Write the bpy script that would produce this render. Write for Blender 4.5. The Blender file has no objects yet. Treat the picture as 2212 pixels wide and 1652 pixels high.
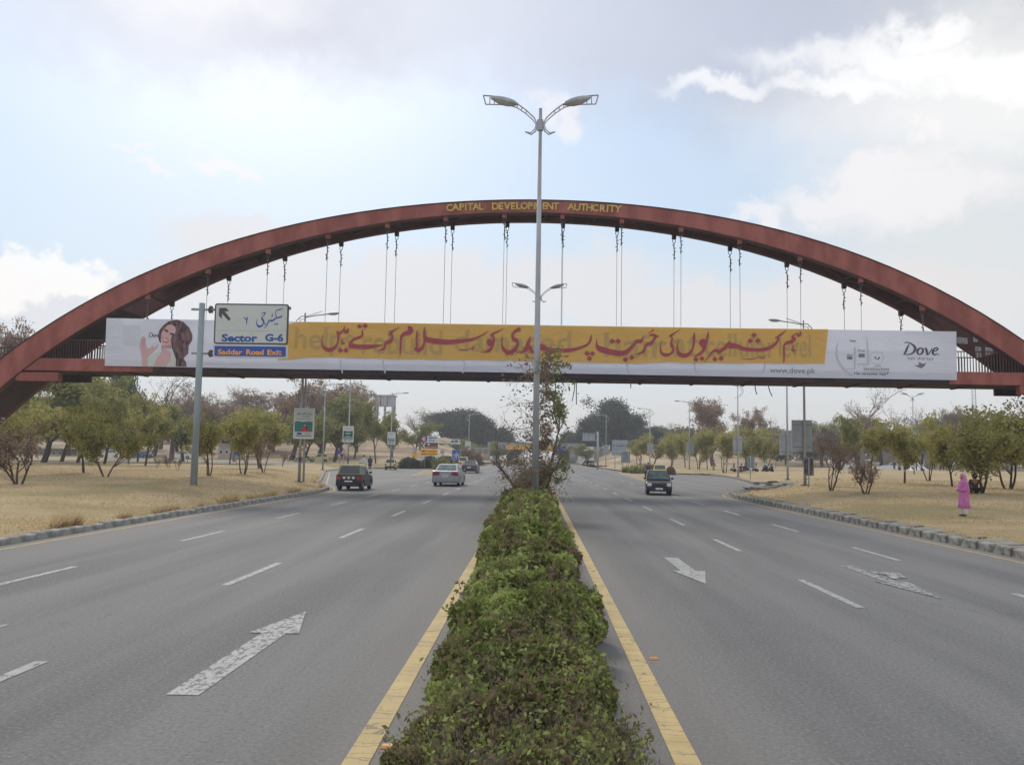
import bpy, bmesh, math, random
import numpy as np
from mathutils import Vector, Matrix, noise as mnoise
R = math.radians
rng = np.random.default_rng(7); random.seed(7)
SC = bpy.context.scene
COL = SC.collection

# ------------------------------------------------------------------ camera
PITCH, YAW, ROLL, CAMH = R(4.85), R(1.67), R(0.95), 2.0
cd = bpy.data.cameras.new('camera'); cam = bpy.data.objects.new('camera', cd); COL.objects.link(cam)
cd.sensor_width = 36.0; cd.lens = 36.0*0.848; cd.clip_start = 0.1; cd.clip_end = 20000
CM = Matrix.Rotation(YAW, 4, 'Z') @ Matrix.Rotation(R(90)+PITCH, 4, 'X') @ Matrix.Rotation(ROLL, 4, 'Z')
cam.matrix_world = Matrix.Translation((0, 0, CAMH)) @ CM
SC.camera = cam
SC.render.resolution_x = 1024; SC.render.resolution_y = 764
SC.view_settings.view_transform = 'Standard'; SC.view_settings.look = 'None'
SC.view_settings.exposure = 0.32; SC.view_settings.gamma = 1.0; SC.view_settings.use_curve_mapping = False
SC.cycles.max_bounces = 5; SC.cycles.volume_bounces = 0; SC.cycles.transparent_max_bounces = 8
SC.cycles.use_denoising = True

def ray(vx, vy):
    """direction of a point of the photograph (2212 wide) in the world"""
    x = (vx-1106)/2212.0; y = -(vy-826)/2212.0
    return (CM.to_3x3() @ Vector((x, y, -0.848))).normalized()
def G(vx, vy, z=0.0):
    d = ray(vx, vy)
    t = (z-CAMH)/d.z
    return Vector((d.x*t, d.y*t, z))
def AT(vx, vy, Y):
    d = ray(vx, vy); t = Y/d.y
    return Vector((d.x*t, Y, CAMH+d.z*t))

# ------------------------------------------------------------------ world
W = bpy.data.worlds.new('World'); SC.world = W; W.use_nodes = True
W.cycles.sampling_method = 'MANUAL'; W.cycles.sample_map_resolution = 512
nt = W.node_tree; nt.nodes.clear()
class NG:
    def __init__(s, t): s.t = t
    def n(s, typ, **kw):
        o = s.t.nodes.new(typ)
        for k, v in kw.items(): setattr(o, k, v)
        return o
    def put(s, sock, v):
        if hasattr(v, 'is_linked') or isinstance(v, bpy.types.NodeSocket): s.t.links.new(v, sock)
        else: sock.default_value = v
    def m(s, op, a, b=None, c=None, clamp=False):
        o = s.n('ShaderNodeMath', operation=op); o.use_clamp = clamp
        s.put(o.inputs[0], a)
        if b is not None: s.put(o.inputs[1], b)
        if c is not None: s.put(o.inputs[2], c)
        return o.outputs[0]
    def mix(s, f, a, b):
        o = s.n('ShaderNodeMix', data_type='RGBA'); o.clamp_factor = True
        s.put(o.inputs[0], f); s.put(o.inputs[6], a); s.put(o.inputs[7], b)
        return o.outputs[2]
    def ss(s, v, a, b):   # smoothstep map a..b -> 0..1
        o = s.n('ShaderNodeMapRange', interpolation_type='SMOOTHERSTEP'); s.put(o.inputs[0], v)
        o.inputs[1].default_value = a; o.inputs[2].default_value = b
        return o.outputs[0]
    def noise(s, vec, scale, detail=6, rough=0.55, dist=0.0):
        o = s.n('ShaderNodeTexNoise'); o.inputs['Scale'].default_value = scale; o.inputs['Detail'].default_value = detail
        o.inputs['Roughness'].default_value = rough; o.inputs['Distortion'].default_value = dist
        if vec is not None: s.t.links.new(vec, o.inputs['Vector'])
        return o
g = NG(nt)
SUN_AZ, SUN_EL = R(-19.0), R(37.0)       # ahead and to the left, behind thin cloud
sky = g.n('ShaderNodeTexSky', sky_type='NISHITA'); sky.sun_disc = False
sky.sun_elevation = SUN_EL; sky.sun_rotation = SUN_AZ
sky.air_density = 1.0; sky.dust_density = 1.5; sky.ozone_density = 1.5
tc = g.n('ShaderNodeTexCoord'); dirv = tc.outputs['Generated']
sp = g.n('ShaderNodeSeparateXYZ'); nt.links.new(dirv, sp.inputs[0])
az = g.m('ARCTAN2', sp.outputs[0], sp.outputs[1]); el = g.m('ARCSINE', sp.outputs[2])
# wobble of the cloud outlines
n1 = g.noise(dirv, 5.0, 9, 0.6); n2 = g.noise(dirv, 14.0, 8, 0.6)
s1 = g.n('ShaderNodeSeparateColor'); nt.links.new(n1.outputs['Color'], s1.inputs[0])
s2 = g.n('ShaderNodeSeparateColor'); nt.links.new(n2.outputs['Color'], s2.inputs[0])
def wob(base, a, b, ka, kb):
    t = g.m('MULTIPLY_ADD', g.m('SUBTRACT', a, 0.5), ka, base)
    return g.m('MULTIPLY_ADD', g.m('SUBTRACT', b, 0.5), kb, t)
azs = wob(az, s1.outputs[0], s2.outputs[0], 0.22, 0.10); els = wob(el, s1.outputs[1], s2.outputs[1], 0.16, 0.08)
n3 = g.noise(dirv, 30.0, 8, 0.65); s3 = g.n('ShaderNodeSeparateColor'); nt.links.new(n3.outputs['Color'], s3.inputs[0])
azl = g.m('MULTIPLY_ADD', g.m('SUBTRACT', s3.outputs[0], 0.5), 0.05, wob(az, s1.outputs[0], s2.outputs[0], 0.10, 0.13)); ell = g.m('MULTIPLY_ADD', g.m('SUBTRACT', s3.outputs[1], 0.5), 0.045, wob(el, s1.outputs[1], s2.outputs[1], 0.06, 0.09))
def blob(vx, vy, rx, ry, ang=0.0, soft=1.0, fine=False):
    """soft cloud patch; centre and radii given as seen in the photograph, kept as compass direction and height"""
    d = ray(vx, vy); a0 = math.atan2(d.x, d.y); e0 = math.asin(d.z)
    A, E = (azl, ell) if fine else (azs, els)
    da = g.m('SUBTRACT', A, a0); de = g.m('SUBTRACT', E, e0)
    c, s = math.cos(R(ang)), math.sin(R(ang))
    u = g.m('ADD', g.m('MULTIPLY', da, c/(rx/1876)), g.m('MULTIPLY', de, s/(rx/1876)))
    v = g.m('ADD', g.m('MULTIPLY', da, -s/(ry/1876)), g.m('MULTIPLY', de, c/(ry/1876)))
    r = g.m('SQRT', g.m('ADD', g.m('MULTIPLY', u, u), g.m('MULTIPLY', v, v)))
    o = g.n('ShaderNodeMapRange', interpolation_type='SMOOTHERSTEP'); g.put(o.inputs[0], r)
    o.inputs[1].default_value = 1.0+soft*0.5; o.inputs[2].default_value = 1.0-soft*0.5; o.inputs[3].default_value = 0; o.inputs[4].default_value = 1
    return o.outputs[0]
def mx(*l):
    r = l[0]
    for x in l[1:]: r = g.m('MAXIMUM', r, x)
    return r
K = 10.0   # everything below is later multiplied by the background strength 0.1
def c(r, gg, b): return (r*K, gg*K, b*K, 1)
hz = g.ss(el, 0.34, 0.0)                               # 1 at the horizon
base = g.mix(0.62, sky.outputs[0], c(0.40, 0.55, 0.74))
haze_up = g.mix(g.m('MULTIPLY', g.ss(el, 0.52, 0.02), 0.75), base, c(0.56, 0.645, 0.705))
col = g.mix(g.m('MULTIPLY', g.ss(el, 0.16, 0.0), 0.75), haze_up, c(0.63, 0.585, 0.54))
# broad grey veil overhead (right and top), thin veil on the left
veil = mx(blob(1500, -60, 1000, 250, -4, 0.9), blob(2100, 60, 700, 210, -4, 0.9), blob(700, -30, 800, 190, 3, 1.1))
cloud_hi = g.ss(g.noise(dirv, 2.2, 8, 0.6).outputs['Fac'], 0.46, 0.72)
over = g.ss(el, 0.50, 0.80)
veil = mx(veil, g.m('MULTIPLY', over, 0.85))
veilcol = g.mix(blob(620, 0, 900, 260, 0, 1.6), c(0.43, 0.445, 0.52), c(0.58, 0.60, 0.68))
col = g.mix(g.m('MULTIPLY', veil, g.m('MULTIPLY_ADD', cloud_hi, 0.22, 0.76)), col, veilcol)
# right hand hazy bank
bank = blob(2330, 430, 520, 420, 20, 1.2)
col = g.mix(g.m('MULTIPLY', bank, 0.75), col, c(0.66, 0.665, 0.65))
# bright cumulus rim at upper right
rim = mx(blob(1950, 150, 250, 40, -14, 1.7, True), blob(2190, 160, 200, 50, 0, 1.6, True), blob(1850, 195, 150, 26, -10, 1.7, True), g.m('MULTIPLY', blob(2080, 215, 340, 110, 4, 1.7), 0.6),
         g.m('MULTIPLY', blob(1560, 185, 120, 22, -6, 1.4, True), 0.8), blob(1990, 95, 100, 34, 0, 1.7, True))
col = g.mix(g.m('MULTIPLY', rim, 0.66), col, c(0.97, 0.96, 0.94))
puff = mx(blob(1230, 255, 40, 40, 0, 1.4, True), blob(1860, 400, 160, 34, 8, 1.0, True), blob(2000, 430, 160, 50, 0, 1.2, True), blob(1975, 285, 26, 30, 0, 1.3, True),
          blob(1640, 480, 60, 26, 0, 1.2, True), blob(470, 358, 62, 17, -24, 1.2, True), blob(330, 342, 40, 12, 0, 1.5, True), blob(290, 295, 30, 8, 0, 1.6, True))
col = g.mix(g.m('MULTIPLY', puff, 0.62), col, c(0.82, 0.78, 0.78))
low = mx(blob(1050, 640, 430, 95, 6, 0.8, True), blob(1450, 655, 330, 75, -4, 0.8, True), blob(560, 530, 200, 50, -4, 1.0, True), blob(1800, 660, 330, 90, 0, 1.1, True),
         blob(600, 640, 300, 80, 0, 1.1, True))
col = g.mix(g.m('MULTIPLY', low, 0.62), col, c(0.71, 0.66, 0.64))
cum = mx(blob(60, 600, 110, 46, 0, 0.5, True), blob(110, 592, 62, 40, 0, 0.5, True), blob(0, 620, 60, 60, 0, 0.5, True))
cumb = blob(60, 680, 230, 80, 0, 1.0, True)
col = g.mix(g.m('MULTIPLY', cumb, 0.6), col, c(0.68, 0.66, 0.67))
col = g.mix(g.m('MULTIPLY', cum, 0.7), col, c(0.90, 0.87, 0.84))
glow = g.m('MULTIPLY', blob(450, -50, 170, 100, 0, 1.9), 0.9)               # the sun behind the veil
col = g.mix(glow, col, c(0.80, 0.80, 0.83))
# scattered cloud for the part of the sky behind and beside the camera
side = g.m('SUBTRACT', 1.0, g.ss(sp.outputs[1], 0.25, 0.72))
rest = g.m('MULTIPLY', g.m('MULTIPLY', side, g.ss(g.noise(dirv, 3.0, 8, 0.6).outputs['Fac'], 0.42, 0.62)), g.ss(el, 0.02, 0.2))
col = g.mix(g.m('MULTIPLY', rest, 0.85), col, c(0.80, 0.80, 0.83))
bg = g.n('ShaderNodeBackground'); bg.inputs['Strength'].default_value = 0.1
nt.links.new(col, bg.inputs['Color'])
wo = g.n('ShaderNodeOutputWorld'); nt.links.new(bg.outputs[0], wo.inputs['Surface'])

sl = bpy.data.lights.new('sun', 'SUN'); sl.energy = 1.4; sl.angle = R(14); sl.color = (1.0, 0.93, 0.82)
so = bpy.data.objects.new('sun', sl); COL.objects.link(so)
sd = Vector((math.sin(SUN_AZ)*math.cos(SUN_EL), math.cos(SUN_AZ)*math.cos(SUN_EL), math.sin(SUN_EL)))
so.rotation_euler = sd.to_track_quat('Z', 'Y').to_euler(); so.location = (0, 0, 60)

# ------------------------------------------------------------------ materials
def newmat(name):
    m = bpy.data.materials.new(name); m.use_nodes = True
    t = m.node_tree; t.nodes.clear(); q = NG(t)
    out = q.n('ShaderNodeOutputMaterial')
    return m, q, out
def mat(name, col, rough=0.7, var=0.12, scale=3.0, metal=0.0, bump=0.0, bscale=40.0, col2=None, spec=0.5, stretch=None):
    m, q, out = newmat(name)
    b = q.n('ShaderNodeBsdfPrincipled'); b.inputs['Roughness'].default_value = rough; b.inputs['Metallic'].default_value = metal
    b.inputs['Specular IOR Level'].default_value = spec
    tcn = q.n('ShaderNodeTexCoord'); vec = tcn.outputs['Object']
    if stretch:
        mp = q.n('ShaderNodeMapping'); mp.inputs['Scale'].default_value = stretch; q.t.links.new(vec, mp.inputs[0]); vec = mp.outputs[0]
    nz = q.noise(vec, scale, 6, 0.6)
    a = tuple(x*(1-var) for x in col)+(1,); bb = tuple(min(1, x*(1+var)) for x in (col2 or col))+(1,)
    f = q.ss(nz.outputs['Fac'], 0.32, 0.68)
    q.t.links.new(q.mix(f, a, bb), b.inputs['Base Color'])
    if bump:
        n = q.noise(vec, bscale, 4, 0.6); bp = q.n('ShaderNodeBump'); bp.inputs['Strength'].default_value = bump; bp.inputs['Distance'].default_value = 0.02
        q.t.links.new(n.outputs['Fac'], bp.inputs['Height']); q.t.links.new(bp.outputs[0], b.inputs['Normal'])
    q.t.links.new(b.outputs[0], out.inputs['Surface'])
    return m
def leafmat(name, cols, trans=0.42):
    """colour by the per leaf value 'tint' along a ramp of leaf colours"""
    m, q, out = newmat(name)
    at = q.n('ShaderNodeAttribute', attribute_name='tint')
    rp = q.n('ShaderNodeValToRGB'); el_ = rp.color_ramp.elements
    n = len(cols)
    while len(el_) < n: el_.new(0.5)
    for i, cc in enumerate(cols): el_[i].position = i/(n-1); el_[i].color = cc+(1,)
    q.t.links.new(at.outputs['Fac'], rp.inputs[0])
    d = q.n('ShaderNodeBsdfDiffuse'); tr = q.n('ShaderNodeBsdfTranslucent'); mxs = q.n('ShaderNodeMixShader'); mxs.inputs[0].default_value = trans
    q.t.links.new(rp.outputs[0], d.inputs[0]); q.t.links.new(rp.outputs[0], tr.inputs[0])
    q.t.links.new(d.outputs[0], mxs.inputs[1]); q.t.links.new(tr.outputs[0], mxs.inputs[2]); q.t.links.new(mxs.outputs[0], out.inputs['Surface'])
    return m
M = {}
def asphalt():
    m, q, out = newmat('asphalt')
    b = q.n('ShaderNodeBsdfPrincipled'); b.inputs['Roughness'].default_value = 0.82; b.inputs['Specular IOR Level'].default_value = 0.35
    t = q.n('ShaderNodeTexCoord'); v = t.outputs['Object']
    mp = q.n('ShaderNodeMapping'); mp.inputs['Scale'].default_value = (1.0, 0.06, 1.0); q.t.links.new(v, mp.inputs[0])
    lanes = q.noise(mp.outputs[0], 0.9, 5, 0.5); big = q.noise(v, 0.12, 6, 0.6); fine = q.noise(v, 26, 5, 0.8); med = q.noise(v, 9, 5, 0.65)
    c1 = q.mix(q.ss(lanes.outputs['Fac'], 0.3, 0.7), (0.126, 0.123, 0.118, 1), (0.200, 0.193, 0.181, 1))
    c2 = q.mix(q.m('MULTIPLY', q.ss(big.outputs['Fac'], 0.42, 0.66), 0.5), c1, (0.185, 0.178, 0.170, 1))
    c3 = q.mix(q.m('MULTIPLY', q.ss(med.outputs['Fac'], 0.55, 0.8), 0.4), c2, (0.09, 0.09, 0.093, 1))
    c4 = q.mix(q.m('MULTIPLY', q.ss(fine.outputs['Fac'], 0.50, 0.66), 0.60), c3, (0.30, 0.29, 0.27, 1))
    c5 = q.mix(q.m('MULTIPLY', q.ss(fine.outputs['Fac'], 0.48, 0.34), 0.65), c4, (0.06, 0.058, 0.055, 1))
    # dust along the median and kerbs
    sx = q.n('ShaderNodeSeparateXYZ'); q.t.links.new(v, sx.inputs[0])
    ax = q.m('ABSOLUTE', sx.outputs[0]); near = q.m('MAXIMUM', q.ss(ax, 2.3, 1.0), q.ss(ax, 8.8, 10.4))
    dn = q.m('MULTIPLY', near, q.m('MULTIPLY_ADD', big.outputs['Fac'], 0.6, 0.05))
    c6 = q.mix(dn, c5, (0.26, 0.23, 0.195, 1))
    # hair cracks and oil spots
    vo = q.n('ShaderNodeTexVoronoi', feature='DISTANCE_TO_EDGE'); vo.inputs['Scale'].default_value = 0.32
    wv = q.n('ShaderNodeVectorMath', operation='ADD'); q.t.links.new(v, wv.inputs[0]); q.t.links.new(q.noise(v, 1.3, 6, 0.7).outputs['Color'], wv.inputs[1])
    q.t.links.new(wv.outputs[0], vo.inputs['Vector'])
    crack = q.m('MULTIPLY', q.ss(vo.outputs['Distance'], 0.005, 0.0), q.ss(q.noise(v, 0.25, 4).outputs['Fac'], 0.58, 0.64))
    c7 = q.mix(q.m('MULTIPLY', crack, 0.6), c6, (0.05, 0.05, 0.05, 1))
    q.t.links.new(c7, b.inputs['Base Color'])
    bp = q.n('ShaderNodeBump'); bp.inputs['Strength'].default_value = 0.5; bp.inputs['Distance'].default_value = 0.01
    q.t.links.new(fine.outputs['Fac'], bp.inputs['Height']); q.t.links.new(bp.outputs[0], b.inputs['Normal'])
    q.t.links.new(b.outputs[0], out.inputs['Surface']); return m
M['asphalt'] = asphalt()
def paint(name, col, wear, cr=False):
    m, q, out = newmat(name)
    b = q.n('ShaderNodeBsdfPrincipled'); b.inputs['Roughness'].default_value = 0.75
    t = q.n('ShaderNodeTexCoord'); v = t.outputs['Object']
    mp = q.n('ShaderNodeMapping'); mp.inputs['Scale'].default_value = (1.0, 0.45, 1.0); q.t.links.new(v, mp.inputs[0])
    n = q.noise(mp.outputs[0], 16, 7, 0.75); n2_ = q.noise(v, 2.0, 4)
    f = q.ss(n.outputs['Fac'], wear-0.03, wear+0.05)
    dirty = q.mix(q.ss(n2_.outputs['Fac'], 0.3, 0.7), tuple(x*0.82 for x in col)+(1,), col+(1,))
    cc = q.mix(f, (0.13, 0.13, 0.128, 1), dirty)
    if cr:
        vo = q.n('ShaderNodeTexVoronoi', feature='DISTANCE_TO_EDGE'); vo.inputs['Scale'].default_value = 3.2
        mp2 = q.n('ShaderNodeMapping'); mp2.inputs['Scale'].default_value = (0.22, 1.7, 1.0)
        wv = q.n('ShaderNodeVectorMath', operation='ADD'); q.t.links.new(v, wv.inputs[0])
        nn = q.noise(v, 3.0, 4); sc_ = q.n('ShaderNodeVectorMath', operation='SCALE'); sc_.inputs['Scale'].default_value = 0.25
        q.t.links.new(nn.outputs['Color'], sc_.inputs[0]); q.t.links.new(sc_.outputs[0], wv.inputs[1])
        q.t.links.new(wv.outputs[0], mp2.inputs[0]); q.t.links.new(mp2.outputs[0], vo.inputs['Vector'])
        ck = q.ss(vo.outputs['Distance'], 0.035, 0.008)
        cc = q.mix(q.m('MULTIPLY', ck, 0.6), cc, (0.12, 0.10, 0.07, 1))
    q.t.links.new(cc, b.inputs['Base Color']); q.t.links.new(b.outputs[0], out.inputs['Surface']); return m
M['white_paint'] = paint('white_road_paint', (0.43, 0.42, 0.39), 0.43)
M['worn_paint'] = paint('worn_white_road_paint', (0.44, 0.43, 0.40), 0.465)
M['faded_paint'] = paint('faded_white_road_paint', (0.42, 0.41, 0.39), 0.49)
M['yellow_paint'] = paint('yellow_road_paint', (0.60, 0.44, 0.19), 0.36, True)
M['dull_yellow'] = paint('dusty_yellow_road_paint', (0.50, 0.37, 0.17), 0.42)
def grass_ground():
    m, q, out = newmat('dry_grass_ground')
    b = q.n('ShaderNodeBsdfPrincipled'); b.inputs['Roughness'].default_value = 1.0; b.inputs['Specular IOR Level'].default_value = 0.1
    t = q.n('ShaderNodeTexCoord'); v = t.outputs['Object']
    a = q.noise(v, 0.10, 6, 0.6, 0.5); bb = q.noise(v, 0.7, 6, 0.7); f = q.noise(v, 14, 5, 0.75); d = q.noise(v, 0.045, 3)
    c1 = q.mix(q.ss(bb.outputs['Fac'], 0.3, 0.72), (0.47, 0.355, 0.20, 1), (0.56, 0.43, 0.25, 1))
    c2 = q.mix(q.m('MULTIPLY', q.ss(a.outputs['Fac'], 0.48, 0.66), 0.75), c1, (0.29, 0.245, 0.12, 1))
    c3 = q.mix(q.m('MULTIPLY', q.ss(bb.outputs['Fac'], 0.62, 0.80), 0.55), c2, (0.17, 0.15, 0.075, 1))
    c4 = q.mix(q.m('MULTIPLY', q.ss(d.outputs['Fac'], 0.50, 0.62), 0.35), c3, (0.40, 0.29, 0.17, 1))
    c5 = q.mix(q.m('MULTIPLY', q.ss(f.outputs['Fac'], 0.5, 0.75), 0.35), c4, (0.17, 0.13, 0.075, 1))
    q.t.links.new(c5, b.inputs['Base Color'])
    bp = q.n('ShaderNodeBump'); bp.inputs['Strength'].default_value = 0.7; bp.inputs['Distance'].default_value = 0.06
    q.t.links.new(f.outputs['Fac'], bp.inputs['Height']); q.t.links.new(bp.outputs[0], b.inputs['Normal'])
    q.t.links.new(b.outputs[0], out.inputs['Surface']); return m
M['grass'] = grass_ground()
M['soil'] = mat('median_soil', (0.20, 0.16, 0.12), 1.0, 0.3, 3, bump=0.6, bscale=20, col2=(0.27, 0.23, 0.18))
M['dirt'] = mat('sandy_dirt', (0.36, 0.28, 0.18), 1.0, 0.2, 1.2, bump=0.4, bscale=14)
M['hill'] = mat('embankment_dry_grass', (0.34, 0.25, 0.14), 1.0, 0.25, 0.12, bump=0.5, bscale=2.0, col2=(0.42, 0.31, 0.19))
M['kerb'] = mat('stained_kerb_concrete', (0.085, 0.08, 0.065), 0.95, 0.3, 3.0, bump=0.5, bscale=30, col2=(0.27, 0.26, 0.225))
M['kerb_old'] = mat('pale_kerb_concrete', (0.25, 0.235, 0.205), 0.95, 0.25, 2.4, bump=0.6, bscale=25, col2=(0.37, 0.35, 0.31))
M['slab'] = mat('concrete_slab', (0.24, 0.225, 0.185), 0.95, 0.22, 2.0, bump=0.3, bscale=30)
M['concrete'] = mat('grey_concrete', (0.33, 0.32, 0.30), 0.9, 0.2, 0.5, bump=0.2, bscale=10)
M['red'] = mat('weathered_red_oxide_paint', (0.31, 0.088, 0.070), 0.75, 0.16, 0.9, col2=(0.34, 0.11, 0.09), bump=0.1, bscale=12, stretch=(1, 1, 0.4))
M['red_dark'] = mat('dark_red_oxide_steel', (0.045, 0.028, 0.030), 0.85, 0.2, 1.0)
M['rear_red'] = mat('darkened_red_paint', (0.105, 0.046, 0.040), 0.85, 0.2, 0.8)  # darker copy of the bridge red; rear rib's shade put into its colour
M['steel'] = mat('galvanised_steel', (0.42, 0.43, 0.44), 0.5, 0.12, 3.0, metal=0.35, stretch=(1, 1, 0.3))
M['dark_steel'] = mat('dark_steel', (0.10, 0.10, 0.11), 0.6, 0.2, 3.0, metal=0.3)
M['pole_paint'] = mat('pale_blue_grey_pole_paint', (0.30, 0.345, 0.36), 0.55, 0.10, 2.0, stretch=(1, 1, 0.3))
M['lamp_glass'] = mat('lamp_bowl', (0.40, 0.42, 0.43), 0.35, 0.1, 3.0)
M['cable'] = mat('steel_cable', (0.12, 0.125, 0.13), 0.6, 0.1, 3.0)
M['cable_teal'] = mat('bleached_cable', (0.20, 0.27, 0.28), 0.6, 0.1, 3.0)
def cloth(name, col, wr):
    m, q, out = newmat(name)
    b = q.n('ShaderNodeBsdfPrincipled'); b.inputs['Roughness'].default_value = 0.85; b.inputs['Specular IOR Level'].default_value = 0.15
    t = q.n('ShaderNodeTexCoord'); v = t.outputs['Object']
    mp = q.n('ShaderNodeMapping'); mp.inputs['Scale'].default_value = (0.6, 1, 1.6); mp.inputs['Rotation'].default_value = (0, R(25), 0); q.t.links.new(v, mp.inputs[0])
    n = q.noise(mp.outputs[0], 1.1, 5, 0.55, 1.2); n3 = q.noise(v, 0.35, 3)
    q.t.links.new(q.mix(q.ss(n3.outputs['Fac'], 0.3, 0.7), tuple(x*0.95 for x in col)+(1,), col+(1,)), b.inputs['Base Color'])
    bp = q.n('ShaderNodeBump'); bp.inputs['Strength'].default_value = wr; bp.inputs['Distance'].default_value = 0.12
    q.t.links.new(n.outputs['Fac'], bp.inputs['Height']); q.t.links.new(bp.outputs[0], b.inputs['Normal'])
    tr = q.n('ShaderNodeBsdfTranslucent'); tr.inputs[0].default_value = col+(1,)
    ms = q.n('ShaderNodeMixShader'); ms.inputs[0].default_value = 0.35
    q.t.links.new(b.outputs[0], ms.inputs[1]); q.t.links.new(tr.outputs[0], ms.inputs[2]); q.t.links.new(ms.outputs[0], out.inputs['Surface']); return m
M['banner_white'] = cloth('white_banner_vinyl', (0.90, 0.91, 0.98), 0.5)
M['banner_yellow'] = cloth('yellow_banner_cloth', (0.95, 0.64, 0.20), 0.7)
def flat(name, col, rough=0.7): return mat(name, col, rough, 0.03, 2.0)
M['ghost'] = flat('show_through_lettering', (0.50, 0.34, 0.13))
M['crimson'] = flat('crimson_lettering', (0.40, 0.062, 0.085))
M['ink'] = flat('dark_violet_print', (0.10, 0.085, 0.12))
M['greyink'] = flat('grey_print', (0.20, 0.20, 0.25))
M['paleink'] = flat('pale_grey_print', (0.58, 0.58, 0.66))
M['shade_print'] = flat('printed_soft_grey', (0.66, 0.67, 0.75))
M['skin_print'] = flat('printed_skin', (0.66, 0.42, 0.42)); M['skin_print2'] = flat('printed_skin_dark', (0.52, 0.29, 0.29))
M['hair_print'] = mat('printed_brown_hair', (0.085, 0.042, 0.048), .7, .55, 5.0, col2=(0.14, 0.075, 0.08), stretch=(1.6, 1, .45)); M['hair_light'] = flat('printed_hair_highlight', (0.22, 0.13, 0.14)); M['lip_print'] = flat('printed_lips', (0.55, 0.14, 0.17))
M['white'] = flat('white_enamel', (0.74, 0.75, 0.74), 0.5)
M['signwhite'] = flat('reflective_sign_white', (0.62, 0.64, 0.60), 0.5)
M['signblue'] = flat('sign_blue', (0.025, 0.085, 0.40), 0.45); M['signdark'] = flat('sign_dark_grey', (0.07, 0.075, 0.085), 0.5)
M['textblue'] = flat('lettering_blue', (0.03, 0.10, 0.36)); M['textorange'] = flat('lettering_orange', (0.95, 0.42, 0.06))
M['signyellow'] = flat('sign_yellow', (0.90, 0.42, 0.015), 0.45); M['signbrown'] = flat('sign_brown', (0.17, 0.055, 0.04), 0.45)
M['signred'] = flat('sign_red', (0.45, 0.03, 0.03), 0.45); M['signback'] = mat('bare_aluminium_sign_back', (0.36, 0.39, 0.42), 0.5, 0.1, 2.0, metal=0.3)
M['signback_dark'] = mat('dull_aluminium_sign_back', (0.23, 0.26, 0.30), 0.6, 0.15, 1.5, metal=0.2)
M['gold'] = mat('faded_yellow_letter_paint', (0.60, 0.42, 0.11), 0.6, 0.15, 3.0)
M['posterdark'] = flat('poster_green', (0.01, 0.12, 0.08)); M['postersea'] = flat('poster_teal_field', (0.05, 0.25, 0.22)); M['posterred'] = flat('poster_red_dress', (0.60, 0.07, 0.08))
M['bark'] = mat('grey_brown_bark', (0.115, 0.088, 0.070), 1.0, 0.3, 3.0, bump=0.6, bscale=20, stretch=(1, 1, 0.3))
M['twig'] = mat('brown_twig', (0.145, 0.108, 0.092), 1.0, 0.25, 3.0)
M['pale_bark'] = mat('pale_bark', (0.24, 0.20, 0.165), 1.0, 0.25, 3.0)
M['leaf_green'] = leafmat('olive_acacia_leaves', [(0.19, 0.20, 0.07), (0.32, 0.315, 0.115), (0.45, 0.41, 0.15), (0.56, 0.45, 0.19)])
M['leaf_green2'] = leafmat('mid_green_leaves', [(0.14, 0.17, 0.07), (0.24, 0.265, 0.10), (0.35, 0.345, 0.125), (0.47, 0.38, 0.16)])
M['leaf_dark'] = leafmat('dark_eucalyptus_leaves', [(0.06, 0.078, 0.052), (0.10, 0.12, 0.078), (0.15, 0.165, 0.10)])
M['leaf_brown'] = leafmat('dry_brown_leaves', [(0.19, 0.13, 0.10), (0.28, 0.195, 0.145), (0.36, 0.255, 0.185), (0.30, 0.26, 0.15)])
M['leaf_hedge'] = leafmat('hedge_leaves', [(0.25, 0.175, 0.12), (0.24, 0.20, 0.10), (0.175, 0.20, 0.065), (0.26, 0.305, 0.09), (0.44, 0.49, 0.17)], 0.35)
M['leaf_mixed'] = leafmat('turning_leaves', [(0.27, 0.18, 0.14), (0.27, 0.20, 0.14), (0.17, 0.19, 0.08), (0.30, 0.34, 0.12)], 0.35)
M['agave'] = leafmat('pale_green_blades', [(0.16, 0.17, 0.06), (0.28, 0.28, 0.11), (0.40, 0.38, 0.18)])
M['dry_blades'] = leafmat('dry_grass_blades', [(0.44, 0.345, 0.19), (0.56, 0.43, 0.245), (0.66, 0.52, 0.30)])
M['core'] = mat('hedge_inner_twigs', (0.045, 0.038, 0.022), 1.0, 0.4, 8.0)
M['stone'] = mat('pale_stones', (0.42, 0.39, 0.35), 0.95, 0.25, 4.0)
def carpaint(name, col, rough=0.3, metal=0.0, dust=0.22):
    m, q, out = newmat(name)
    b = q.n('ShaderNodeBsdfPrincipled'); b.inputs['Roughness'].default_value = rough; b.inputs['Metallic'].default_value = metal; b.inputs['Coat Weight'].default_value = 0.2
    t = q.n('ShaderNodeTexCoord'); n = q.noise(t.outputs['Object'], 2.5, 6, 0.6)
    q.t.links.new(q.mix(q.m('MULTIPLY', q.ss(n.outputs['Fac'], 0.4, 0.75), dust), col+(1,), (0.22, 0.19, 0.16, 1)), b.inputs['Base Color'])
    q.t.links.new(b.outputs[0], out.inputs['Surface']); return m
M['p_black'] = carpaint('black_car_paint', (0.010, 0.010, 0.010), 0.5, 0, 0.08); M['p_silver'] = carpaint('silver_car_paint', (0.34, 0.35, 0.37), 0.35, 0.5)
M['p_dark'] = carpaint('charcoal_car_paint', (0.04, 0.042, 0.045)); M['p_brown'] = carpaint('dark_brown_car_paint', (0.045, 0.032, 0.030))
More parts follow.
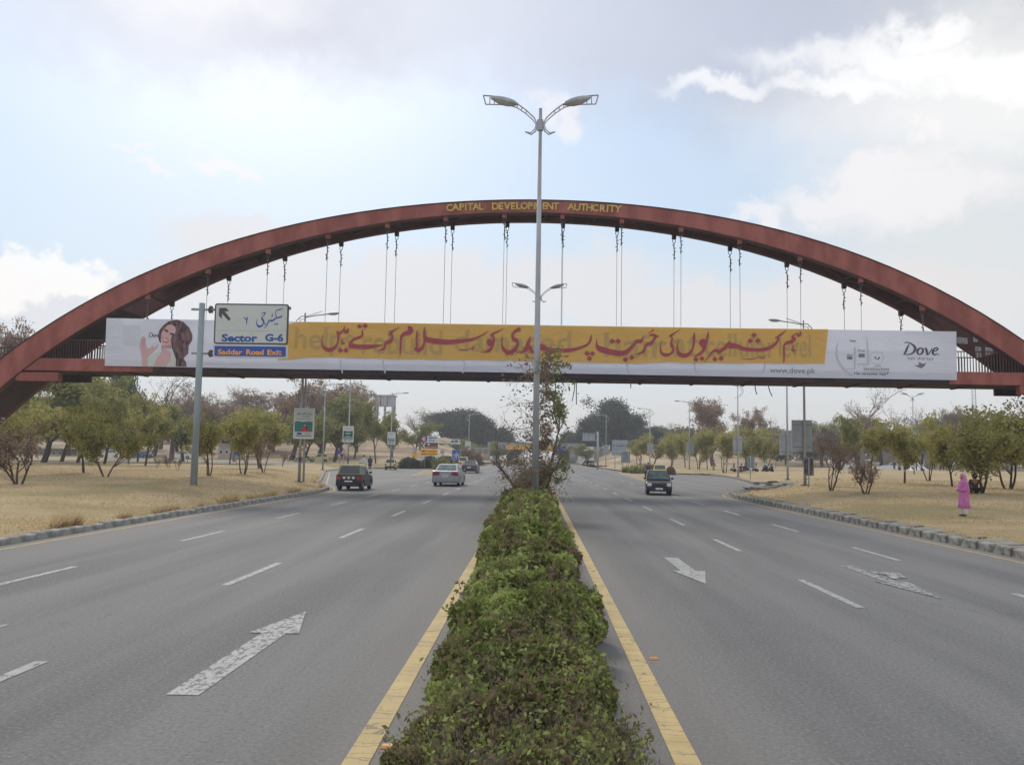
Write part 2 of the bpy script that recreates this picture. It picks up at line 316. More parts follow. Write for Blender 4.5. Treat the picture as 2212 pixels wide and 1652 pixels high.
M['p_yellow'] = carpaint('taxi_yellow_paint', (0.80, 0.60, 0.03)); M['p_cream'] = carpaint('pale_taxi_yellow_paint', (0.72, 0.66, 0.30)); M['p_white'] = carpaint('white_car_paint', (0.7, 0.7, 0.68))
M['p_olive'] = carpaint('olive_yellow_car_paint', (0.22, 0.22, 0.05)); M['p_red'] = carpaint('red_car_paint', (0.30, 0.03, 0.03)); M['p_greybrown'] = carpaint('dusty_grey_car_paint', (0.16, 0.15, 0.14)); M['p_blue'] = carpaint('blue_car_paint', (0.05, 0.10, 0.25))
M['glass'] = mat('tinted_car_glass', (0.05, 0.065, 0.065), 0.08, 0.1, 2.0, spec=0.8)
M['glass_light'] = mat('greenish_car_glass', (0.13, 0.18, 0.175), 0.1, 0.35, 2.5, spec=0.8)
M['tyre'] = mat('tyre_rubber', (0.02, 0.02, 0.02), 0.9, 0.2, 5.0); M['rim'] = mat('wheel_rim', (0.30, 0.30, 0.31), 0.4, 0.1, 3.0, metal=0.4)
M['plastic'] = mat('black_bumper_plastic', (0.022, 0.022, 0.024), 0.6, 0.2, 3.0); M['tail'] = flat('red_tail_lamp', (0.38, 0.025, 0.02), 0.25); M['amber'] = flat('amber_lamp', (0.62, 0.26, 0.05), 0.4)
M['lens'] = flat('clear_headlamp', (0.72, 0.74, 0.74), 0.15); M['plate'] = flat('number_plate_white', (0.65, 0.66, 0.64)); M['chrome'] = mat('chrome', (0.6, 0.6, 0.62), 0.2, 0.05, 2.0, metal=0.9)
M['skin'] = mat('skin', (0.33, 0.18, 0.12), 0.6, 0.1, 6.0); M['hair'] = mat('black_hair', (0.02, 0.016, 0.014), 0.6, 0.1, 10.0)
M['pink'] = mat('pink_cotton', (0.55, 0.16, 0.38), 0.9, 0.12, 6.0, bump=0.3, bscale=14); M['pink2'] = mat('pale_pink_scarf', (0.58, 0.20, 0.36), 0.9, 0.12, 8.0, bump=0.3, bscale=18)
M['c_white'] = mat('white_cotton', (0.66, 0.65, 0.62), 0.9, 0.06, 6.0); M['c_navy'] = mat('dark_blue_cloth', (0.03, 0.035, 0.07), 0.9, 0.15, 6.0); M['c_grey'] = mat('grey_cloth', (0.13, 0.13, 0.155), 0.9, 0.15, 6.0)
M['c_black'] = mat('black_cloth', (0.018, 0.018, 0.02), 0.9, 0.15, 6.0); M['c_brown'] = mat('brown_cloth', (0.10, 0.055, 0.03), 0.9, 0.15, 6.0); M['c_maroon'] = mat('maroon_cloth', (0.12, 0.03, 0.04), 0.9, 0.15, 6.0); M['c_yellow'] = mat('olive_yellow_cloth', (0.33, 0.34, 0.06), 0.9, 0.15, 6.0)
M['c_orange'] = mat('orange_cloth', (0.50, 0.13, 0.05), 0.9, 0.1, 6.0); M['sheet'] = mat('white_tent_sheet', (0.78, 0.78, 0.78), 0.8, 0.05, 2.0)
M['brickwall'] = mat('pale_plaster_wall', (0.42, 0.37, 0.32), 0.95, 0.15, 0.6); M['pinkwall'] = mat('pinkish_plaster_wall', (0.46, 0.27, 0.22), 0.95, 0.15, 0.6); M['roofgrey'] = mat('grey_roof', (0.30, 0.31, 0.33), 0.8, 0.1, 1.0); M['stonewall'] = mat('stone_pitching_wall', (0.25, 0.235, 0.21), 0.95, 0.3, 0.6, col2=(0.33, 0.31, 0.28), bump=0.5, bscale=3)

# ------------------------------------------------------------------ builders
def tag(o, label=None, cat=None, group=None, kind=None):
    if label: o['label'] = label
    if cat: o['category'] = cat
    if group: o['group'] = group
    if kind: o['kind'] = kind
    return o
def thing(name, label, cat, loc=(0, 0, 0), rz=0.0, group=None):
    o = bpy.data.objects.new(name, None); o.empty_display_size = 0.2; COL.objects.link(o)
    o.location = loc; o.rotation_euler = (0, 0, rz)
    return tag(o, label, cat, group)
def link(name, me, m, parent=None):
    o = bpy.data.objects.new(name, me); COL.objects.link(o)
    if m is not None and not me.materials: me.materials.append(M[m] if isinstance(m, str) else m)
    if parent is not None: o.parent = parent
    return o
class MB:
    def __init__(s): s.v = []; s.f = []
    def add(s, vs, fs):
        n = len(s.v); s.v += [tuple(p) for p in vs]; s.f += [tuple(i+n for i in f) for f in fs]; return s
    def box(s, c, d, rot=None):
        x, y, z = d[0]/2, d[1]/2, d[2]/2
        P = [Vector((i*x, j*y, k*z)) for i in (-1, 1) for j in (-1, 1) for k in (-1, 1)]
        if rot is not None: P = [rot @ p for p in P]
        c = Vector(c)
        return s.add([p+c for p in P], [(0, 1, 3, 2), (4, 6, 7, 5), (0, 4, 5, 1), (2, 3, 7, 6), (0, 2, 6, 4), (1, 5, 7, 3)])
    def tube(s, pts, rad, n=8, cap=True):
        pts = [Vector(p) for p in pts]
        rad = rad if hasattr(rad, '__len__') else [rad]*len(pts)
        rings = []; up = None
        for i, p in enumerate(pts):
            t = (pts[min(i+1, len(pts)-1)]-pts[max(i-1, 0)])
            if t.length < 1e-9: t = Vector((0, 0, 1))
            t.normalize()
            if up is None:
                up = Vector((1, 0, 0)) if abs(t.x) < 0.9 else Vector((0, 1, 0))
            a = up - t*up.dot(t)
            if a.length < 1e-6: a = t.orthogonal()
            a.normalize(); up = a; b = t.cross(a)
            rings.append([p+(a*math.cos(2*math.pi*k/n)+b*math.sin(2*math.pi*k/n))*rad[i] for k in range(n)])
        vs = [q for r in rings for q in r]; fs = []
        for i in range(len(pts)-1):
            for k in range(n):
                fs.append((i*n+k, i*n+(k+1) % n, (i+1)*n+(k+1) % n, (i+1)*n+k))
        if cap and n > 2:
            fs.append(tuple(range(n-1, -1, -1))); fs.append(tuple((len(pts)-1)*n+k for k in range(n)))
        return s.add(vs, fs)
    def loft(s, rings, cap=True):
        n = len(rings[0]); vs = [q for r in rings for q in r]; fs = []
        for i in range(len(rings)-1):
            for k in range(n): fs.append((i*n+k, i*n+(k+1) % n, (i+1)*n+(k+1) % n, (i+1)*n+k))
        if cap: fs.append(tuple(range(n-1, -1, -1))); fs.append(tuple((len(rings)-1)*n+k for k in range(n)))
        return s.add(vs, fs)
    def prism(s, poly, fmap, d):
        """poly of (u,v), extruded; fmap(u,v,w) gives the point"""
        n = len(poly)
        vs = [fmap(u, v, 0) for u, v in poly]+[fmap(u, v, d) for u, v in poly]
        fs = [tuple(range(n)), tuple(range(2*n-1, n-1, -1))]+[(i, (i+1) % n, n+(i+1) % n, n+i) for i in range(n)]
        return s.add(vs, fs)
    def ell(s, c, r, n=10, m=6, rot=None):
        c = Vector(c); rings = []
        for i in range(m+1):
            th = math.pi*i/m; rr = max(math.sin(th), 0.02)
            ring = [Vector((r[0]*rr*math.cos(2*math.pi*k/n), r[1]*rr*math.sin(2*math.pi*k/n), r[2]*math.cos(th))) for k in range(n)]
            if rot is not None: ring = [rot @ q for q in ring]
            rings.append([q+c for q in ring])
        return s.loft(rings)
    def mesh(s, name, smooth=False):
        me = bpy.data.meshes.new(name); me.from_pydata(s.v, [], s.f); me.update()
        if smooth: me.polygons.foreach_set('use_smooth', [True]*len(me.polygons))
        return me
    def build(s, name, m, parent=None, smooth=False):
        return link(name, s.mesh(name, smooth), m, parent)
def arrays_mesh(name, verts, nper, tint=None):
    """verts (N,nper,3): N separate n-gons"""
    N = len(verts); me = bpy.data.meshes.new(name)
    me.vertices.add(N*nper); me.vertices.foreach_set('co', verts.astype(np.float32).ravel())
    me.loops.add(N*nper); me.loops.foreach_set('vertex_index', np.arange(N*nper, dtype=np.int32))
    me.polygons.add(N); me.polygons.foreach_set('loop_start', np.arange(0, N*nper, nper, dtype=np.int32))
    try: me.polygons.foreach_set('loop_total', np.full(N, nper, dtype=np.int32))
    except Exception: pass
    me.update(calc_edges=True)
    if tint is not None:
        a = me.attributes.new('tint', 'FLOAT', 'POINT'); a.data.foreach_set('value', np.repeat(tint, nper).astype(np.float32))
    return me
def leaves(name, C, size, tint, aspect=0.55, up=0.0):
    """leaf shaped quads (diamonds) of random attitude at points C"""
    N = len(C); a = rng.normal(size=(N, 3)); a[:, 2] += up; a /= np.linalg.norm(a, axis=1)[:, None]
    b = rng.normal(size=(N, 3)); b -= a*np.sum(a*b, axis=1)[:, None]; b /= np.linalg.norm(b, axis=1)[:, None]
    s = (size*rng.uniform(0.6, 1.35, N))[:, None] if np.isscalar(size) else (size*rng.uniform(0.6, 1.35, N))[:, None]
    V = np.stack([C-a*s, C+b*s*aspect, C+a*s, C-b*s*aspect], axis=1)
    return arrays_mesh(name, V, 4, np.clip(tint, 0, 1))
def vnoise(P, sc, seed=0.0):
    return np.array([mnoise.noise(Vector((p[0]*sc+seed, p[1]*sc, p[2]*sc))) for p in P])
def ipl(pts, n=6):
    """Catmull-Rom through tuples of any length"""
    P = [np.array(p, float) for p in pts]; out = []
    if len(P) < 3: return P
    for i in range(len(P)-1):
        p0 = P[max(i-1, 0)]; p1 = P[i]; p2 = P[i+1]; p3 = P[min(i+2, len(P)-1)]
        for k in range(n):
            t = k/n
            out.append(0.5*((2*p1)+(-p0+p2)*t+(2*p0-5*p1+4*p2-p3)*t*t+(-p0+3*p1-3*p2+p3)*t**3))
    out.append(P[-1]); return out
def textmesh(body, size=1.0, bold=0.0, extrude=0.0, shear=0.0, spacing=1.0, align='CENTER'):
    cu = bpy.data.curves.new('text', 'FONT'); cu.body = body; cu.size = size; cu.offset = bold; cu.extrude = extrude; cu.shear = shear
    cu.space_character = spacing; cu.align_x = align; cu.resolution_u = 3
    o = bpy.data.objects.new('text', cu); me = bpy.data.meshes.new_from_object(o); bpy.data.objects.remove(o)
    return me
def place_text(name, body, m, parent, origin, ux, uz, width=None, height=None, bold=0.0, extrude=0.0, shear=0.0, spacing=1.0):
    """lettering in the plane (ux,uz), its box fitted to width x height, centred on origin; coordinates local to parent"""
    me = textmesh(body, 1.0, bold, 0.0 if not extrude else extrude, shear, spacing)
    n = len(me.vertices); co = np.empty(n*3, np.float32); me.vertices.foreach_get('co', co); co = co.reshape(n, 3)
    if n == 0: return None
    mn, mxx = co.min(0), co.max(0); w, h = mxx[0]-mn[0], mxx[1]-mn[1]
    sx = width/w if width else height/h; sy = height/h if height else sx
    if not width: sx = sy
    c0 = (mn+mxx)/2
    ux = np.array(ux, float); uz = np.array(uz, float); nn = np.cross(ux, uz); o = np.array(origin, float)
    P = o+np.outer((co[:, 0]-c0[0])*sx, ux)+np.outer((co[:, 1]-c0[1])*sy, uz)+np.outer(co[:, 2], nn)
    me.vertices.foreach_set('co', P.astype(np.float32).ravel()); me.update()
    return link(name, me, m, parent)
# ================================================================== ground, road, verges
def interp(x, pts):
    return float(np.interp(x, [p[0] for p in pts], [p[1] for p in pts]))
KL = [(-20, -10.95), (44, -10.95), (48, -11.4), (52, -12.6), (57, -14.2), (65, -16.0), (80, -19.5), (95, -23), (110, -24.5), (121, -22.5), (128, -15.5), (133, -11.6), (140, -11.0), (400, -11.0)]
KR = [(-20, 10.35), (46, 10.4), (51, 11.2), (54, 12.6), (60, 15.0), (68, 17.2), (78, 18.9), (91, 20.8), (102, 22), (112, 22), (117, 18), (121, 13.6), (130, 12.9), (167, 12.2), (272, 11), (400, 11)]
kl = lambda y: interp(y, KL); kr = lambda y: interp(y, KR)
def mound(d, y):
    """height of the verge d metres behind the kerb at distance y"""
    s = min(1, max(0, (y-22)/26)); s = s*s*(3-2*s); t = min(1, d/5.0); t = t*t*(3-2*t)
    return 0.12+(0.12+0.33*s)*t
def GV(vx, vy):
    """ground point on the verge seen at a point of the photograph"""
    z = 0.4
    for _ in range(6):
        p = G(vx, vy, z); d = (kl(p.y)-p.x) if p.x < 0 else (p.x-kr(p.y)); z = mound(max(0, d), p.y)
    return G(vx, vy, z)
def VZ(x, y):
    d = (kl(y)-x) if x < 0 else (x-kr(y)); return mound(max(0, d), y) if d > 0 else 0.0

me = MB().add([(-6000, -500, -.12), (6000, -500, -.12), (6000, 9000, -.12), (-6000, 9000, -.12)], [(0, 1, 2, 3)])
tag(me.build('ground', 'grass'), kind='structure')
rb = MB()
ys = [-8]+list(range(0, 150, 2))+list(range(150, 420, 6))
ring = [(kl(y)-0.05, kr(y)+0.05, y) for y in ys]
for a, b in zip(ring[:-1], ring[1:]):
    rb.add([(a[0], a[2], 0), (a[1], a[2], 0), (b[1], b[2], 0), (b[0], b[2], 0)], [(0, 1, 2, 3)])
road = tag(rb.build('road', 'asphalt'), kind='structure')
offs = [0, .25, .7, 1.4, 2.4, 3.6, 5, 8, 13, 20, 32, 50, 80, 130, 220, 400]
def verge(name, sgn, kf):
    b = MB(); yy = [-8]+list(np.arange(0, 60, 1.5))+list(np.arange(60, 140, 3))+list(np.arange(140, 420, 10)); n = len(offs)
    vs = []
    for y in yy:
        k = kf(y)
        for d in offs:
            x = k+sgn*(d+0.16); z = mound(d, y)+0.05*mnoise.noise(Vector((x*.25, y*.25, 3)))*min(1, d/3)
            vs.append((x, y, z))
    fs = []
    for i in range(len(yy)-1):
        for j in range(n-1):
            q = (i*n+j, i*n+j+1, (i+1)*n+j+1, (i+1)*n+j); fs.append(q if sgn > 0 else q[::-1])
    return tag(b.add(vs, fs).build(name, 'grass', smooth=True), kind='structure')
verge('grass_verge', -1, kl); verge('grass_lawn', 1, kr)
# slip road leaving to the left, lying on the verge
sb = MB(); A = [(-30, 98, 126), (-40, 96, 118), (-60, 94, 110), (-90, 90, 104), (-200, 84, 98)]
vs = []
for x, z in ((-21, .012), (-24, .03), (-26, .22), (-28, .42)): vs += [(x, 101, z), (x, 124.5, z)]
for x, y0, y1 in A: vs += [(x, y0, .64), (x, y1, .64)]
sb.add(vs, [(2*i+1, 2*i, 2*i+2, 2*i+3) for i in range(len(A)+3)])
tag(sb.build('slip_road', 'asphalt'), kind='structure')
# sandy gores
for nm, pts, z in (('dirt_gore', [G(740, 1019), G(890, 1029), G(1000, 1021), G(1085, 1011), G(1040, 1008.5), G(925, 1012)], .006),
                ('sandy_apron', [G(1330, 1020), G(1400, 1043), G(1438, 1040), G(1425, 1026), G(1372, 1020)], .006)):
    poly = [(p.x, p.y, z) for p in pts]
    if nm == 'dirt_gore': poly = [(G(x, y).x, G(x, y).y, z) for x, y in ((885, 1028.5), (925, 1013.5), (990, 1012), (1075, 1007), (985, 1020))]
    tag(MB().add(poly, [tuple(range(len(poly)))]).build(nm, 'dirt'), kind='structure')
# ---- paint
def sheet(name, quads, m, z=.005, kind='structure', parent=None):
    b = MB()
    for i_, q in enumerate(quads): b.add([(p[0], p[1], z+.003*i_) for p in q], [tuple(range(len(q)))])
    o = b.build(name, m, parent); return o
def yline(name, f, w, y0, y1, m, wob=0.0):
    b = MB(); ys = np.arange(y0, y1, 0.5 if y1 < 60 else 3.0); vs = []
    for i, y in enumerate(ys):
        x = f(y); ja = wob*mnoise.noise(Vector((y*3.1, 0, 1))); jb = wob*mnoise.noise(Vector((y*3.1, 5, 1)))
        vs += [(x-w/2+ja, y, .005), (x+w/2+jb, y, .005)]
    b.add(vs, [(2*i, 2*i+1, 2*i+3, 2*i+2) for i in range(len(ys)-1)])
    return b.build(name, m, road)
yline('yellow_edge_line', lambda y: -1.14, .17, 3, 60, 'yellow_paint', .02); yline('yellow_edge_line', lambda y: 1.03, .17, 3, 60, 'yellow_paint', .02)
yline('yellow_edge_line', lambda y: kl(y)+.42, .11, 8, 120, 'dull_yellow'); yline('yellow_edge_line', lambda y: kr(y)-.42, .11, 8, 115, 'dull_yellow')
p0, p1 = G(887, 1028), G(990, 1018)
b = MB(); b.add([(p0.x, p0.y, .008), (p0.x+.15, p0.y, .008), (G(924, 1013).x+.15, G(924, 1013).y, .008), (G(924, 1013).x, G(924, 1013).y, .008)], [(0, 1, 2, 3)]); b.build('yellow_edge_line', 'dull_yellow', road)
for X, st, L, per, n in ((-4.62, -2.1, 2.75, 7.6, 30), (-7.85, -2.0, 2.65, 7.1, 12), (4.50, -2.1, 2.75, 7.2, 32), (7.45, -2.6, 2.65, 6.95, 12)):
    for k in range(n):
        y = st+k*per
        if y < 0: continue
        j = random.uniform(-.02, .02)
        sheet('lane_dash', [[(X-.065+j, y), (X+.065+j, y), (X+.065+j, y+L), (X-.065+j, y+L)]], 'white_paint', parent=road)
def arrow(X, ybase, ytip, wsh, whd, hl, m):
    s = 1 if ytip > ybase else -1; yh = ytip-s*hl
    q = [[(X-wsh/2, ybase), (X+wsh/2, ybase), (X+wsh/2, yh), (X-wsh/2, yh)], [(X-whd/2, yh-s*.0), (X+whd/2, yh), (X, ytip)]]
    if s < 0: q = [l[::-1] for l in q]
    sheet('lane_arrow', q, m, parent=road)
arrow(-2.88, 7.25, 11.1, .27, .56, 1.35, 'worn_paint'); arrow(2.76, 18.0, 14.3, .27, .60, 1.6, 'white_paint')
X = 6.0
q = [[(X-.10, 13.9), (X+.12, 13.9), (X+.12, 17.2), (X-.10, 17.2)], [(X-.28, 15.0), (X+.28, 15.0), (X+.02, 13.2)][::-1],
     [(G((1296+x*.5859)/1.1718, (1280+y*.5859)/1.1718).x, G((1296+x*.5859)/1.1718, (1280+y*.5859)/1.1718).y) for x, y in ((1530,283),(1560,293),(1620,300),(1640,318),(1705,312),(1672,292),(1600,286))][::-1]]
sheet('lane_arrow', q, 'faded_paint', parent=road)
sheet('lane_dash', [[(-6.15, 9.2), (-5.95, 9.2), (-5.95, 9.9), (-6.15, 9.9)]], 'faded_paint', parent=road)
# reflector studs
st = None
for vx, vy, lab in ((838, 1613, 'amber reflector stud beside the left yellow line by the hedge, at the bottom edge'), (1412, 1423, 'amber reflector stud right of the yellow line, nearest on the right carriageway'), (1287, 1219.5, 'small amber reflector stud far along the right yellow line')):
    p = G(vx, vy)
    if st is None:
        b = MB(); b.loft([[Vector((sx*w, sy*l, z)) for sx, sy in ((-1, -1), (1, -1), (1, 1), (-1, 1))] for w, l, z in ((.048, .045, 0), (.048, .045, .006), (.036, .022, .018))])
        st = b.build('road_stud', 'amber'); o = st
    else: o = st.copy(); COL.objects.link(o)
    tag(o, lab, 'road stud', 'reflector studs along the yellow lines'); o.location = (p.x, p.y, .0)
# median soil and pale stones
b = MB(); vs = []
yy = np.arange(2.5, 60, 1.0)
for y in yy:
    j = .05*mnoise.noise(Vector((y, 0, 0)))
    vs += [(-.62+j, y, .01), (-.5+j, y, .10), (.42+j, y, .10), (.56+j, y, .01)]
fs = []
for i in range(len(yy)-1):
    for k in range(3): fs.append((4*i+k, 4*i+k+1, 4*i+5+k, 4*i+4+k))
tag(b.add(vs, fs).build('median_strip', 'soil'), kind='structure')
base = MB().ell((0, 0, 0), (.07, .09, .035), 7, 4).mesh('stone')
root = tag(bpy.data.objects.new('stone_edging', None), kind='structure'); COL.objects.link(root)
for k in range(46):
    o = link('stone', base, 'stone', root); y = random.uniform(4.9, 9.5)
    o.location = (random.uniform(.36, .62), y, random.uniform(.03, .09)); o.rotation_euler = (random.uniform(-.3, .3), random.uniform(-.3, .3), random.uniform(0, 3)); s = random.uniform(.4, 1.1); o.scale = (s, s, s)

# ---- kerbs
def kerb(name, kf, sgn, y0, y1, L, h, w, m):
    root = tag(bpy.data.objects.new(name, None), kind='structure'); COL.objects.link(root)
    meshes = []
    for v in range(4):
        b = MB(); g_ = .003; x0 = 0; n = 3; rings = []
        for i in range(n+1):
            y = -L/2+g_+(L-2*g_)*i/n; dj = [random.uniform(-.012, .012)*(.35 if L > 1.2 else .5) for _ in range(4)]
            dj = dj if 0 < i < n else [q_*.3 for q_ in dj]; rings.append([Vector((0+dj[0], y, -.02)), Vector((0+dj[0]*.5, y, h*.82+dj[1])), Vector((sgn*w*.18, y, h+dj[2])), Vector((sgn*w, y, h+dj[3])), Vector((sgn*w, y, -.02))])
        b.loft(rings); meshes.append(b.mesh('kerb_stone'))
    y = y0
    while y < y1:
        xa = kf(y); t = math.atan2(kf(y+.5)-kf(y-.5), 1.0); dy = L*math.cos(t)
        xm = kf(y+dy/2)
        o = link('kerb_stone', random.choice(meshes), m, root); o.location = (xm, y+dy/2, random.uniform(-.012, .006)*(.4 if L > 1.2 else 1.6)); o.rotation_euler = (0, random.uniform(-.02, .02), -math.atan2(kf(y+dy)-kf(y), dy)+random.uniform(-.012, .012))
        y += dy
    return root
kerb('left_kerb', kl, -1, 12, 53.5, 1.0, .16, .16, 'kerb_old')
kerb('right_kerb', kr, 1, 15, 113, 1.5, .20, .17, 'kerb')
kerb('far_left_kerb', kl, -1, 56, 119, 2.0, .15, .2, 'kerb_old')
# slabs behind the right kerb
root = tag(bpy.data.objects.new('paved_verge_edge', None), kind='structure'); COL.objects.link(root)
sl_ = [MB().box((0, 0, 0), (random.uniform(.5, .62), random.uniform(1.25, 1.6), .07)).mesh('slab') for _ in range(5)]
y = 14
while y < 56:
    d = kr(y+.8)-kr(y); o = link('slab', random.choice(sl_), 'slab', root)
    o.location = (kr(y)+.52+random.uniform(-.03, .03), y, .150+mound(.5, y)-.12+random.uniform(-.008, .010)); o.rotation_euler = (random.uniform(-.012, .012), random.uniform(-.09, -.04), -math.atan2(d, .8)+random.uniform(-.04, .04)); y += random.uniform(1.62, 1.85)
for r_ in range(5):
    for k in range(9):
        y = 55.5+k*1.9+random.uniform(-.2, .2); x = kr(y)+.5+r_*.95+random.uniform(-.1, .1)
        if r_ > 5-abs(k-4)*.6: continue
        o = link('slab', random.choice(sl_), 'slab', root); o.location = (x, y, .20+random.uniform(0, .07)+.03*r_); o.scale = (1.25, 1.1, 1); o.rotation_euler = (random.uniform(-.13, .13), random.uniform(-.1, .12), random.uniform(-.4, .1)-.4)

# ================================================================== footbridge
BETA = R(1.7); BD = 49.0; BW = 2.85
nb = Vector((math.sin(BETA), math.cos(BETA), 0)); ub = Vector((math.cos(BETA), -math.sin(BETA), 0)); B0 = Vector((0, BD, 0))
def BP(vx, vy, w=0.0):
    """(u, z) on the plane w metres behind the front face of the bridge"""
    d = ray(vx, vy); o = Vector((0, 0, CAMH)); t = (w-(o-B0).dot(nb))/d.dot(nb); p = o+d*t
    return ((p-B0).dot(ub), p.z)
bridge = thing('footbridge', 'long dark red arched footbridge spanning the whole road', 'bridge', B0, -BETA)
T_top = [(0, 776), (82.6, 718.5), (178.5, 656.8), (264, 614.4), (390, 560), (517.5, 516.5), (645, 485), (780, 459), (965, 438.5), (1150, 434), (1291, 438.5), (1456, 454), (1561, 470), (1706, 505), (1856, 552.5), (2006, 615), (2136, 687.5), (2212, 737.5)]
T_bot = [(0, 837.5), (76, 776.5), (158.6, 723.5), (231, 677), (319, 631), (450, 580), (580, 536), (710, 501.5), (837.5, 479), (962.5, 465), (1155, 459), (1343.5, 470), (1471, 487.5), (1598, 514), (1728.5, 551), (1859.5, 596.5), (1993.5, 656), (2105, 722), (2212, 788.5)]
T_rb = [(33, 882), (59.5, 852.5), (106, 824), (297.5, 685.5), (370, 651), (495, 595), (616, 552.5), (737.5, 521), (857.5, 498.5), (977.5, 483.5), (1150, 477), (1336, 487.5), (1456, 505), (1577, 531), (1699.5, 566), (1823, 611), (1946, 669), (2026, 710), (2067, 744), (2153, 803)]
def fit(pts, w, deg=6):
    P = np.array([BP(x, y, w) for x, y in pts]); u0 = 0.3
    a = (P[:, 0]-u0)/30.0; A = np.vander(a, deg+1); co = np.linalg.lstsq(A, P[:, 1], rcond=None)[0]
    lo, hi = a.min(), a.max(); der = np.polyder(co)
    def f(u):
        t = (u-u0)/30.0
        if t < lo: return np.polyval(co, lo)+np.polyval(der, lo)*(t-lo)-6.0*(t-lo)**2
        if t > hi: return np.polyval(co, hi)+np.polyval(der, hi)*(t-hi)-6.0*(t-hi)**2
        return np.polyval(co, t)
    return f
f_top, f_bot, f_rb = fit(T_top, 0), fit(T_bot, 0), fit(T_rb, BW, 5)
RT = .42
us = list(np.arange(-35.5, 36.6, 1.2))
def rib(name, w0, top, bot, m):
    rings = []
    for u in us: rings.append([Vector((u, w0, bot(u))), Vector((u, w0, top(u))), Vector((u, w0+RT, top(u))), Vector((u, w0+RT, bot(u)))])
    return MB().loft(rings).build(name, m, bridge)
rib('arch_rib', 0, f_top, f_bot, 'red')
f_rt = lambda u: f_rb(u)+(f_top(u)-f_bot(u))
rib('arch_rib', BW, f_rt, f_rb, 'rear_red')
for u in np.arange(-30.5, 31, 3.4):
    z0_, z1_ = f_bot(u), f_top(u); sl_a = (f_top(u+.3)-f_top(u-.3))/.6; ax_ = Vector((math.cos(math.atan(sl_a)), 0, math.sin(math.atan(sl_a)))); nx_ = Vector((-ax_.z, 0, ax_.x)); hgt_ = (z1_-z0_)*nx_.z; c_ = Vector((u, -.006, z0_))+ax_*0
    b_ = MB(); vs_ = [c_+nx_*0+ax_*s for s in (-.03, .03)]+[c_+nx_*hgt_*.98+ax_*s for s in (.03, -.03)]; b_.add(vs_+[v+Vector((0, .012, 0)) for v in vs_], [(0, 1, 2, 3), (0, 4, 5, 1), (2, 6, 7, 3), (1, 5, 6, 2), (0, 3, 7, 4)]); b_.build('plate_joint', 'red', bridge)
# flanges: thin dark cap strips along the front rib
def strip(name, w0, w1, f, t, m, u0=-35, u1=36):
    rings = []
    for u in [x for x in us if u0 <= x <= u1]: rings.append([Vector((u, w0, f(u))), Vector((u, w0, f(u)+t)), Vector((u, w1, f(u)+t)), Vector((u, w1, f(u)))])
    return MB().loft(rings).build(name, m, bridge)
strip('rib_flange', -.05, RT+.05, lambda u: f_top(u)+.002, .05, 'red_dark'); strip('rib_flange', -.04, RT+.05, lambda u: f_bot(u)-.052, .05, 'rear_red')
# roof plate between the ribs over the middle of the arch
ru = [u for u in us if -23.5 <= u <= 23.8]
rings = [[Vector((u, RT+.05, f_top(u)-.12)), Vector((u, RT+.05, f_top(u)-.04)), Vector((u, BW+.003, f_rt(u)-.04)), Vector((u, BW+.003, f_rt(u)-.12))] for u in ru]
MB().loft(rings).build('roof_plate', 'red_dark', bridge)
for a_, b_ in ((-36, -24.6), (25.0, 37)):
    uu_ = [u for u in us if a_ <= u <= b_]; rings = [[Vector((u, RT+.05, f_bot(u)+.02)), Vector((u, RT+.05, f_bot(u)+.08)), Vector((u, BW-.01, f_rb(u)+.08)), Vector((u, BW-.01, f_rb(u)+.02))] for u in uu_]
    MB().loft(rings).build('soffit_plate', 'red_dark', bridge)
br = MB(); k = 0
for i in range(-8, 8):
    a, b_ = i*2.95+.3, (i+1)*2.95+.3
    za, zb = f_bot(a)+.25, f_bot(b_)+.25; ra, rb_ = f_rb(a)+.2, f_rb(b_)+.2
    p, q_ = ((a, RT, za), (b_, BW, rb_)) if i % 2 else ((a, BW, ra), (b_, RT, zb))
    MB().tube([p, q_], .055, 6).build('brace', 'rear_red', bridge)
    MB().tube([(a, RT, za), (a, BW, ra)], .07, 6).build('cross_beam', 'red_dark', bridge)
# deck
uL, _ = BP(112, 790); uR, _ = BP(2180, 815)
zt0, zb0 = BP(160, 773.5)[1], BP(160, 800)[1]; zt1, zb1 = BP(2150, 804)[1], BP(2150, 831)[1]
zt, zb = (zt0+zt1)/2, (zb0+zb1)/2
zdl = lambda u: np.interp(u, [BP(160, 0)[0], BP(2150, 0)[0]], [zt0, zt1]); zbl = lambda u: np.interp(u, [BP(160, 0)[0], BP(2150, 0)[0]], [zb0, zb1])
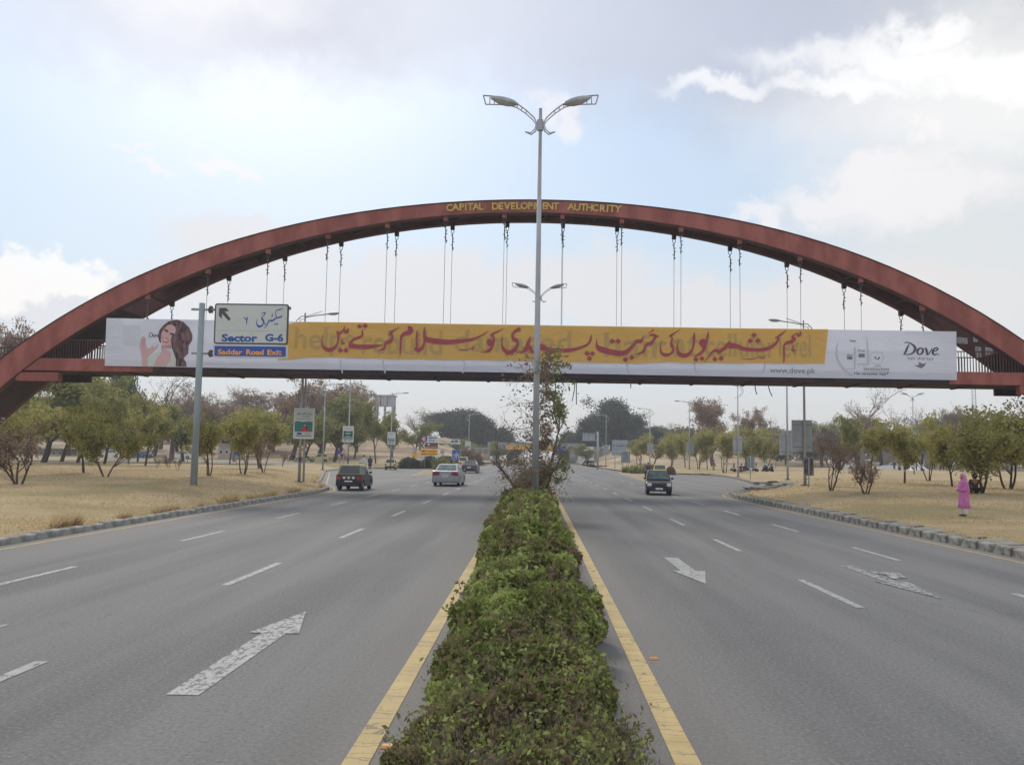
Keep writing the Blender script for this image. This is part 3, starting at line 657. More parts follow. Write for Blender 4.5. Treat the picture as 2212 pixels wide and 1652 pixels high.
# hangers
HF = [(320, 631), (450, 580), (580, 536), (709, 502), (837.5, 479), (963, 465), (1090, 460), (1215, 461), (1343.5, 470), (1471, 487.5), (1598, 514), (1728.5, 551), (1859, 596.5), (1992, 656)]
HR = [(372, 651), (495, 595), (616, 552.5), (737.5, 521), (857.5, 498.5), (978, 483.5), (1096.5, 478), (1216.5, 479), (1333, 487.5), (1456, 505), (1577, 531), (1699.5, 566), (1823, 611), (1946, 669)]
zdeck = 7.0
for lst, w, fb in ((HF, RT/2, f_bot), (HR, BW+RT/2, f_rb)):
    for j, (x, y) in enumerate(lst):
        u, z = BP(x, y, w); z = fb(u)
        h = MB().box((u, w, z-.13), (.24, .24, .30)).build('hanger_bracket', 'red' if w < 1 else 'red_dark', bridge)
        e = MB(); ring_ = [(u+.09*math.sin(t), w, z-.40+.12*math.cos(t)) for t in np.linspace(0, 2*math.pi, 11)]; e.tube(ring_, .022, 5, False)
        top = z-.52; lean = random.uniform(-.05, .05)
        e.tube([(u, w, z-.27), (u, w, z-.30)], .03, 5); pts = [(u+lean*t+.015*math.sin(t*9+j), w, top-1.05*t) for t in np.linspace(0, 1, 8)]; e.tube(pts, .032, 5)
        for q in range(5): e.box((u+lean*q/5+.05*(1 if q % 3 else -1), w, top-.12-.2*q), (.09, .05, .045))
        e.build('cable_clamps', 'dark_steel', h)
        MB().tube([(u, w, top), (u-.01, w, zdl(u)-.1)], .014, 5).build('cable', 'cable_teal' if (j+int(w > 1)) % 3 == 0 else 'cable', h)
def beam(name, w0, w1, fa, fb_, m, a=-40, b=42):
    rings = [[Vector((u, w0, fb_(u))), Vector((u, w0, fa(u))), Vector((u, w1, fa(u))), Vector((u, w1, fb_(u)))] for u in np.linspace(a, b, 12)]
    return MB().loft(rings).build(name, m, bridge)
beam('edge_girder', .03, .33, zdl, zbl, 'red'); beam('edge_girder', BW, BW+.3, zdl, zbl, 'rear_red')
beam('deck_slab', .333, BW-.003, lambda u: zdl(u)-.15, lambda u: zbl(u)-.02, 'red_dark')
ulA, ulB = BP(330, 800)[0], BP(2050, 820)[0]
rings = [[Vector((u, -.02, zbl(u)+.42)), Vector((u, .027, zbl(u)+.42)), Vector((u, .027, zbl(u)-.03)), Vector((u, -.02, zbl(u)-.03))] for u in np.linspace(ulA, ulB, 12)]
MB().loft(rings).build('girder_shade_strip', 'red_dark', bridge)  # added dark strip, stands in for shade on the girder below the banner
for u in np.arange(-27, 28.1, 3.0): MB().box((u, BW/2+.15, zbl(u)-.055), (.16, BW-.5, .06)).build('floor_beam', 'red_dark', bridge)
# end brackets under the deck
for (x0, y0, x1, y1, w, m) in ((32, 803, 122, 822, -.05, 'red'), (122, 800, 194, 826, BW-.1, 'red_dark'), (2149, 830, 2206, 855.5, BW-.1, 'red_dark'), (2206, 832, 2300, 852, -.05, 'red')):
    a, b_ = BP(x0, y0, w), BP(x1, y1, w)
    MB().box(((a[0]+b_[0])/2, w+.1+(.25 if w < 1 else 0), (a[1]+b_[1])/2), (b_[0]-a[0], .2 if w > 1 else .5, abs(a[1]-b_[1]))).build('end_bracket', m, bridge)
# railings
for w, nm in ((.18, 'front'), (BW+.12, 'rear')):
    b = MB()
    for u in np.arange(-29.5, 30, .16): b.box((u, w, zdl(u)+.55), (.035, .035, 1.1))
    o = b.build('railing_bars', 'rear_red', bridge); o['kind'] = 'stuff'
    MB().tube([(-31, w, zdl(-31)+1.12), (31, w, zdl(31)+1.12)], .035, 6).build('top_rail', 'rear_red', bridge)
# approach ramp parapet to the left of the arch
b = MB()
for u in np.arange(-41, -27.8, .22): b.box((u, BW+1.3, zdl(u)+.5), (.04, .04, 1.15))
o = b.build('ramp_railing_bars', 'rear_red', bridge); o['kind'] = 'stuff'
MB().tube([(-41, BW+1.3, zdl(-41)+1.1), (-27.8, BW+1.3, zdl(-28)+1.1)], .04, 6).build('top_rail', 'rear_red', bridge)
beam('ramp_slab', BW+1.1, BW+1.5, zdl, zbl, 'rear_red', -42, -27); beam('ramp_slab', BW+1.1, BW+1.5, zdl, zbl, 'rear_red', 28.5, 44)
# fly posters stuck to the rear rib at both ends
for (x0, y0, x1, y1) in ((203, 700, 220, 710), (186, 718, 196, 735), (205, 714, 216, 741), (2067, 728, 2090, 742), (2102, 726, 2112, 738), (2106, 748, 2120, 772), (2128, 750, 2145, 782)):
    a, b_ = BP(x0, y0, BW), BP(x1, y1, BW); w = BW-.012
    MB().add([(a[0], w, b_[1]), (b_[0], w, b_[1]-.03), (b_[0], w, a[1]-.04), (a[0], w, a[1])], [(0, 1, 2, 3)]).build('fly_poster', mat('torn_pale_poster', (.36, .38, .38), .9, .35, 6.0), bridge)
# raised letters along the crown
def letters(word, pts):
    for ch, (x, y, h) in zip(word, pts):
        u, z = BP(x, y, 0); s = h/1876*BD; sl2 = (f_top(u+.3)-f_top(u-.3))/.6; a = math.atan(sl2)
        place_text('letter', ch, 'gold', bridge, (u, -.04, z), (math.cos(a), 0, math.sin(a)), (-math.sin(a), 0, math.cos(a)), height=s, bold=.035, extrude=.02)
def zz(l): return [((1080+x*.235)/1.17179, (500+y*.235)/1.17179, 16.2) for x, y in l]
letters('CAPITAL', zz([(246, 113), (312, 106), (380, 104), (422, 103), (472, 101), (532, 101), (588, 101)]))
letters('DEVELOPMENT', zz([(740, 98), (800, 96), (868, 96), (932, 95), (990, 95), (1052, 94), (1118, 94), (1190, 94), (1272, 94), (1328, 95), (1392, 96)]))
letters('AUTHCRITY', zz([(1555, 103), (1622, 107), (1690, 108), (1752, 110), (1815, 116), (1898, 120), (1948, 121), (1998, 122), (2060, 126)]))
# straps hanging under the deck
for (x, y0, y1, dx) in ((1243, 822, 866, -7), (1245, 822, 874, 0), (1362, 824, 838, 1), (1494, 826, 832, 0), (1630, 832, 852, 5), (1658, 830, 856, 10)):
    a, b_ = BP(x, y0, .5), BP(x+dx, y1, .5); MB().tube([(a[0], .5, a[1]+.2), (a[0]+(b_[0]-a[0])*.4, .5, (a[1]+b_[1])/2), (b_[0], .5, b_[1])], .028, 5).build('hanging_strap', 'dark_steel', bridge)

# ================================================================== banners on the bridge
def ripple(u, z): return .022*math.sin(u*2.3+z*.55+.9*math.sin(u*.7))+.012*math.sin(u*4.9-z*1.3)
def PW(vx, vy, w):
    u, z = BP(vx, vy, w); return (u, w+(ripple(u, z) if w <= -.155 else 0), z)
ban = thing('banner', 'long white shampoo advertising banner tied along the footbridge railing', 'banner', B0, -BETA)
WB = -.10
def edge(pts, n=10): return [tuple(p) for p in ipl([(x, y) for x, y in pts], n)]
topE = edge([(230, 687), (600, 694), (1100, 701), (1600, 709), (2066, 716)]); botE = edge([(226, 790), (560, 796), (1158, 805.5), (1600, 813.5), (2067, 821)])
def fabric(name, top, bot, w, m, parent, th=.02):
    n = len(top); b = MB(); vs = []
    if w <= -.155:
        # woven cloth: a fine rippled grid, front and back
        K = 150; NR = 9; ix = np.linspace(0, n-1, K); tx_ = np.array(top); bx_ = np.array(bot)
        for side in (0, th):
            for t_ in ix:
                i0 = min(int(t_), n-2); fr_ = t_-i0; a_ = tx_[i0]*(1-fr_)+tx_[i0+1]*fr_; c_ = bx_[i0]*(1-fr_)+bx_[i0+1]*fr_
                for j in range(NR):
                    q = a_+(c_-a_)*j/(NR-1); u_, w_, z_ = PW(q[0], q[1], w); vs.append((u_, w_+side, z_))
        fs = []
        for s_ in range(2):
            o_ = s_*K*NR
            for i in range(K-1):
                for j in range(NR-1):
                    q = (o_+i*NR+j, o_+i*NR+j+1, o_+(i+1)*NR+j+1, o_+(i+1)*NR+j); fs.append(q if s_ == 0 else q[::-1])
        return b.add(vs, fs).build(name, m, parent, True)
    for (x, y), (x2, y2) in zip(top, bot):
        vs += [PW(x, y, w), PW(x2, y2, w), PW(x, y, w+th), PW(x2, y2, w+th)]
    fs = []
    for i in range(n-1):
        a, c_ = 4*i, 4*i+4
        fs += [(a, a+1, c_+1, c_), (a+2, c_+2, c_+3, a+3), (a, c_, c_+2, a+2), (a+1, a+3, c_+3, c_+1)]
    fs += [(0, 2, 3, 1), (4*n-4, 4*n-3, 4*n-1, 4*n-2)]
    return b.add(vs, fs).build(name, m, parent)
fabric('banner_sheet', topE, botE, WB, 'banner_white', ban)
yb = thing('cloth_banner', 'long yellow cloth banner with crimson Urdu calligraphy over the white banner', 'banner', B0, -BETA)
WY = -.16
yt = edge([(604, 703), (626, 700.5), (678, 695.4), (1000, 700), (1205, 703.5), (1370, 706), (1450, 706.5), (1560, 708.5), (1789, 711)], 4)
ybot = edge([(600, 777), (626, 776.2), (678, 770.8), (861, 775), (1094, 778), (1352, 784.4), (1420, 782), (1501, 783), (1781, 784.5)], 4)
fabric('cloth', yt, ybot, WY, 'banner_yellow', yb)
def ribbon(name, strokes, m, parent, w, tf, n=6):
    b = MB()
    for si, st_ in enumerate(strokes):
        P = ipl(st_, n) if len(st_) > 2 else [np.array(p, float) for p in st_]
        vs = []
        for i, p in enumerate(P):
            t = P[min(i+1, len(P)-1)][:2]-P[max(i-1, 0)][:2]; L = math.hypot(*t) or 1; nx, ny = -t[1]/L, t[0]/L; h = max(p[2], 3)/2
            for s_ in (1, -1):
                x, y = tf(p[0]+s_*nx*h, p[1]+s_*ny*h); vs.append(PW(x, y, w-si*.0012) if callable(PW) and parent in (ban, yb) else tf3(x, y, w-si*.0012))
        b.add(vs, [(2*i, 2*i+1, 2*i+3, 2*i+2) for i in range(len(P)-1)])
    return b.build(name, m, parent)
def tfz(x0, y0, s): return lambda x, y: ((x0+x*s)/1.17179, (y0+y*s)/1.17179)
def dia(cx, cy, r): return [(cx-r, cy-1, 2), (cx, cy, 2*r*.96), (cx+r, cy+1, 2)]
def dots(l, name, m, parent, w, tf):
    for cx, cy, r in l:
        b = MB(); b.add([PW(*tf(cx+dx, cy+dy), w) for dx, dy in ((-r, .1*r), (-.1*r, -r*.95), (r, -.1*r), (.1*r, r*.95))], [(0, 1, 2, 3)]); b.build(name, m, parent)
def oval(cx, cy, rx, ry, n=14): return [(cx+rx*math.cos(2*math.pi*k/n), cy+ry*math.sin(2*math.pi*k/n)) for k in range(n)]
def patch(name, polys, m, parent, w, tf):
    b = MB()
    for i, p in enumerate(polys): b.add([PW(*tf(x, y), w-i*.0008) for x, y in p], [tuple(range(len(p)))])
    return b.build(name, m, parent)
# show-through of the print beneath the yellow cloth
def ghost(txt, x0, x1, yc, h):
    a, b_ = BP(x0, yc, WY-.01), BP(x1, yc+(x1-x0)*.0158, WY-.01); L = math.hypot(b_[0]-a[0], b_[1]-a[1]); e = ((b_[0]-a[0])/L, 0, (b_[1]-a[1])/L)
    o_ = place_text('show_through_word', txt, 'ghost', yb, ((a[0]+b_[0])/2, WY-.014, (a[1]+b_[1])/2), e, (-e[2], 0, e[0]), width=L, height=h/1876*BD, bold=.004)
    for v_ in o_.data.vertices: v_.co.y += ripple(v_.co.x, v_.co.z)
ghost('helps', 637, 765, 737, 62); ghost('rebuild', 783, 955, 738, 53); ghost('damaged', 1140-158, 1233, 742, 62)
ghost('hair', 1329-23, 1440, 744, 53); ghost('at', 1452, 1518-28+20, 747, 46); ghost('cellular', 1508+16, 1677, 745, 50); ghost('level', 1683, 1752, 746, 50)
tA = tfz(790, 810, .1311); tB = tfz(1050, 810, .14919); tC = tfz(1370, 820, .14014); tD = tfz(1660, 820, .18535)
SA = [[(215,272,6),(195,360,16),(190,440,26),(220,520,50),(290,568,78),(360,568,76),(430,530,60),(480,460,36),(500,380,34),(505,300,50),(495,240,50),(485,205,24)],
 [(500,262,56),(550,240,50),(590,205,30),(622,160,22),(632,105,4)],
 [(612,215,30),(650,225,78),(682,210,60),(695,165,20)],
 [(628,340,5),(590,375,14),(565,420,18),(575,450,26),(600,448,44),(625,425,30)],
 [(985,165,6),(968,215,26),(970,280,34),(935,325,46),(860,350,48),(790,385,44),(745,435,44),(712,500,24)],
 [(703,515,8),(760,500,84),(900,514,82),(1060,514,82),(1200,502,60),(1300,487,30),(1375,475,5)],
 [(1690,132,5),(1620,175,22),(1560,210,36),(1520,245,60),(1480,290,12)], [(1510,235,20),(1545,290,40),(1545,350,36),(1520,400,70),(1470,420,70),(1425,440,55),(1405,500,36),(1385,550,50),(1320,575,28),(1250,588,5)],
 [(1850,115,14),(1885,160,100),(1905,200,92),(1870,240,86),(1810,252,78),(1750,285,60),(1715,340,42),(1712,440,34),(1705,560,34),(1700,640,22),(1695,705,5)],
 [(2030,195,5),(2022,260,34),(2020,400,40),(2018,540,36)], [(2182,130,5),(2168,190,32),(2165,300,45),(2170,400,40),(2150,480,45),(2110,545,64),(2050,580,76),(2000,560,50),(1972,520,6)]]
SB = [[(165,290,50),(215,330,88),(300,350,90),(400,364,90),(600,372,80),(800,352,64),(940,335,50),(1060,295,30),(1160,245,24),(1250,182,5)],
 [(735,505,5),(850,502,14),(930,488,12),(985,480,26),(1000,432,4)], [(1508,135,5),(1420,190,24),(1340,225,40),(1300,260,40),(1272,272,12)],
 [(1300,255,20),(1335,290,36),(1340,350,36),(1320,420,40),(1290,490,50),(1240,525,50),(1180,538,20),(1120,545,5)], [(1215,385,10),(1240,380,96),(1265,380,118),(1300,378,100),(1318,378,30)],
 [(1495,235,5),(1478,330,16),(1480,430,30),(1520,510,60),(1590,548,74),(1670,520,70),(1730,450,50),(1745,380,40),(1715,340,66),(1680,320,60),(1657,260,40),(1690,200,50),(1740,165,55),(1775,148,44),(1782,195,10)],
 [(1960,270,6),(1940,350,40),(1910,430,62),(1880,500,66),(1840,530,40),(1745,555,6)], [(1935,420,30),(1970,500,60),(2010,560,40)], [(2060,418,70),(2130,440,80),(2212,470,85)]]
SC_ = [[(-90,395,72),(0,425,88),(150,462,80),(350,475,70),(520,470,64),(660,440,50),(800,390,40),(870,330,36),(895,260,36),(910,180,5)],
 [(180,590,5),(300,590,14),(400,578,10),(460,585,24),(495,548,4)],
 [(1008,255,6),(1000,330,22),(1012,400,56),(1060,445,96),(1200,490,102),(1400,527,96),(1520,512,88),(1610,440,60),(1680,360,45),(1720,312,56),(1790,310,72),(1825,280,40),(1843,205,5)],
 [(1935,235,6),(1975,195,26),(2040,200,50),(2085,222,46),(2132,218,6)], [(2080,225,20),(2060,240,44),(2030,290,40),(1980,350,66),(1910,370,56),(1870,430,36),(1840,500,48),(1780,530,36),(1700,552,5)],
 [(1915,178,4),(1970,145,12),(2000,120,10),(2030,105,12),(2015,130,10),(1985,125,8)]]
SD = [[(335,75,5),(270,115,16),(215,150,30),(178,167,16)], [(205,160,20),(225,200,22),(210,260,26),(225,300,46),(240,350,26),(210,400,30),(150,422,46),(90,405,40),(65,350,22),(68,280,12),(90,220,4)],
 [(533,112,5),(522,180,38),(520,260,30),(495,350,28),(450,410,46),(380,430,56),(320,405,50),(295,340,28),(298,260,12),(315,205,4)],
 [(720,105,5),(710,160,30),(690,260,30),(655,350,40),(610,400,40),(570,425,24),(525,438,5)], [(590,268,10),(615,262,92),(645,262,126),(675,262,100),(690,262,30)],
 [(665,515,5),(720,450,18),(770,385,28),(820,355,36),(870,378,46),(910,350,40),(960,305,46),(1005,235,14)],
 [(1000,240,12),(1012,290,76),(1100,300,60),(1200,335,55),(1320,348,46),(1450,348,46),(1550,325,44),(1620,280,34),(1670,220,26),(1662,185,30),(1630,188,12)], [(1650,185,20),(1700,150,26),(1740,120,20),(1785,85,4)],
 [(1155,470,4),(1300,478,12),(1400,460,8),(1470,462,18),(1495,440,4)],
 [(1975,105,24),(1975,140,34),(1945,160,30),(1932,120,16)], [(1935,118,8),(1890,145,16),(1870,180,40),(1895,205,40),(1850,240,50),(1790,255,38),(1755,290,26),(1750,380,24),(1752,470,20),(1748,540,5)],
 [(1930,265,4),(1880,305,12),(1862,345,20),(1882,362,36),(1908,348,12)]]
WT = WY-.030
for st_, tf, dd in ((SA, tA, [(542,583,55),(652,585,55),(918,120,50),(1020,112,55)]), (SB, tB, [(2100,262,40)]), (SC_, tC, [(828,530,52),(922,535,50),(872,622,52),(1283,308,52),(1387,310,54),(1522,640,52),(1635,605,52)]),
                    (SD, tD, [(548,482,38),(630,470,38),(808,478,36),(892,468,38),(1343,150,40),(1290,228,40),(1397,228,42)])):
    ribbon('calligraphy', st_, 'crimson', yb, WT, tf); dots(dd, 'diamond_dot', 'crimson', yb, WT, tf)
# ---- print on the white banner
tW = tfz(340, 780, .09946); w0 = WB-.006
ph = patch('printed_hair', [[(1090,290),(1250,350),(1400,500),(1480,680),(1470,820),(1380,960),(1370,1150),(1250,1280),(1320,1370),(1325,1490),(1050,1480),(1060,1300),(1000,1130),(940,980),(900,700),(700,900),(640,860),(595,700),(640,560),(720,450),(850,350),(960,310)]], 'hair_print', ban, w0-.004, tW)
patch('printed_hair_highlights', [[(1180,620),(1260,640),(1290,760),(1230,840),(1200,720)], [(1340,600),(1400,640),(1420,780),(1370,860),(1340,740)], [(1050,1010),(1120,1040),(1180,1150),(1130,1180),(1060,1100)], [(1240,900),(1330,940),(1300,1060),(1240,1020)], [(1130,1180),(1230,1240),(1200,1280),(1130,1240)], [(1200,1350),(1280,1400),(1270,1470),(1190,1420)], [(1000,720),(1060,700),(1080,860),(1030,900)]], 'hair_light', ban, w0-.008, tW)
patch('printed_skin', [[(205,1470),(195,1300),(150,1050),(135,900),(150,830),(175,740),(215,730),(240,720),(285,760),(290,900),(320,1020),(420,1010),(440,950),(475,940),(500,1000),(560,960),(590,915),(605,930),(590,1010),(500,1100),(420,1180),(340,1260),(330,1470)],
      [(490,1475),(560,1280),(640,1190),(690,1080),(690,930),(760,970),(900,960),(960,1010),(900,1060),(940,1180),(930,1320),(860,1440),(800,1478)]], 'skin_print', ban, w0-.002, tW)
patch('printed_top', [[(335,1475),(350,1300),(480,1180),(650,1080),(600,1240),(540,1320),(490,1475)], [(790,1030),(930,1030),(1010,1150),(1050,1300),(1040,1480),(800,1480),(880,1400),(935,1280),(925,1140)]], 'signwhite', ban, w0-.0048, tW)
fc = patch('printed_face', [[(930,410),(1040,470),(1055,560),(1040,640),(960,690),(925,800),(935,880),(880,940),(760,945),(690,900),(670,820),(690,640),(760,520),(850,430)]], 'skin_print', ban, w0-.0105, tW)
patch('printed_face_shade', [[(690,960),(760,945),(880,940),(950,900),(960,1000),(880,1010),(760,1000),(690,1030)], [(200,770),(212,770),(210,980),(198,980)], [(240,770),(250,770),(246,980),(236,980)], [(800,745),(870,765),(850,790),(790,775)]], 'skin_print2', ban, w0-.013, tW)
patch('printed_lips', [[(705,735),(770,765),(890,820),(850,880),(760,872),(718,820)]], 'lip_print', ban, w0-.013, tW); patch('printed_teeth', [[(722,758),(875,826),(800,845),(740,815)]], 'signwhite', ban, w0-.0155, tW)
patch('printed_eyes', [[(745,520),(800,530),(875,585),(850,618),(780,595)], [(895,622),(1000,640),(1015,660),(975,685),(910,675)]], 'hair_print', ban, w0-.0135, tW)
tL = tfz(0, 640, .34358)
patch('printed_grey_square', [[(903,530),(1030,535),(1028,680),(905,676)]], 'shade_print', ban, w0, tL)
def ptxt(txt, x0, x1, yc, h, m, w=w0, parent=ban, bold=0.0, shear=0.0, name='printed_word'):
    a, b_ = BP(x0, yc, w), BP(x1, yc+(x1-x0)*.0158, w); L = math.hypot(b_[0]-a[0], b_[1]-a[1]); e = ((b_[0]-a[0])/L, 0, (b_[1]-a[1])/L)
    return place_text(name, txt, m, parent, ((a[0]+b_[0])/2, w, (a[1]+b_[1])/2), e, (-e[2], 0, e[0]), width=L, height=h/1876*BD, bold=bold, shear=shear)
def dove(x0, y0, s, m, w, full=True):
    """brush lettering of the shampoo name; x0,y0 left and baseline in the photograph, s letter height"""
    st_ = [[(.10,-1,6),(.30,-1.05,8),(.62,-.98,9),(.98,-.70,18),(1.02,-.42,20),(.80,-.12,12),(.45,0,8),(.0,0,4)], [(.52,-.92,5),(.36,-.6,14),(.22,-.25,16),(.10,-.02,8)],
           [(1.52,-.60,8),(1.30,-.45,16),(1.22,-.20,16),(1.38,-.02,8),(1.62,-.14,14),(1.72,-.42,16),(1.52,-.60,8)]]
    if full: st_ += [[(1.86,-.58,8),(1.98,-.50,16),(2.06,-.22,16),(2.10,0,8),(2.36,-.30,8),(2.50,-.62,5)], [(2.50,-.28,5),(2.82,-.36,8),(3.0,-.52,12),(2.84,-.63,9),(2.62,-.44,14),(2.56,-.18,17),(2.72,-.02,10),(2.98,-.14,5)]]
    else: st_ += [[(1.86,-.58,8),(1.98,-.50,16),(2.06,-.22,16),(2.10,-.05,8)]]
    conv = [[(x0+a*s, y0+(b_+.016*a)*s, wd*s*.0095) for a, b_, wd in q_] for q_ in st_]
    b = MB()
    for si, q_ in enumerate(conv):
        P = ipl(q_, 6); vs = []
        for i, p in enumerate(P):
            t = P[min(i+1, len(P)-1)][:2]-P[max(i-1, 0)][:2]; L = math.hypot(*t) or 1; nx, ny = -t[1]/L, t[0]/L; h = max(p[2], .25)/2*1.25
            for s_ in (1, -1): vs.append(PW(p[0]+s_*nx*h, p[1]+s_*ny*h, w-si*.001))
        b.add(vs, [(2*i, 2*i+1, 2*i+3, 2*i+2) for i in range(len(P)-1)])
    return b.build('brand_lettering', m, ban)
dove(1951, 765.5, 25, 'ink', w0); ptxt('hair therapy', 1961, 2017, 774.5, 9, 'greyink')
ptxt('.', 2026, 2028.5, 766, 2.4, 'ink')
dove(320, 728, 9.5, 'ink', w0, False)
ptxt('www.dove.pk', 1663, 1761, 801, 15.5, 'greyink', bold=.004); ptxt('keratinactives', 1866, 1921, 796, 6.5, 'greyink', bold=.01); ptxt('with', 1889, 1903, 790, 4.5, 'greyink')
ptxt('10x stronger hair*', 1845, 1920, 807, 7.5, 'ink', bold=.02); ptxt('New', 1836, 1849, 736, 5, 'ink', bold=.02); ptxt('shampoo vs. non-conditioning shampoo', 440, 520, 786, 3.5, 'paleink')
tE = tfz(2050, 760, .24503)
patch('printed_disc_edge', [[(300,420),(270,480),(262,560),(285,640),(340,720),(400,770),(470,785),(400,745),(345,690),(300,620),(280,550),(284,480)]], 'paleink', ban, w0, tE)
patch('printed_dove_bird', [[(1080,672),(1120,690),(1150,702),(1185,680),(1200,648),(1165,655),(1120,636),(1128,668)]], 'greyink', ban, w0, tE)
patch('printed_bottle_shadow', [[(585,345),(600,440),(618,660),(600,672),(485,664),(485,655),(590,655)], [(455,480),(475,490),(470,715),(380,715),(378,705),(455,705)]], 'paleink', ban, w0, tE)
patch('printed_bottle_label', [[(505,550),(568,552),(566,590),(503,588)], [(385,578),(440,580),(438,612),(383,610)]], 'greyink', ban, w0-.002, tE)
patch('printed_hexagon', [[(665,592),(680,575),(684,600),(700,606),(714,578),(724,590),(712,610),(690,612)]], 'ink', ban, w0, tE)
hx = [(690,528),(745,545),(762,590),(742,645),(695,660),(640,642),(622,592),(640,545)]
ribbon('printed_hexagon', [[(x, y, 6) for x, y in hx+[hx[0]]]], 'paleink', ban, w0-.001, tE, 1)
ribbon('printed_rule', [[(560,735,4),(690,737,4),(820,740,4)]], 'greyink', ban, w0, tE, 1)
ptxt('Dove', 1853, 1868, 757, 5, 'ink', shear=.3, bold=.01); ptxt('Dove', 1829.5, 1842, 766.5, 4.5, 'ink', shear=.3, bold=.01)
# seams / creases below the yellow cloth
for x in (735, 827, 1002, 1180, 1353, 1499, 1650): ribbon('seam', [[(x, 778, .7), (x+2, 793, .6), (x+(5 if x % 2 else -3), 806, .5)]], 'paleink', ban, w0, lambda a, b_: (a, b_), 2)
# ================================================================== street lamps
def to_local(t):
    inv = t.matrix_basis.inverted() if True else None
    return lambda vx, vy, dy=0.0: AT(vx, vy, t.location.y+dy)-t.location
def median_lamp(loc, H, label, s=1.0, group='twin-armed lamp posts in the median'):
    t = thing('street_lamp', label, 'street lamp', loc, random.uniform(-.02, .02), group)
    MB().tube([(0, 0, 0), (0, 0, H*.45), (0, 0, H+.55*s)], [.105*s, .088*s, .055*s], 12).build('pole', 'steel', t, True)
    MB().loft([[Vector((sx*.2*s, sy*.2*s, z)) for sx, sy in ((-1, -1), (1, -1), (1, 1), (-1, 1))] for z in (0, .03)]).build('base_plate', 'dark_steel', t)
    MB().tube([(0, 0, H-.16*s), (0, 0, H+.18*s)], .10*s, 10).build('hub', 'steel', t)
    for sg in (-1, 1):
        a = MB(); P = lambda l: [(sg*x*s, 0, H+z*s) for x, z in l]
        a.tube(P([(.47, -.20), (.27, -.29), (.14, -.18), (.09, .04), (.19, .25), (.44, .49), (.72, .70), (.97, .82), (1.26, .92), (1.54, .96), (1.81, .98)]), .022*s, 6)
        a.tube(P([(.47, -.20), (.30, -.24), (.17, -.12), (.13, .04), (.23, .18), (.46, .39), (.74, .58), (1.0, .66), (1.3, .68), (1.73, .69)]), .018*s, 6)
        a.tube(P([(1.81, .98), (1.73, .69)]), .022*s, 5)
        for x0, z0, x1, z1 in ((.44, .49, .46, .39), (.58, .60, .6, .49), (.72, .70, .74, .58), (.9, .78, .9, .63), (1.45, .95, 1.46, .68), (1.6, .97, 1.6, .69)): a.tube(P([(x0, z0), (x1, z1)]), .014*s, 4)
        a.build('arm', 'steel', t)
        rt = Matrix.Rotation(-sg*R(14), 3, 'Y')
        h = MB().ell((sg*1.14*s, 0, H+.80*s), (.46*s, .15*s, .12*s), 12, 8, rt).build('lamp_head', 'steel', t, True)
        MB().ell((sg*1.14*s, 0, H+.755*s), (.36*s, .12*s, .105*s), 10, 6, rt).build('lamp_bowl', 'lamp_glass', h, True)
    return t
median_lamp((-.02, 26.5, .05), 12.3, 'tall twin-armed street lamp in the hedge, nearest and tallest, cutting the arch lettering')
median_lamp((.06, 56.5, .05), 12.35, 'smaller twin-armed street lamp directly behind the nearest one, heads under the arch crown')
p = AT(1974, 985, 112); median_lamp((p.x, 112, .5), 9.6, 'distant twin-armed lamp rising above the park trees on the right', .85, 'twin-armed lamp posts in the park')
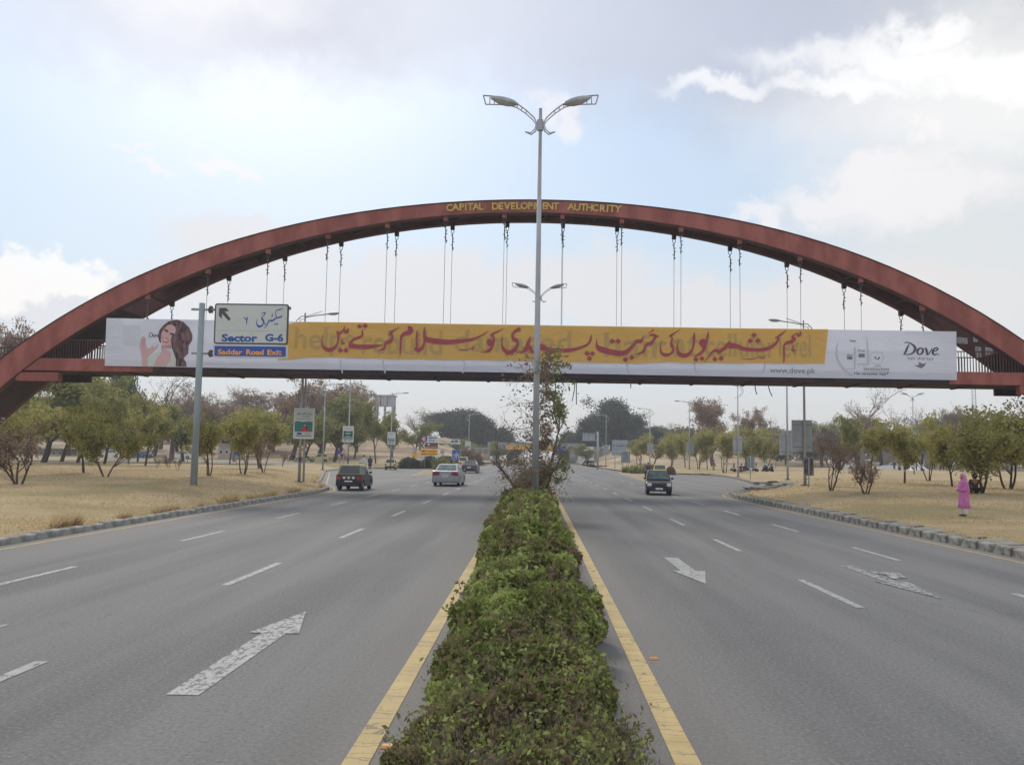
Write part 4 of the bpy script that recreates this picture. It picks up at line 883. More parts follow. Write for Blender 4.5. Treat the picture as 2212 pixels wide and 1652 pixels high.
def side_lamp(px, top, D, rside, label, panel=None, back=True, H=10.4, group=None, twin=False, base_z=None):
    """rside: +1 when the arm reaches to the right"""
    q = AT(px, top, D); bz = VZ(q.x, D) if base_z is None else base_z
    t = thing('street_lamp', label, 'street lamp', (q.x, D, bz), 0, group); H = q.z-bz
    MB().tube([(0, 0, 0), (0, 0, H*.5), (0, 0, H)], [.095, .075, .05], 10).build('pole', 'steel', t, True)
    MB().box((0, 0, .03), (.42, .42, .06)).build('base_plate', 'dark_steel', t)
    MB().tube([(0, 0, 1.2), (0, 0, 1.5)], .100, 8).build('number_band', 'signdark' if not back else 'steel', t)
    P = lambda l: [(rside*x, 0, H+z) for x, z in l]
    a = MB(); a.tube(P([(0, -.28), (.6, -.16), (1.45, -.05)]), .035, 6); a.tube(P([(-.05, -.25), (1.05, .12)]), .022, 5)
    a.build('arm', 'steel', t)
    c_ = MB(); c_.tube(P([(.0, -.2), (-.25, -.22), (-.50, -.45), (-.62, -.80), (-.45, -1.2), (0, -1.5), (.35, -1.58)]), .028, 6)
    c_.tube(P([(.0, -.35), (-.22, -.4), (-.40, -.6), (-.46, -.82), (-.34, -1.1), (0, -1.38)]), .02, 5)
    for x0, z0, x1, z1 in ((-.36, -.3, -.3, -.46), (-.57, -.6, -.42, -.66), (-.58, -.95, -.43, -.93), (-.36, -1.28, -.28, -1.16)): c_.tube(P([(x0, z0), (x1, z1)]), .015, 4)
    c_.build('bracket', 'steel', t)
    h = MB().ell((rside*1.75, 0, H-.02), (.40, .14, .085), 12, 7, Matrix.Rotation(-rside*R(4), 3, 'Y')).build('lamp_head', 'steel', t, True)
    MB().ell((rside*1.72, 0, H-.055), (.3, .11, .07), 10, 6).build('lamp_bowl', 'lamp_glass', h, True)
    if twin: MB().tube([(.26, .05, 0), (.20, .05, H*.5), (.10, .05, H-1)], [.07, .06, .05], 8).build('second_pole', 'steel', t, True)
    if panel:
        x0, y0, x1, y1 = panel[:4]; dy = -.14 if not back else .14
        A_, B_ = AT(x0, y0, D+dy)-t.location, AT(x1, y1, D+dy)-t.location
        w, hh = B_.x-A_.x, A_.z-B_.z; cx, cz = (A_.x+B_.x)/2, (A_.z+B_.z)/2
        pb = MB().box((cx, dy, cz), (w, .10, hh)).build('advert_panel', 'signback' if back else 'white', t)
        if back:
            for z_ in (-.35, .35): MB().box((cx, dy-.065, cz+z_*hh), (w*.96, .03, .06)).build('panel_rail', 'signback_dark', pb)
        else: panel[4](t, pb, cx, cz, w, hh, dy-.054)
    return t
def rect(name, x0, z0, x1, z1, y, m, parent): return MB().add([(x0, y, z0), (x1, y, z0), (x1, y, z1), (x0, y, z1)], [(0, 1, 2, 3)]).build(name, m, parent)
def polyq(name, pts, y, m, parent): return MB().add([(a, y, b_) for a, b_ in pts], [tuple(range(len(pts)))]).build(name, m, parent)
EX, EZ = (1, 0, 0), (0, 0, 1)
def tx(txt, x, z, w, h, y, m, parent, bold=.01, shear=0.0, name='printed_word'): return place_text(name, txt, m, parent, (x, y, z), EX, EZ, width=w, height=h, bold=bold, shear=shear)
def ad_woman(t, pb, cx, cz, w, h, y):
    rect('poster', cx-w*.46, cz-h*.47, cx+w*.46, cz+h*.47, y, 'signwhite', pb)
    y -= .004; rect('poster_picture', cx-w*.44, cz-h*.27, cx+w*.44, cz+h*.05, y, 'postersea', pb)
    polyq('poster_hills', [(cx-w*.44, cz+h*.05), (cx-w*.3, cz+h*.075), (cx-w*.12, cz+h*.05), (cx+w*.15, cz+h*.06), (cx+w*.3, cz+h*.07), (cx+w*.44, cz+h*.05)], y-.001, 'posterdark', pb)
    y -= .004; polyq('poster_dress', [(cx-w*.12, cz-h*.27), (cx-w*.1, cz-h*.16), (cx, cz-h*.11), (cx+w*.08, cz-h*.1), (cx+w*.22, cz-h*.15), (cx+w*.28, cz-h*.27)], y, 'posterred', pb)
    polyq('poster_hair', [(cx+w*.02, cz-h*.08), (cx+w*.0, cz-h*.02), (cx+w*.05, cz+h*.015), (cx+w*.13, cz), (cx+w*.17, cz-h*.08), (cx+w*.19, cz-h*.2), (cx+w*.13, cz-h*.2), (cx+w*.1, cz-h*.1)], y-.002, 'hair_print', pb)
    polyq('poster_face', [(cx+w*.03, cz-h*.09), (cx+w*.02, cz-h*.04), (cx+w*.06, cz-h*.01), (cx+w*.1, cz-h*.04), (cx+w*.09, cz-h*.1)], y-.004, 'skin_print', pb)
    tx('Gulberg', cx+w*.06, cz+h*.315, w*.62, h*.085, y, 'textblue', pb, 0); tx('Greens', cx+w*.12, cz+h*.235, w*.38, h*.05, y, 'textblue', pb, 0); polyq('poster_leaf_mark', [(cx-w*.34, cz+h*.29), (cx-w*.28, cz+h*.33), (cx-w*.25, cz+h*.30), (cx-w*.31, cz+h*.275)], y, 'posterdark', pb)
    rect('poster_line', cx-w*.38, cz+h*.135, cx+w*.36, cz+h*.145, y, 'greyink', pb)
    polyq('poster_badge', [(cx-w*.2+w*.14*math.cos(a), cz-h*.33+h*.035*math.sin(a)) for a in np.linspace(0, 6.28, 13)[:-1]], y, 'textblue', pb); tx('UCS', cx+w*.2, cz-h*.33, w*.26, h*.05, y, 'greyink', pb)
    rect('poster_line', cx-w*.36, cz-h*.415, cx+w*.4, cz-h*.392, y, 'ink', pb)
def ad_green(t, pb, cx, cz, w, h, y):
    rect('poster', cx-w*.46, cz-h*.47, cx+w*.46, cz+h*.47, y, 'signwhite', pb); y -= .004
    polyq('poster_field', [(cx-w*.42, cz-h*.3), (cx+w*.42, cz-h*.3), (cx+w*.42, cz+h*.22), (cx+w*.2, cz+h*.18), (cx, cz+h*.17), (cx-w*.2, cz+h*.18), (cx-w*.42, cz+h*.22)], y, 'posterdark', pb)
    tx('Gulberg', cx, cz+h*.36, w*.66, h*.07, y, 'greyink', pb, 0); tx('Greens', cx+w*.1, cz+h*.29, w*.4, h*.04, y, 'greyink', pb, 0)
    for z_, ww in ((.07, .6), (.02, .4), (-.10, .3), (-.17, .72), (-.24, .7)): rect('poster_text_line', cx-w*ww/2, cz+h*(z_-.015), cx+w*ww/2, cz+h*(z_+.012), y-.004, 'signwhite', pb)
    polyq('poster_badge', [(cx-w*.25+w*.13*math.cos(a), cz-h*.38+h*.03*math.sin(a)) for a in np.linspace(0, 6.28, 11)[:-1]], y, 'textblue', pb); rect('poster_mark', cx+w*.02, cz-h*.4, cx+w*.38, cz-h*.36, y, 'posterred', pb)
def ad_field(t, pb, cx, cz, w, h, y):
    rect('poster', cx-w*.46, cz-h*.47, cx+w*.46, cz+h*.47, y, 'signwhite', pb); y -= .004
    rect('poster_picture', cx-w*.4, cz-h*.22, cx+w*.4, cz+h*.0, y, 'posterdark', pb); tx('Gulberg', cx, cz+h*.33, w*.7, h*.09, y, 'greyink', pb, 0); rect('poster_grass', cx-w*.3, cz-h*.12, cx+w*.4, cz-h*.05, y-.003, 'signwhite', pb)
    rect('poster_badge', cx-w*.36, cz-h*.39, cx-w*.05, cz-h*.3, y, 'textblue', pb); rect('poster_mark', cx+w*.02, cz-h*.38, cx+w*.36, cz-h*.32, y, 'greyink', pb)
gL, gR = 'curved-bracket lamp posts on the left verge', 'curved-bracket lamp posts on the right verge'
side_lamp(659.5, 676, 53, 1, 'left-verge street lamp carrying the red-dress woman poster', (636, 881.3, 677.3, 947.9, ad_woman), False, group=gL, twin=True)
side_lamp(703.4, 828, 96, 1, 'plain left-verge street lamp without a poster, between two poster posts', group=gL)
side_lamp(757.5, 811.5, 88, 1, 'left-verge street lamp with the dark green poster above the bend warning sign', (741, 920, 763.3, 955.2, ad_green), False, group=gL)
side_lamp(847.8, 847.7, 112, 1, 'left-verge street lamp with a white poster behind the pale yellow taxi', (837.5, 932.8, 853.7, 960.3, ad_field), False, group=gL)
side_lamp(1014, 893.6, 168, 1, 'farthest left-side street lamp with small white poster, above the charcoal saloon', (1005, 953, 1016.6, 972.5, ad_field), False, group=gL)
side_lamp(1735, 692, 53.6, -1, 'tallest right-verge street lamp with its head above the yellow banner end', (1710, 907, 1754, 976), group=gR)
side_lamp(1699, 770, 74, -1, 'right-verge lamp post whose top is hidden by the banner, second from right', (1684, 935, 1713, 983), group=gR)
side_lamp(1593.5, 829, 96, -1, 'right-verge street lamp just under the bridge, beside the seated people', (1584, 943, 1603, 979), group=gR)
side_lamp(1489, 866, 126, -1, 'right-verge street lamp between the yellow taxi and the striding walker', (1482.7, 953, 1499, 980.6), group=gR)
side_lamp(1404, 882, 147, -1, 'right-verge street lamp standing behind the motorcyclist', (1398.5, 957, 1410.7, 979.5), group=gR)
side_lamp(1309.5, 895.5, 171, -1, 'farthest right-verge street lamp beside the gantry sign back', (1303.7, 961, 1314.4, 981.4), group=gR)

# ================================================================== big direction sign on the left
p = GV(418, 1050); D = p.y
s = thing('direction_sign', 'tall grey pole with white Sector G-6 board and blue Saddar Road Exit plate', 'road sign', p)
L = to_local(s); tp = L(437, 655)
MB().tube([(0, 0, -.1), tuple(Vector((0, 0, 0)).lerp(tp, .5)), tuple(tp)], [.155, .145, .13], 16).build('pole', 'pole_paint', s, True)
MB().tube([(0, 0, -.05), (0, 0, .10)], .17, 16).build('pole_foot', 'soil', s)
for y_ in (668.5, 763):
    a, c_ = L(414, y_-.5, .0), L(466, y_+.6, .0)
    o = MB().tube([tuple(a), tuple(c_)], .055, 10).build('bracket_arm', 'pole_paint', s, True)
    q = L(454, y_+.8); MB().ell(q, (.10, .10, .17), 8, 6).build('clamp', 'dark_steel', o); q = L(457, y_); MB().box(q, (.05, .3, .30)).build('flange', 'dark_steel', o)
E_ = lambda x, y: ((530+x*.1029)/1.17179, (750+y*.1029)/1.17179)
def F(dy): return lambda x, y: tuple(L(*E_(x, y), dy))
def panel(name, poly, f, depth, m, parent):
    b = MB(); n = len(poly); fr = [Vector(f(*q)) for q in poly]; bk = [v+Vector((0, depth, 0)) for v in fr]
    return b.add(fr+bk, [tuple(range(n)), tuple(range(2*n-1, n-1, -1))]+[(i, (i+1) % n, n+(i+1) % n, n+i) for i in range(n)]).build(name, m, parent)
def rr(x0, y0, x1, y1, r, sk=0):
    out = []
    for cx, cy, a0 in ((x0+r, y0+r, 180), (x1-r, y0+r, 270), (x1-r, y1-r, 0), (x0+r, y1-r, 90)):
        for k in range(4):
            a = R(a0+k*30); out.append((cx+r*math.cos(a)+sk*(y1-cy), cy+r*math.sin(a)+.012*(cx-x0)))
    return out
board = panel('sign_board', rr(103, 172, 1925, 1170, 60, .035), F(-.20), .06, 'signdark', s)
panel('sign_face', rr(138, 208, 1885, 1132, 30, .035), F(-.212), .011, 'signwhite', s)
panel('backing_plate', rr(86, 1185, 1925, 1505, 20, .02), F(-.185), .05, 'signwhite', s)
panel('exit_plate', rr(122, 1218, 1875, 1462, 8, .02), F(-.20), .014, 'signblue', s)
def sribbon(name, strokes, m, parent, fn):
    b = MB()
    for si, st_ in enumerate(strokes):
        P = ipl(st_, 6) if len(st_) > 2 else [np.array(q, float) for q in st_]; vs = []
        for i, q in enumerate(P):
            t = P[min(i+1, len(P)-1)][:2]-P[max(i-1, 0)][:2]; l = math.hypot(*t) or 1; nx, ny = -t[1]/l, t[0]/l; h = max(q[2], 3)/2
            for g_ in (1, -1): vs.append(tuple(Vector(fn(q[0]+g_*nx*h, q[1]+g_*ny*h))-Vector((0, si*.001, 0))))
        b.add(vs, [(2*i, 2*i+1, 2*i+3, 2*i+2) for i in range(len(P)-1)])
    return b.build(name, m, parent)
f = F(-.218)
MB().add([f(x, y) for x, y in ((240,285),(415,285),(480,368),(375,365),(525,555),(475,605),(315,430),(295,550),(230,470))], [tuple(range(9))]).build('arrow_symbol', 'signdark', s)
sribbon('urdu_lettering', [[(845,490,6),(870,540,22),(915,555,28),(945,495,12)],[(925,545,26),(918,620,24),(915,700,6)],
 [(1275,445,6),(1310,410,16),(1370,405,26),(1340,470,18),(1290,520,18),(1300,560,44),(1335,610,42),(1330,660,24),(1290,720,36),(1220,742,52),(1170,690,28),(1165,620,16),(1180,540,5)],
 [(1325,800,5),(1400,730,20),(1440,640,24),(1480,592,32),(1530,600,44),(1590,575,32),(1640,535,30),(1640,480,18),(1625,400,16),(1650,345,18),(1730,325,24),(1815,285,6)],[(1640,538,20),(1700,520,30),(1760,500,30),(1795,460,6)],
 [(1550,400,6),(1540,480,12),(1568,468,18),(1520,502,7)],[(1348,680,4),(1368,680,48),(1390,682,4)],[(1596,682,4),(1618,682,44),(1640,683,4)],[(1646,682,4),(1668,682,44),(1692,683,4)]], 'textblue', s, f)
def fit_text(txt, x0, x1, y, h, m, bold, dy=-.218):
    a, b_ = Vector(F(dy)(x0, y)), Vector(F(dy)(x1, y+(x1-x0)*.012)); hh = Vector(F(dy)(x0, y-h/2))-Vector(F(dy)(x0, y+h/2)); e = (b_-a).normalized(); 
    place_text('sign_word', txt, m, s, tuple((a+b_)/2), tuple(e), (-e.z, 0, e.x), width=(b_-a).length, height=hh.length, bold=bold)
fit_text('Sector', 300, 1180, 1018, 190, 'textblue', .04); fit_text('G-6', 1372, 1818, 1012, 190, 'textblue', .04)
fit_text('Saddar', 208, 812, 1365, 135, 'textorange', .03, -.206); fit_text('Road', 905, 1340, 1372, 135, 'textorange', .03, -.206); fit_text('Exit', 1425, 1782, 1378, 135, 'textorange', .03, -.206)
panel('seam_line', [(150, 838), (1890, 852), (1890, 858), (150, 845)], F(-.2155), .002, 'signback', s)
MB().ell(F(-.1)(1985, 295), (.06, .06, .08), 8, 6).build('marker_cap', mat('faded_orange_plastic', (.45, .18, .07)), s)

# ================================================================== small signs
def sign(name, label, D, posts, base_y, cat='road sign', z0=None):
    """posts: x of each post in the photograph and the y of its top"""
    q = AT(posts[0][0], base_y, D); gz = VZ(q.x, D) if z0 is None else z0
    t = thing(name, label, cat, (q.x, D, gz)); LL = to_local(t)
    for x, y in posts:
        a = LL(x, y); MB().tube([(LL(x, base_y).x, 0, -.1), (a.x, 0, a.z)], .04, 8).build('post', 'signback', t, True)
    return t, LL
def plate(t, LL, name, x0, y0, x1, y1, m, dy=-.07, th=.03, parent=None):
    a, b_ = LL(x0, y0, dy), LL(x1, y1, dy); return MB().box(((a.x+b_.x)/2, dy, (a.z+b_.z)/2), (b_.x-a.x, th, a.z-b_.z)).build(name, m, parent or t), ((a.x+b_.x)/2, (a.z+b_.z)/2, b_.x-a.x, a.z-b_.z, dy-th/2-.004)
t, LL = sign('direction_sign', 'stacked blue, brown and orange direction signs with arrows on two white posts', 122, [(917.6, 942), (936, 942)], 1006)
o, (cx, cz, w, h, y) = plate(t, LL, 'sector_panel', 909.8, 940.8, 945.6, 954.6, 'signwhite'); rect('blue_field', cx-w/2, cz-h/2, cx-w*.14, cz+h/2, y, 'signblue', o)
polyq('arrow_symbol', [(cx-w*.47, cz), (cx-w*.34, cz+h*.38), (cx-w*.2, cz+h*.3), (cx-w*.28, cz), (cx-w*.2, cz-h*.3), (cx-w*.34, cz-h*.38)], y-.004, 'textorange', o)
tx('Sector', cx+w*.2, cz+h*.2, w*.5, h*.3, y, 'textblue', o, .04); tx('G-6', cx+w*.14, cz-h*.25, w*.3, h*.3, y, 'textblue', o, .04)
o, (cx, cz, w, h, y) = plate(t, LL, 'brown_panel', 914, 955.5, 945.6, 969, 'signbrown')
MB().add([tuple(LL(914, 955.5, -.07)), tuple(LL(908.7, 962, -.07)), tuple(LL(914, 969, -.07))], [(0, 1, 2)]).build('panel_point', 'signbrown', t)
polyq('chevron', [(cx-w*.55, cz), (cx-w*.4, cz+h*.42), (cx-w*.3, cz+h*.42), (cx-w*.42, cz), (cx-w*.3, cz-h*.42), (cx-w*.4, cz-h*.42)], y, 'signwhite', o)
tx('Handy Travel Park', cx+w*.1, cz-h*.27, w*.74, h*.24, y, 'signwhite', o, .03); polyq('roundel', [(cx-w*.12+h*.2*math.cos(a), cz+h*.22+h*.2*math.sin(a)) for a in np.linspace(0, 6.28, 11)[:-1]], y, 'signwhite', o)
o, (cx, cz, w, h, y) = plate(t, LL, 'orange_panel', 908, 969.7, 945, 983.6, 'signyellow')
polyq('arrow_symbol', [(cx-w*.42, cz+h*.2), (cx-w*.3, cz+h*.4), (cx-w*.3, cz+h*.25), (cx-w*.14, cz+h*.25), (cx-w*.14, cz+h*.15), (cx-w*.3, cz+h*.15), (cx-w*.3, cz)], y, 'signdark', o); tx('Saddar Road Exit', cx, cz-h*.28, w*.86, h*.2, y, 'signbrown', o, .03)
rect('urdu_line', cx-w*.02, cz+h*.1, cx+w*.4, cz+h*.2, y, 'signbrown', o)
def disc(t, LL, name, vx, vy, r, m, dy, parent=None, n=20):
    a = LL(vx, vy, dy); k = LL(vx+r, vy, dy).x-a.x
    return MB().prism([(a.x+k*math.cos(2*math.pi*i/n), a.z+k*math.sin(2*math.pi*i/n)) for i in range(n)], lambda u, v, w: Vector((u, dy+w, v)), .02).build(name, m, parent or t), a, k
for vx, vy, D, lab, num, plate_ in ((895.9, 972.6, 128, 'round white speed limit sign reading 70 with an orange plate under it', '70', 1), (955.6, 975.5, 124, 'small round grey-rimmed speed sign right of the stacked direction signs', '45', 0)):
    t, LL = sign('speed_sign', lab, D, [(vx, vy-3)], 1005); o, a, k = disc(t, LL, 'sign_disc', vx, vy, 4.8, 'signred' if num == '70' else 'signback_dark', -.06); o2, a, k = disc(t, LL, 'sign_face', vx, vy, 3.9, 'signwhite', -.075)
    tx(num, a.x, a.z, k*1.2, k*.9, -.085, 'textblue', t, .04, name='number')
    if plate_: plate(t, LL, 'orange_plate', 890, 978.5, 901, 986.5, 'signyellow')
t, LL = sign('blue_sign', 'blue square pictogram sign with white lane lines on two short posts', 124, [(979, 975), (990.5, 975)], 1002)
o, (cx, cz, w, h, y) = plate(t, LL, 'sign_board', 976.3, 970.8, 993.7, 992.8, 'signwhite'); rect('blue_field', cx-w*.46, cz-h*.47, cx+w*.46, cz+h*.47, y, 'signblue', o)
for pts in ([(-.35, -.38), (-.25, -.38), (.12, 0), (.0, .0)], [(-.05, -.38), (.05, -.38), (.22, .05), (.3, -.38), (.4, -.38), (.28, .15), (.15, .15)], [(-.38, -.05), (-.1, .08), (.15, .35), (.2, .35), (-.05, .02), (-.38, -.12)]):
    polyq('pictogram', [(cx+a*w, cz+b_*h) for a, b_ in pts], y-.004, 'signwhite', o)
t, LL = sign('warning_sign', 'red-edged triangular bend warning sign on a thin white post at the left verge', 112, [(741.8, 975)], 1004)
def tri(name, r, m, dy, parent):
    a = LL(742, 976.5, dy); k = abs(LL(742+r, 976.5, dy).x-a.x); return MB().prism([(a.x-k, a.z-k*.62), (a.x+k, a.z-k*.62), (a.x, a.z+k*1.1)], lambda u, v, w: Vector((u, dy+w, v)), .02).build(name, m, parent), a, k
o, a, k = tri('sign_triangle', 7.2, 'signred', -.06, t); o2, a, k = tri('sign_face', 4.9, 'signwhite', -.075, t); polyq('bend_arrow', [(a.x+k*.1, a.z-k*.5), (a.x+k*.3, a.z-k*.5), (a.x+k*.3, a.z), (a.x-.15*k, a.z+k*.35), (a.x-k*.3, a.z+.15*k), (a.x+.1*k, a.z-.1*k)], -.08, 'signdark', t)
t, LL = sign('blue_disc_sign', 'small dark blue board just left of the triangular bend warning sign', 116, [(734, 972)], 1001); plate(t, LL, 'sign_board', 728.5, 971, 737, 980.5, 'signblue')
t, LL = sign('yellow_sign', 'small distant orange sign right of the beige pick-up', 185, [(1039.5, 983)], 996); plate(t, LL, 'sign_board', 1036, 980, 1043.5, 990, 'signyellow')
t, LL = sign('yellow_sign', 'bright orange roadside board deep among the left park trees', 84, [(279, 975)], 1003); plate(t, LL, 'sign_board', 264, 972.5, 287, 982, 'signyellow'); polyq('arrow_symbol', [(LL(284, 977, -.1).x, LL(284, 977, 0).z), (LL(279, 974, 0).x, LL(279, 974, 0).z), (LL(279, 980, 0).x, LL(279, 980, 0).z)], -.1, 'signdark', t)
t, LL = sign('yellow_sign', 'orange and blue notice board between small trees left of the woman poster', 92, [(511, 968)], 1000); plate(t, LL, 'sign_board', 505.5, 964, 516.5, 973.5, 'signyellow'); plate(t, LL, 'lower_board', 506.5, 974, 516.5, 983, 'signblue')
t, LL = sign('blue_sign', 'small blue board on a thin post left of the tall grey sign pole', 100, [(405, 968)], 1000); plate(t, LL, 'sign_board', 401, 963.5, 408.5, 974, 'signblue')
# seen from behind on the right
t, LL = sign('gantry_sign', 'back of an overhanging direction sign on a single thick post, right of the underpass', 150, [(1291, 933)], 1006)
MB().tube([(0, 0, 0), tuple(LL(1291.3, 932))], .16, 10).build('mast', 'steel', t, True); 
for y_ in (936, 951.5): a, b_ = LL(1257, y_), LL(1294, y_); MB().tube([tuple(a), tuple(b_)], .07, 6).build('beam', 'steel', t)
plate(t, LL, 'sign_back', 1258.5, 937.5, 1285.7, 951, 'signback', -.02, .05); 
for x in (1263, 1272, 1281): a, b_ = LL(x, 937), LL(x, 951); MB().box((a.x, -.06, (a.z+b_.z)/2), (.07, .04, a.z-b_.z)).build('stiffener', 'signback_dark', t)
t, LL = sign('direction_sign', 'backs of three stacked sign panels on two posts, left of the motorcyclist', 125, [(1328.5, 950), (1344, 950)], 1013)
for i, (x1, y0, y1) in enumerate(((1355, 950, 961.5), (1353, 963, 973), (1348, 974.5, 983.5))): plate(t, LL, 'sign_back', 1321.8, y0, x1, y1, 'signback', .08, .04)
t, LL = sign('information_board', 'dark grey back of an upright board on two posts beside the pale agave clump', 122, [(1344.5, 976), (1357, 976)], 1014); plate(t, LL, 'sign_back', 1342, 974, 1360.7, 999, 'signback_dark', .06, .04)
t, LL = sign('information_board', 'small grey board back on one post in front of the seated picnic group', 86, [(1621, 985)], 1022); plate(t, LL, 'sign_back', 1613.8, 985.5, 1630, 1011, 'signback_dark', .06, .04)
t, LL = sign('information_board', 'low rusty dark board just right of the tallest right-verge lamp', 50, [(1747, 990)], 1054); plate(t, LL, 'sign_back', 1736, 987, 1758, 1027.5, 'signback_dark', .06, .04); plate(t, LL, 'rust_panel', 1737.5, 990, 1756, 1024, mat('rusty_sheet', (.10, .075, .065), .9, .5, 3.0), -.02, .02)

# ================================================================== far setting: embankments, underpass, walls
def hill(name, x0, x1, y0, y1, hf, nx=26, ny=22):
    vs = [(x0+(x1-x0)*i/nx, y0+(y1-y0)*j/ny, hf(x0+(x1-x0)*i/nx, y0+(y1-y0)*j/ny)) for j in range(ny+1) for i in range(nx+1)]
    fs = [(j*(nx+1)+i, j*(nx+1)+i+1, (j+1)*(nx+1)+i+1, (j+1)*(nx+1)+i) for j in range(ny) for i in range(nx)]
    return tag(MB().add(vs, fs).build(name, 'hill', smooth=True), kind='structure')
sm = lambda a, b_, x: (lambda t: t*t*(3-2*t))(min(1, max(0, (x-a)/(b_-a))))
def hL(x, y): return .45+7.6*sm(150, 262, y)*sm(-11.5, -30, x)*(.75+.35*mnoise.noise(Vector((x*.03, y*.03, 0)))+.1)*(1-.5*sm(-55, -100, x))
def hR(x, y): return .4+6.8*sm(185, 262, y)*sm(11.8, 30, x)*(.8+.4*mnoise.noise(Vector((x*.035+9, y*.03, 0))))*(1-.75*sm(38, 75, x))
hill('left_embankment', -160, -11.6, 150, 420, hL, 40, 30); hill('right_embankment', 11.6, 160, 180, 420, hR, 40, 30)
up = thing('underpass', 'far concrete underpass across the road with orange and blue hoardings', 'bridge', (0, 268, 0))
MB().box((0, 8, 4.6), (30, 16, .9)).build('deck', 'concrete', up); MB().box((0, 8, 1.9), (1.0, 15, 4.4)).build('centre_pier', 'concrete', up)
for sx in (-1, 1): MB().box((sx*12.8, 8, 1.9), (1.2, 16, 4.4)).build('abutment', 'concrete', up)
MB().box((-4.6, -.15, 4.75), (9.5, .2, 1.3)).build('hoarding', 'signyellow', up); MB().box((3.4, -.15, 4.75), (5.0, .2, 1.3)).build('hoarding', 'signyellow', up); MB().box((-10.6, -.15, 4.75), (1.8, .2, 1.7)).build('hoarding', 'signblue', up); MB().box((7.2, -.15, 4.5), (2.2, .2, 1.7)).build('hoarding', 'signblue', up)
MB().box((0, .0, 5.7), (30, .3, 1.1)).build('parapet', 'concrete', up)
w = MB(); vs = [(11.6, 225, 0), (11.6, 262, 0), (13.5, 262, 5.2), (13.5, 246, 5.0), (12.4, 225, 1.2)]
w.add([(x, y, z) for x, y, z in vs], [(0, 4, 3, 2, 1)]); w.add([(x+2.5, y, z) for x, y, z in vs], [(0, 1, 2, 3, 4)]); w.add([vs[3], vs[4], (vs[4][0]+2.5, vs[4][1], vs[4][2]), (vs[3][0]+2.5, vs[3][1], vs[3][2])], [(0, 1, 2, 3)])
tag(w.build('retaining_wall', 'stonewall'), 'grey stone-pitched wing wall sloping down beside the underpass', 'wall')
o = MB(); o.box((15.5, 262, 2.6), (11, .6, 5.4)); tag(o.build('retaining_wall', 'stonewall'), 'flat grey face wall right of the underpass portal', 'wall')
o = thing('retaining_wall', 'pale arcaded concrete wall left of the underpass', 'wall', (-15.2, 236, 0)); MB().box((0, 0, 2.4), (5.2, .6, 3.6)).build('wall_face', 'concrete', o)
for k in range(3): MB().box((-1.7+k*1.6, -.32, 3.2), (1.1, .06, 1.2)).build('niche', 'soil', o)
# distant buildings
def house(label, D, x0, y0, x1, y1, m, roof='roofgrey', nwin=3, depth=8, name='building', z0=0):
    a, b_ = AT(x0, y0, D), AT(x1, y1, D); t = thing(name, label, 'building', ((a.x+b_.x)/2, D, z0)); w, h = b_.x-a.x, a.z-z0
    MB().box((0, depth/2, h/2), (w, depth, h)).build('walls', m, t); MB().box((0, depth/2, h+.12), (w+.6, depth+.6, .24)).build('roof', roof, t)
    for k in range(nwin):
        x = -w/2+w*(k+.5)/nwin; f_ = MB().box((x, -.04, h*.62), (w/nwin*.5, .08, h*.26)).build('window', 'white', t); MB().box((x, -.09, h*.62), (w/nwin*.4, .03, h*.20)).build('pane', 'glass', f_)
    return t
house('pinkish low building with a pale roof line up the slope between the left trees', 235, 773, 938, 794, 958, 'pinkwall', nwin=2, z0=3.5)
house('long low whitewashed wall building behind the left park trees', 178, 30, 970, 150, 990, 'brickwall', nwin=9)
house('grey-roofed pale building behind the trunks left of the orange board', 170, 165, 968, 262, 990, 'brickwall', nwin=7)
house('beige two-window building behind trees right of the tall sign pole', 150, 472, 961, 496, 985, 'brickwall', nwin=2)
house('pale house half hidden behind the right park trees', 210, 1935, 965, 1965, 990, 'brickwall', nwin=2)
house('low pale wall-like building behind the trees at the far right', 200, 2030, 978, 2180, 1002, 'brickwall', nwin=8)
t = thing('water_tower', 'square concrete water tower above the trees left of centre', 'tower', (AT(832, 870, 400).x, 400, 0)); a, b_ = AT(812, 856, 400), AT(854, 878, 400)
for i in range(3): MB().box(((i-1)*3.1, 0, (a.z+b_.z)/2), (2.7, 7, a.z-b_.z)).build('tank_panel', 'concrete', t)
MB().box((0, 0, a.z+.25), (10, 8, .5)).build('roof', 'concrete', t)
for x, y in ((-4, -3), (4, -3), (-4, 3), (4, 3), (0, 0)): MB().box((x, y, b_.z/2), (.9, .9, b_.z)).build('column', 'concrete', t)
t = thing('radio_mast', 'thin lattice radio mast under the right end of the bridge', 'mast', (AT(2103, 900, 300).x, 300, 0)); zt_ = AT(2103, 820, 300).z
for x, y in ((-1, -1), (1, -1), (0, 1)): MB().tube([(x*.9, y*.9, 0), (x*.55, y*.55, zt_)], .12, 5).build('leg', 'steel', t)
b = MB()
for k in range(26):
    z = zt_*k/26; dz = zt_/26; r = .9-.35*k/26
    b.tube([(-r, -r, z), (r, -r, z+dz)], .05, 4, False); b.tube([(r, -r, z), (-r, -r, z+dz)], .05, 4, False)
o = b.build('lattice', 'steel', t); o['kind'] = 'stuff'
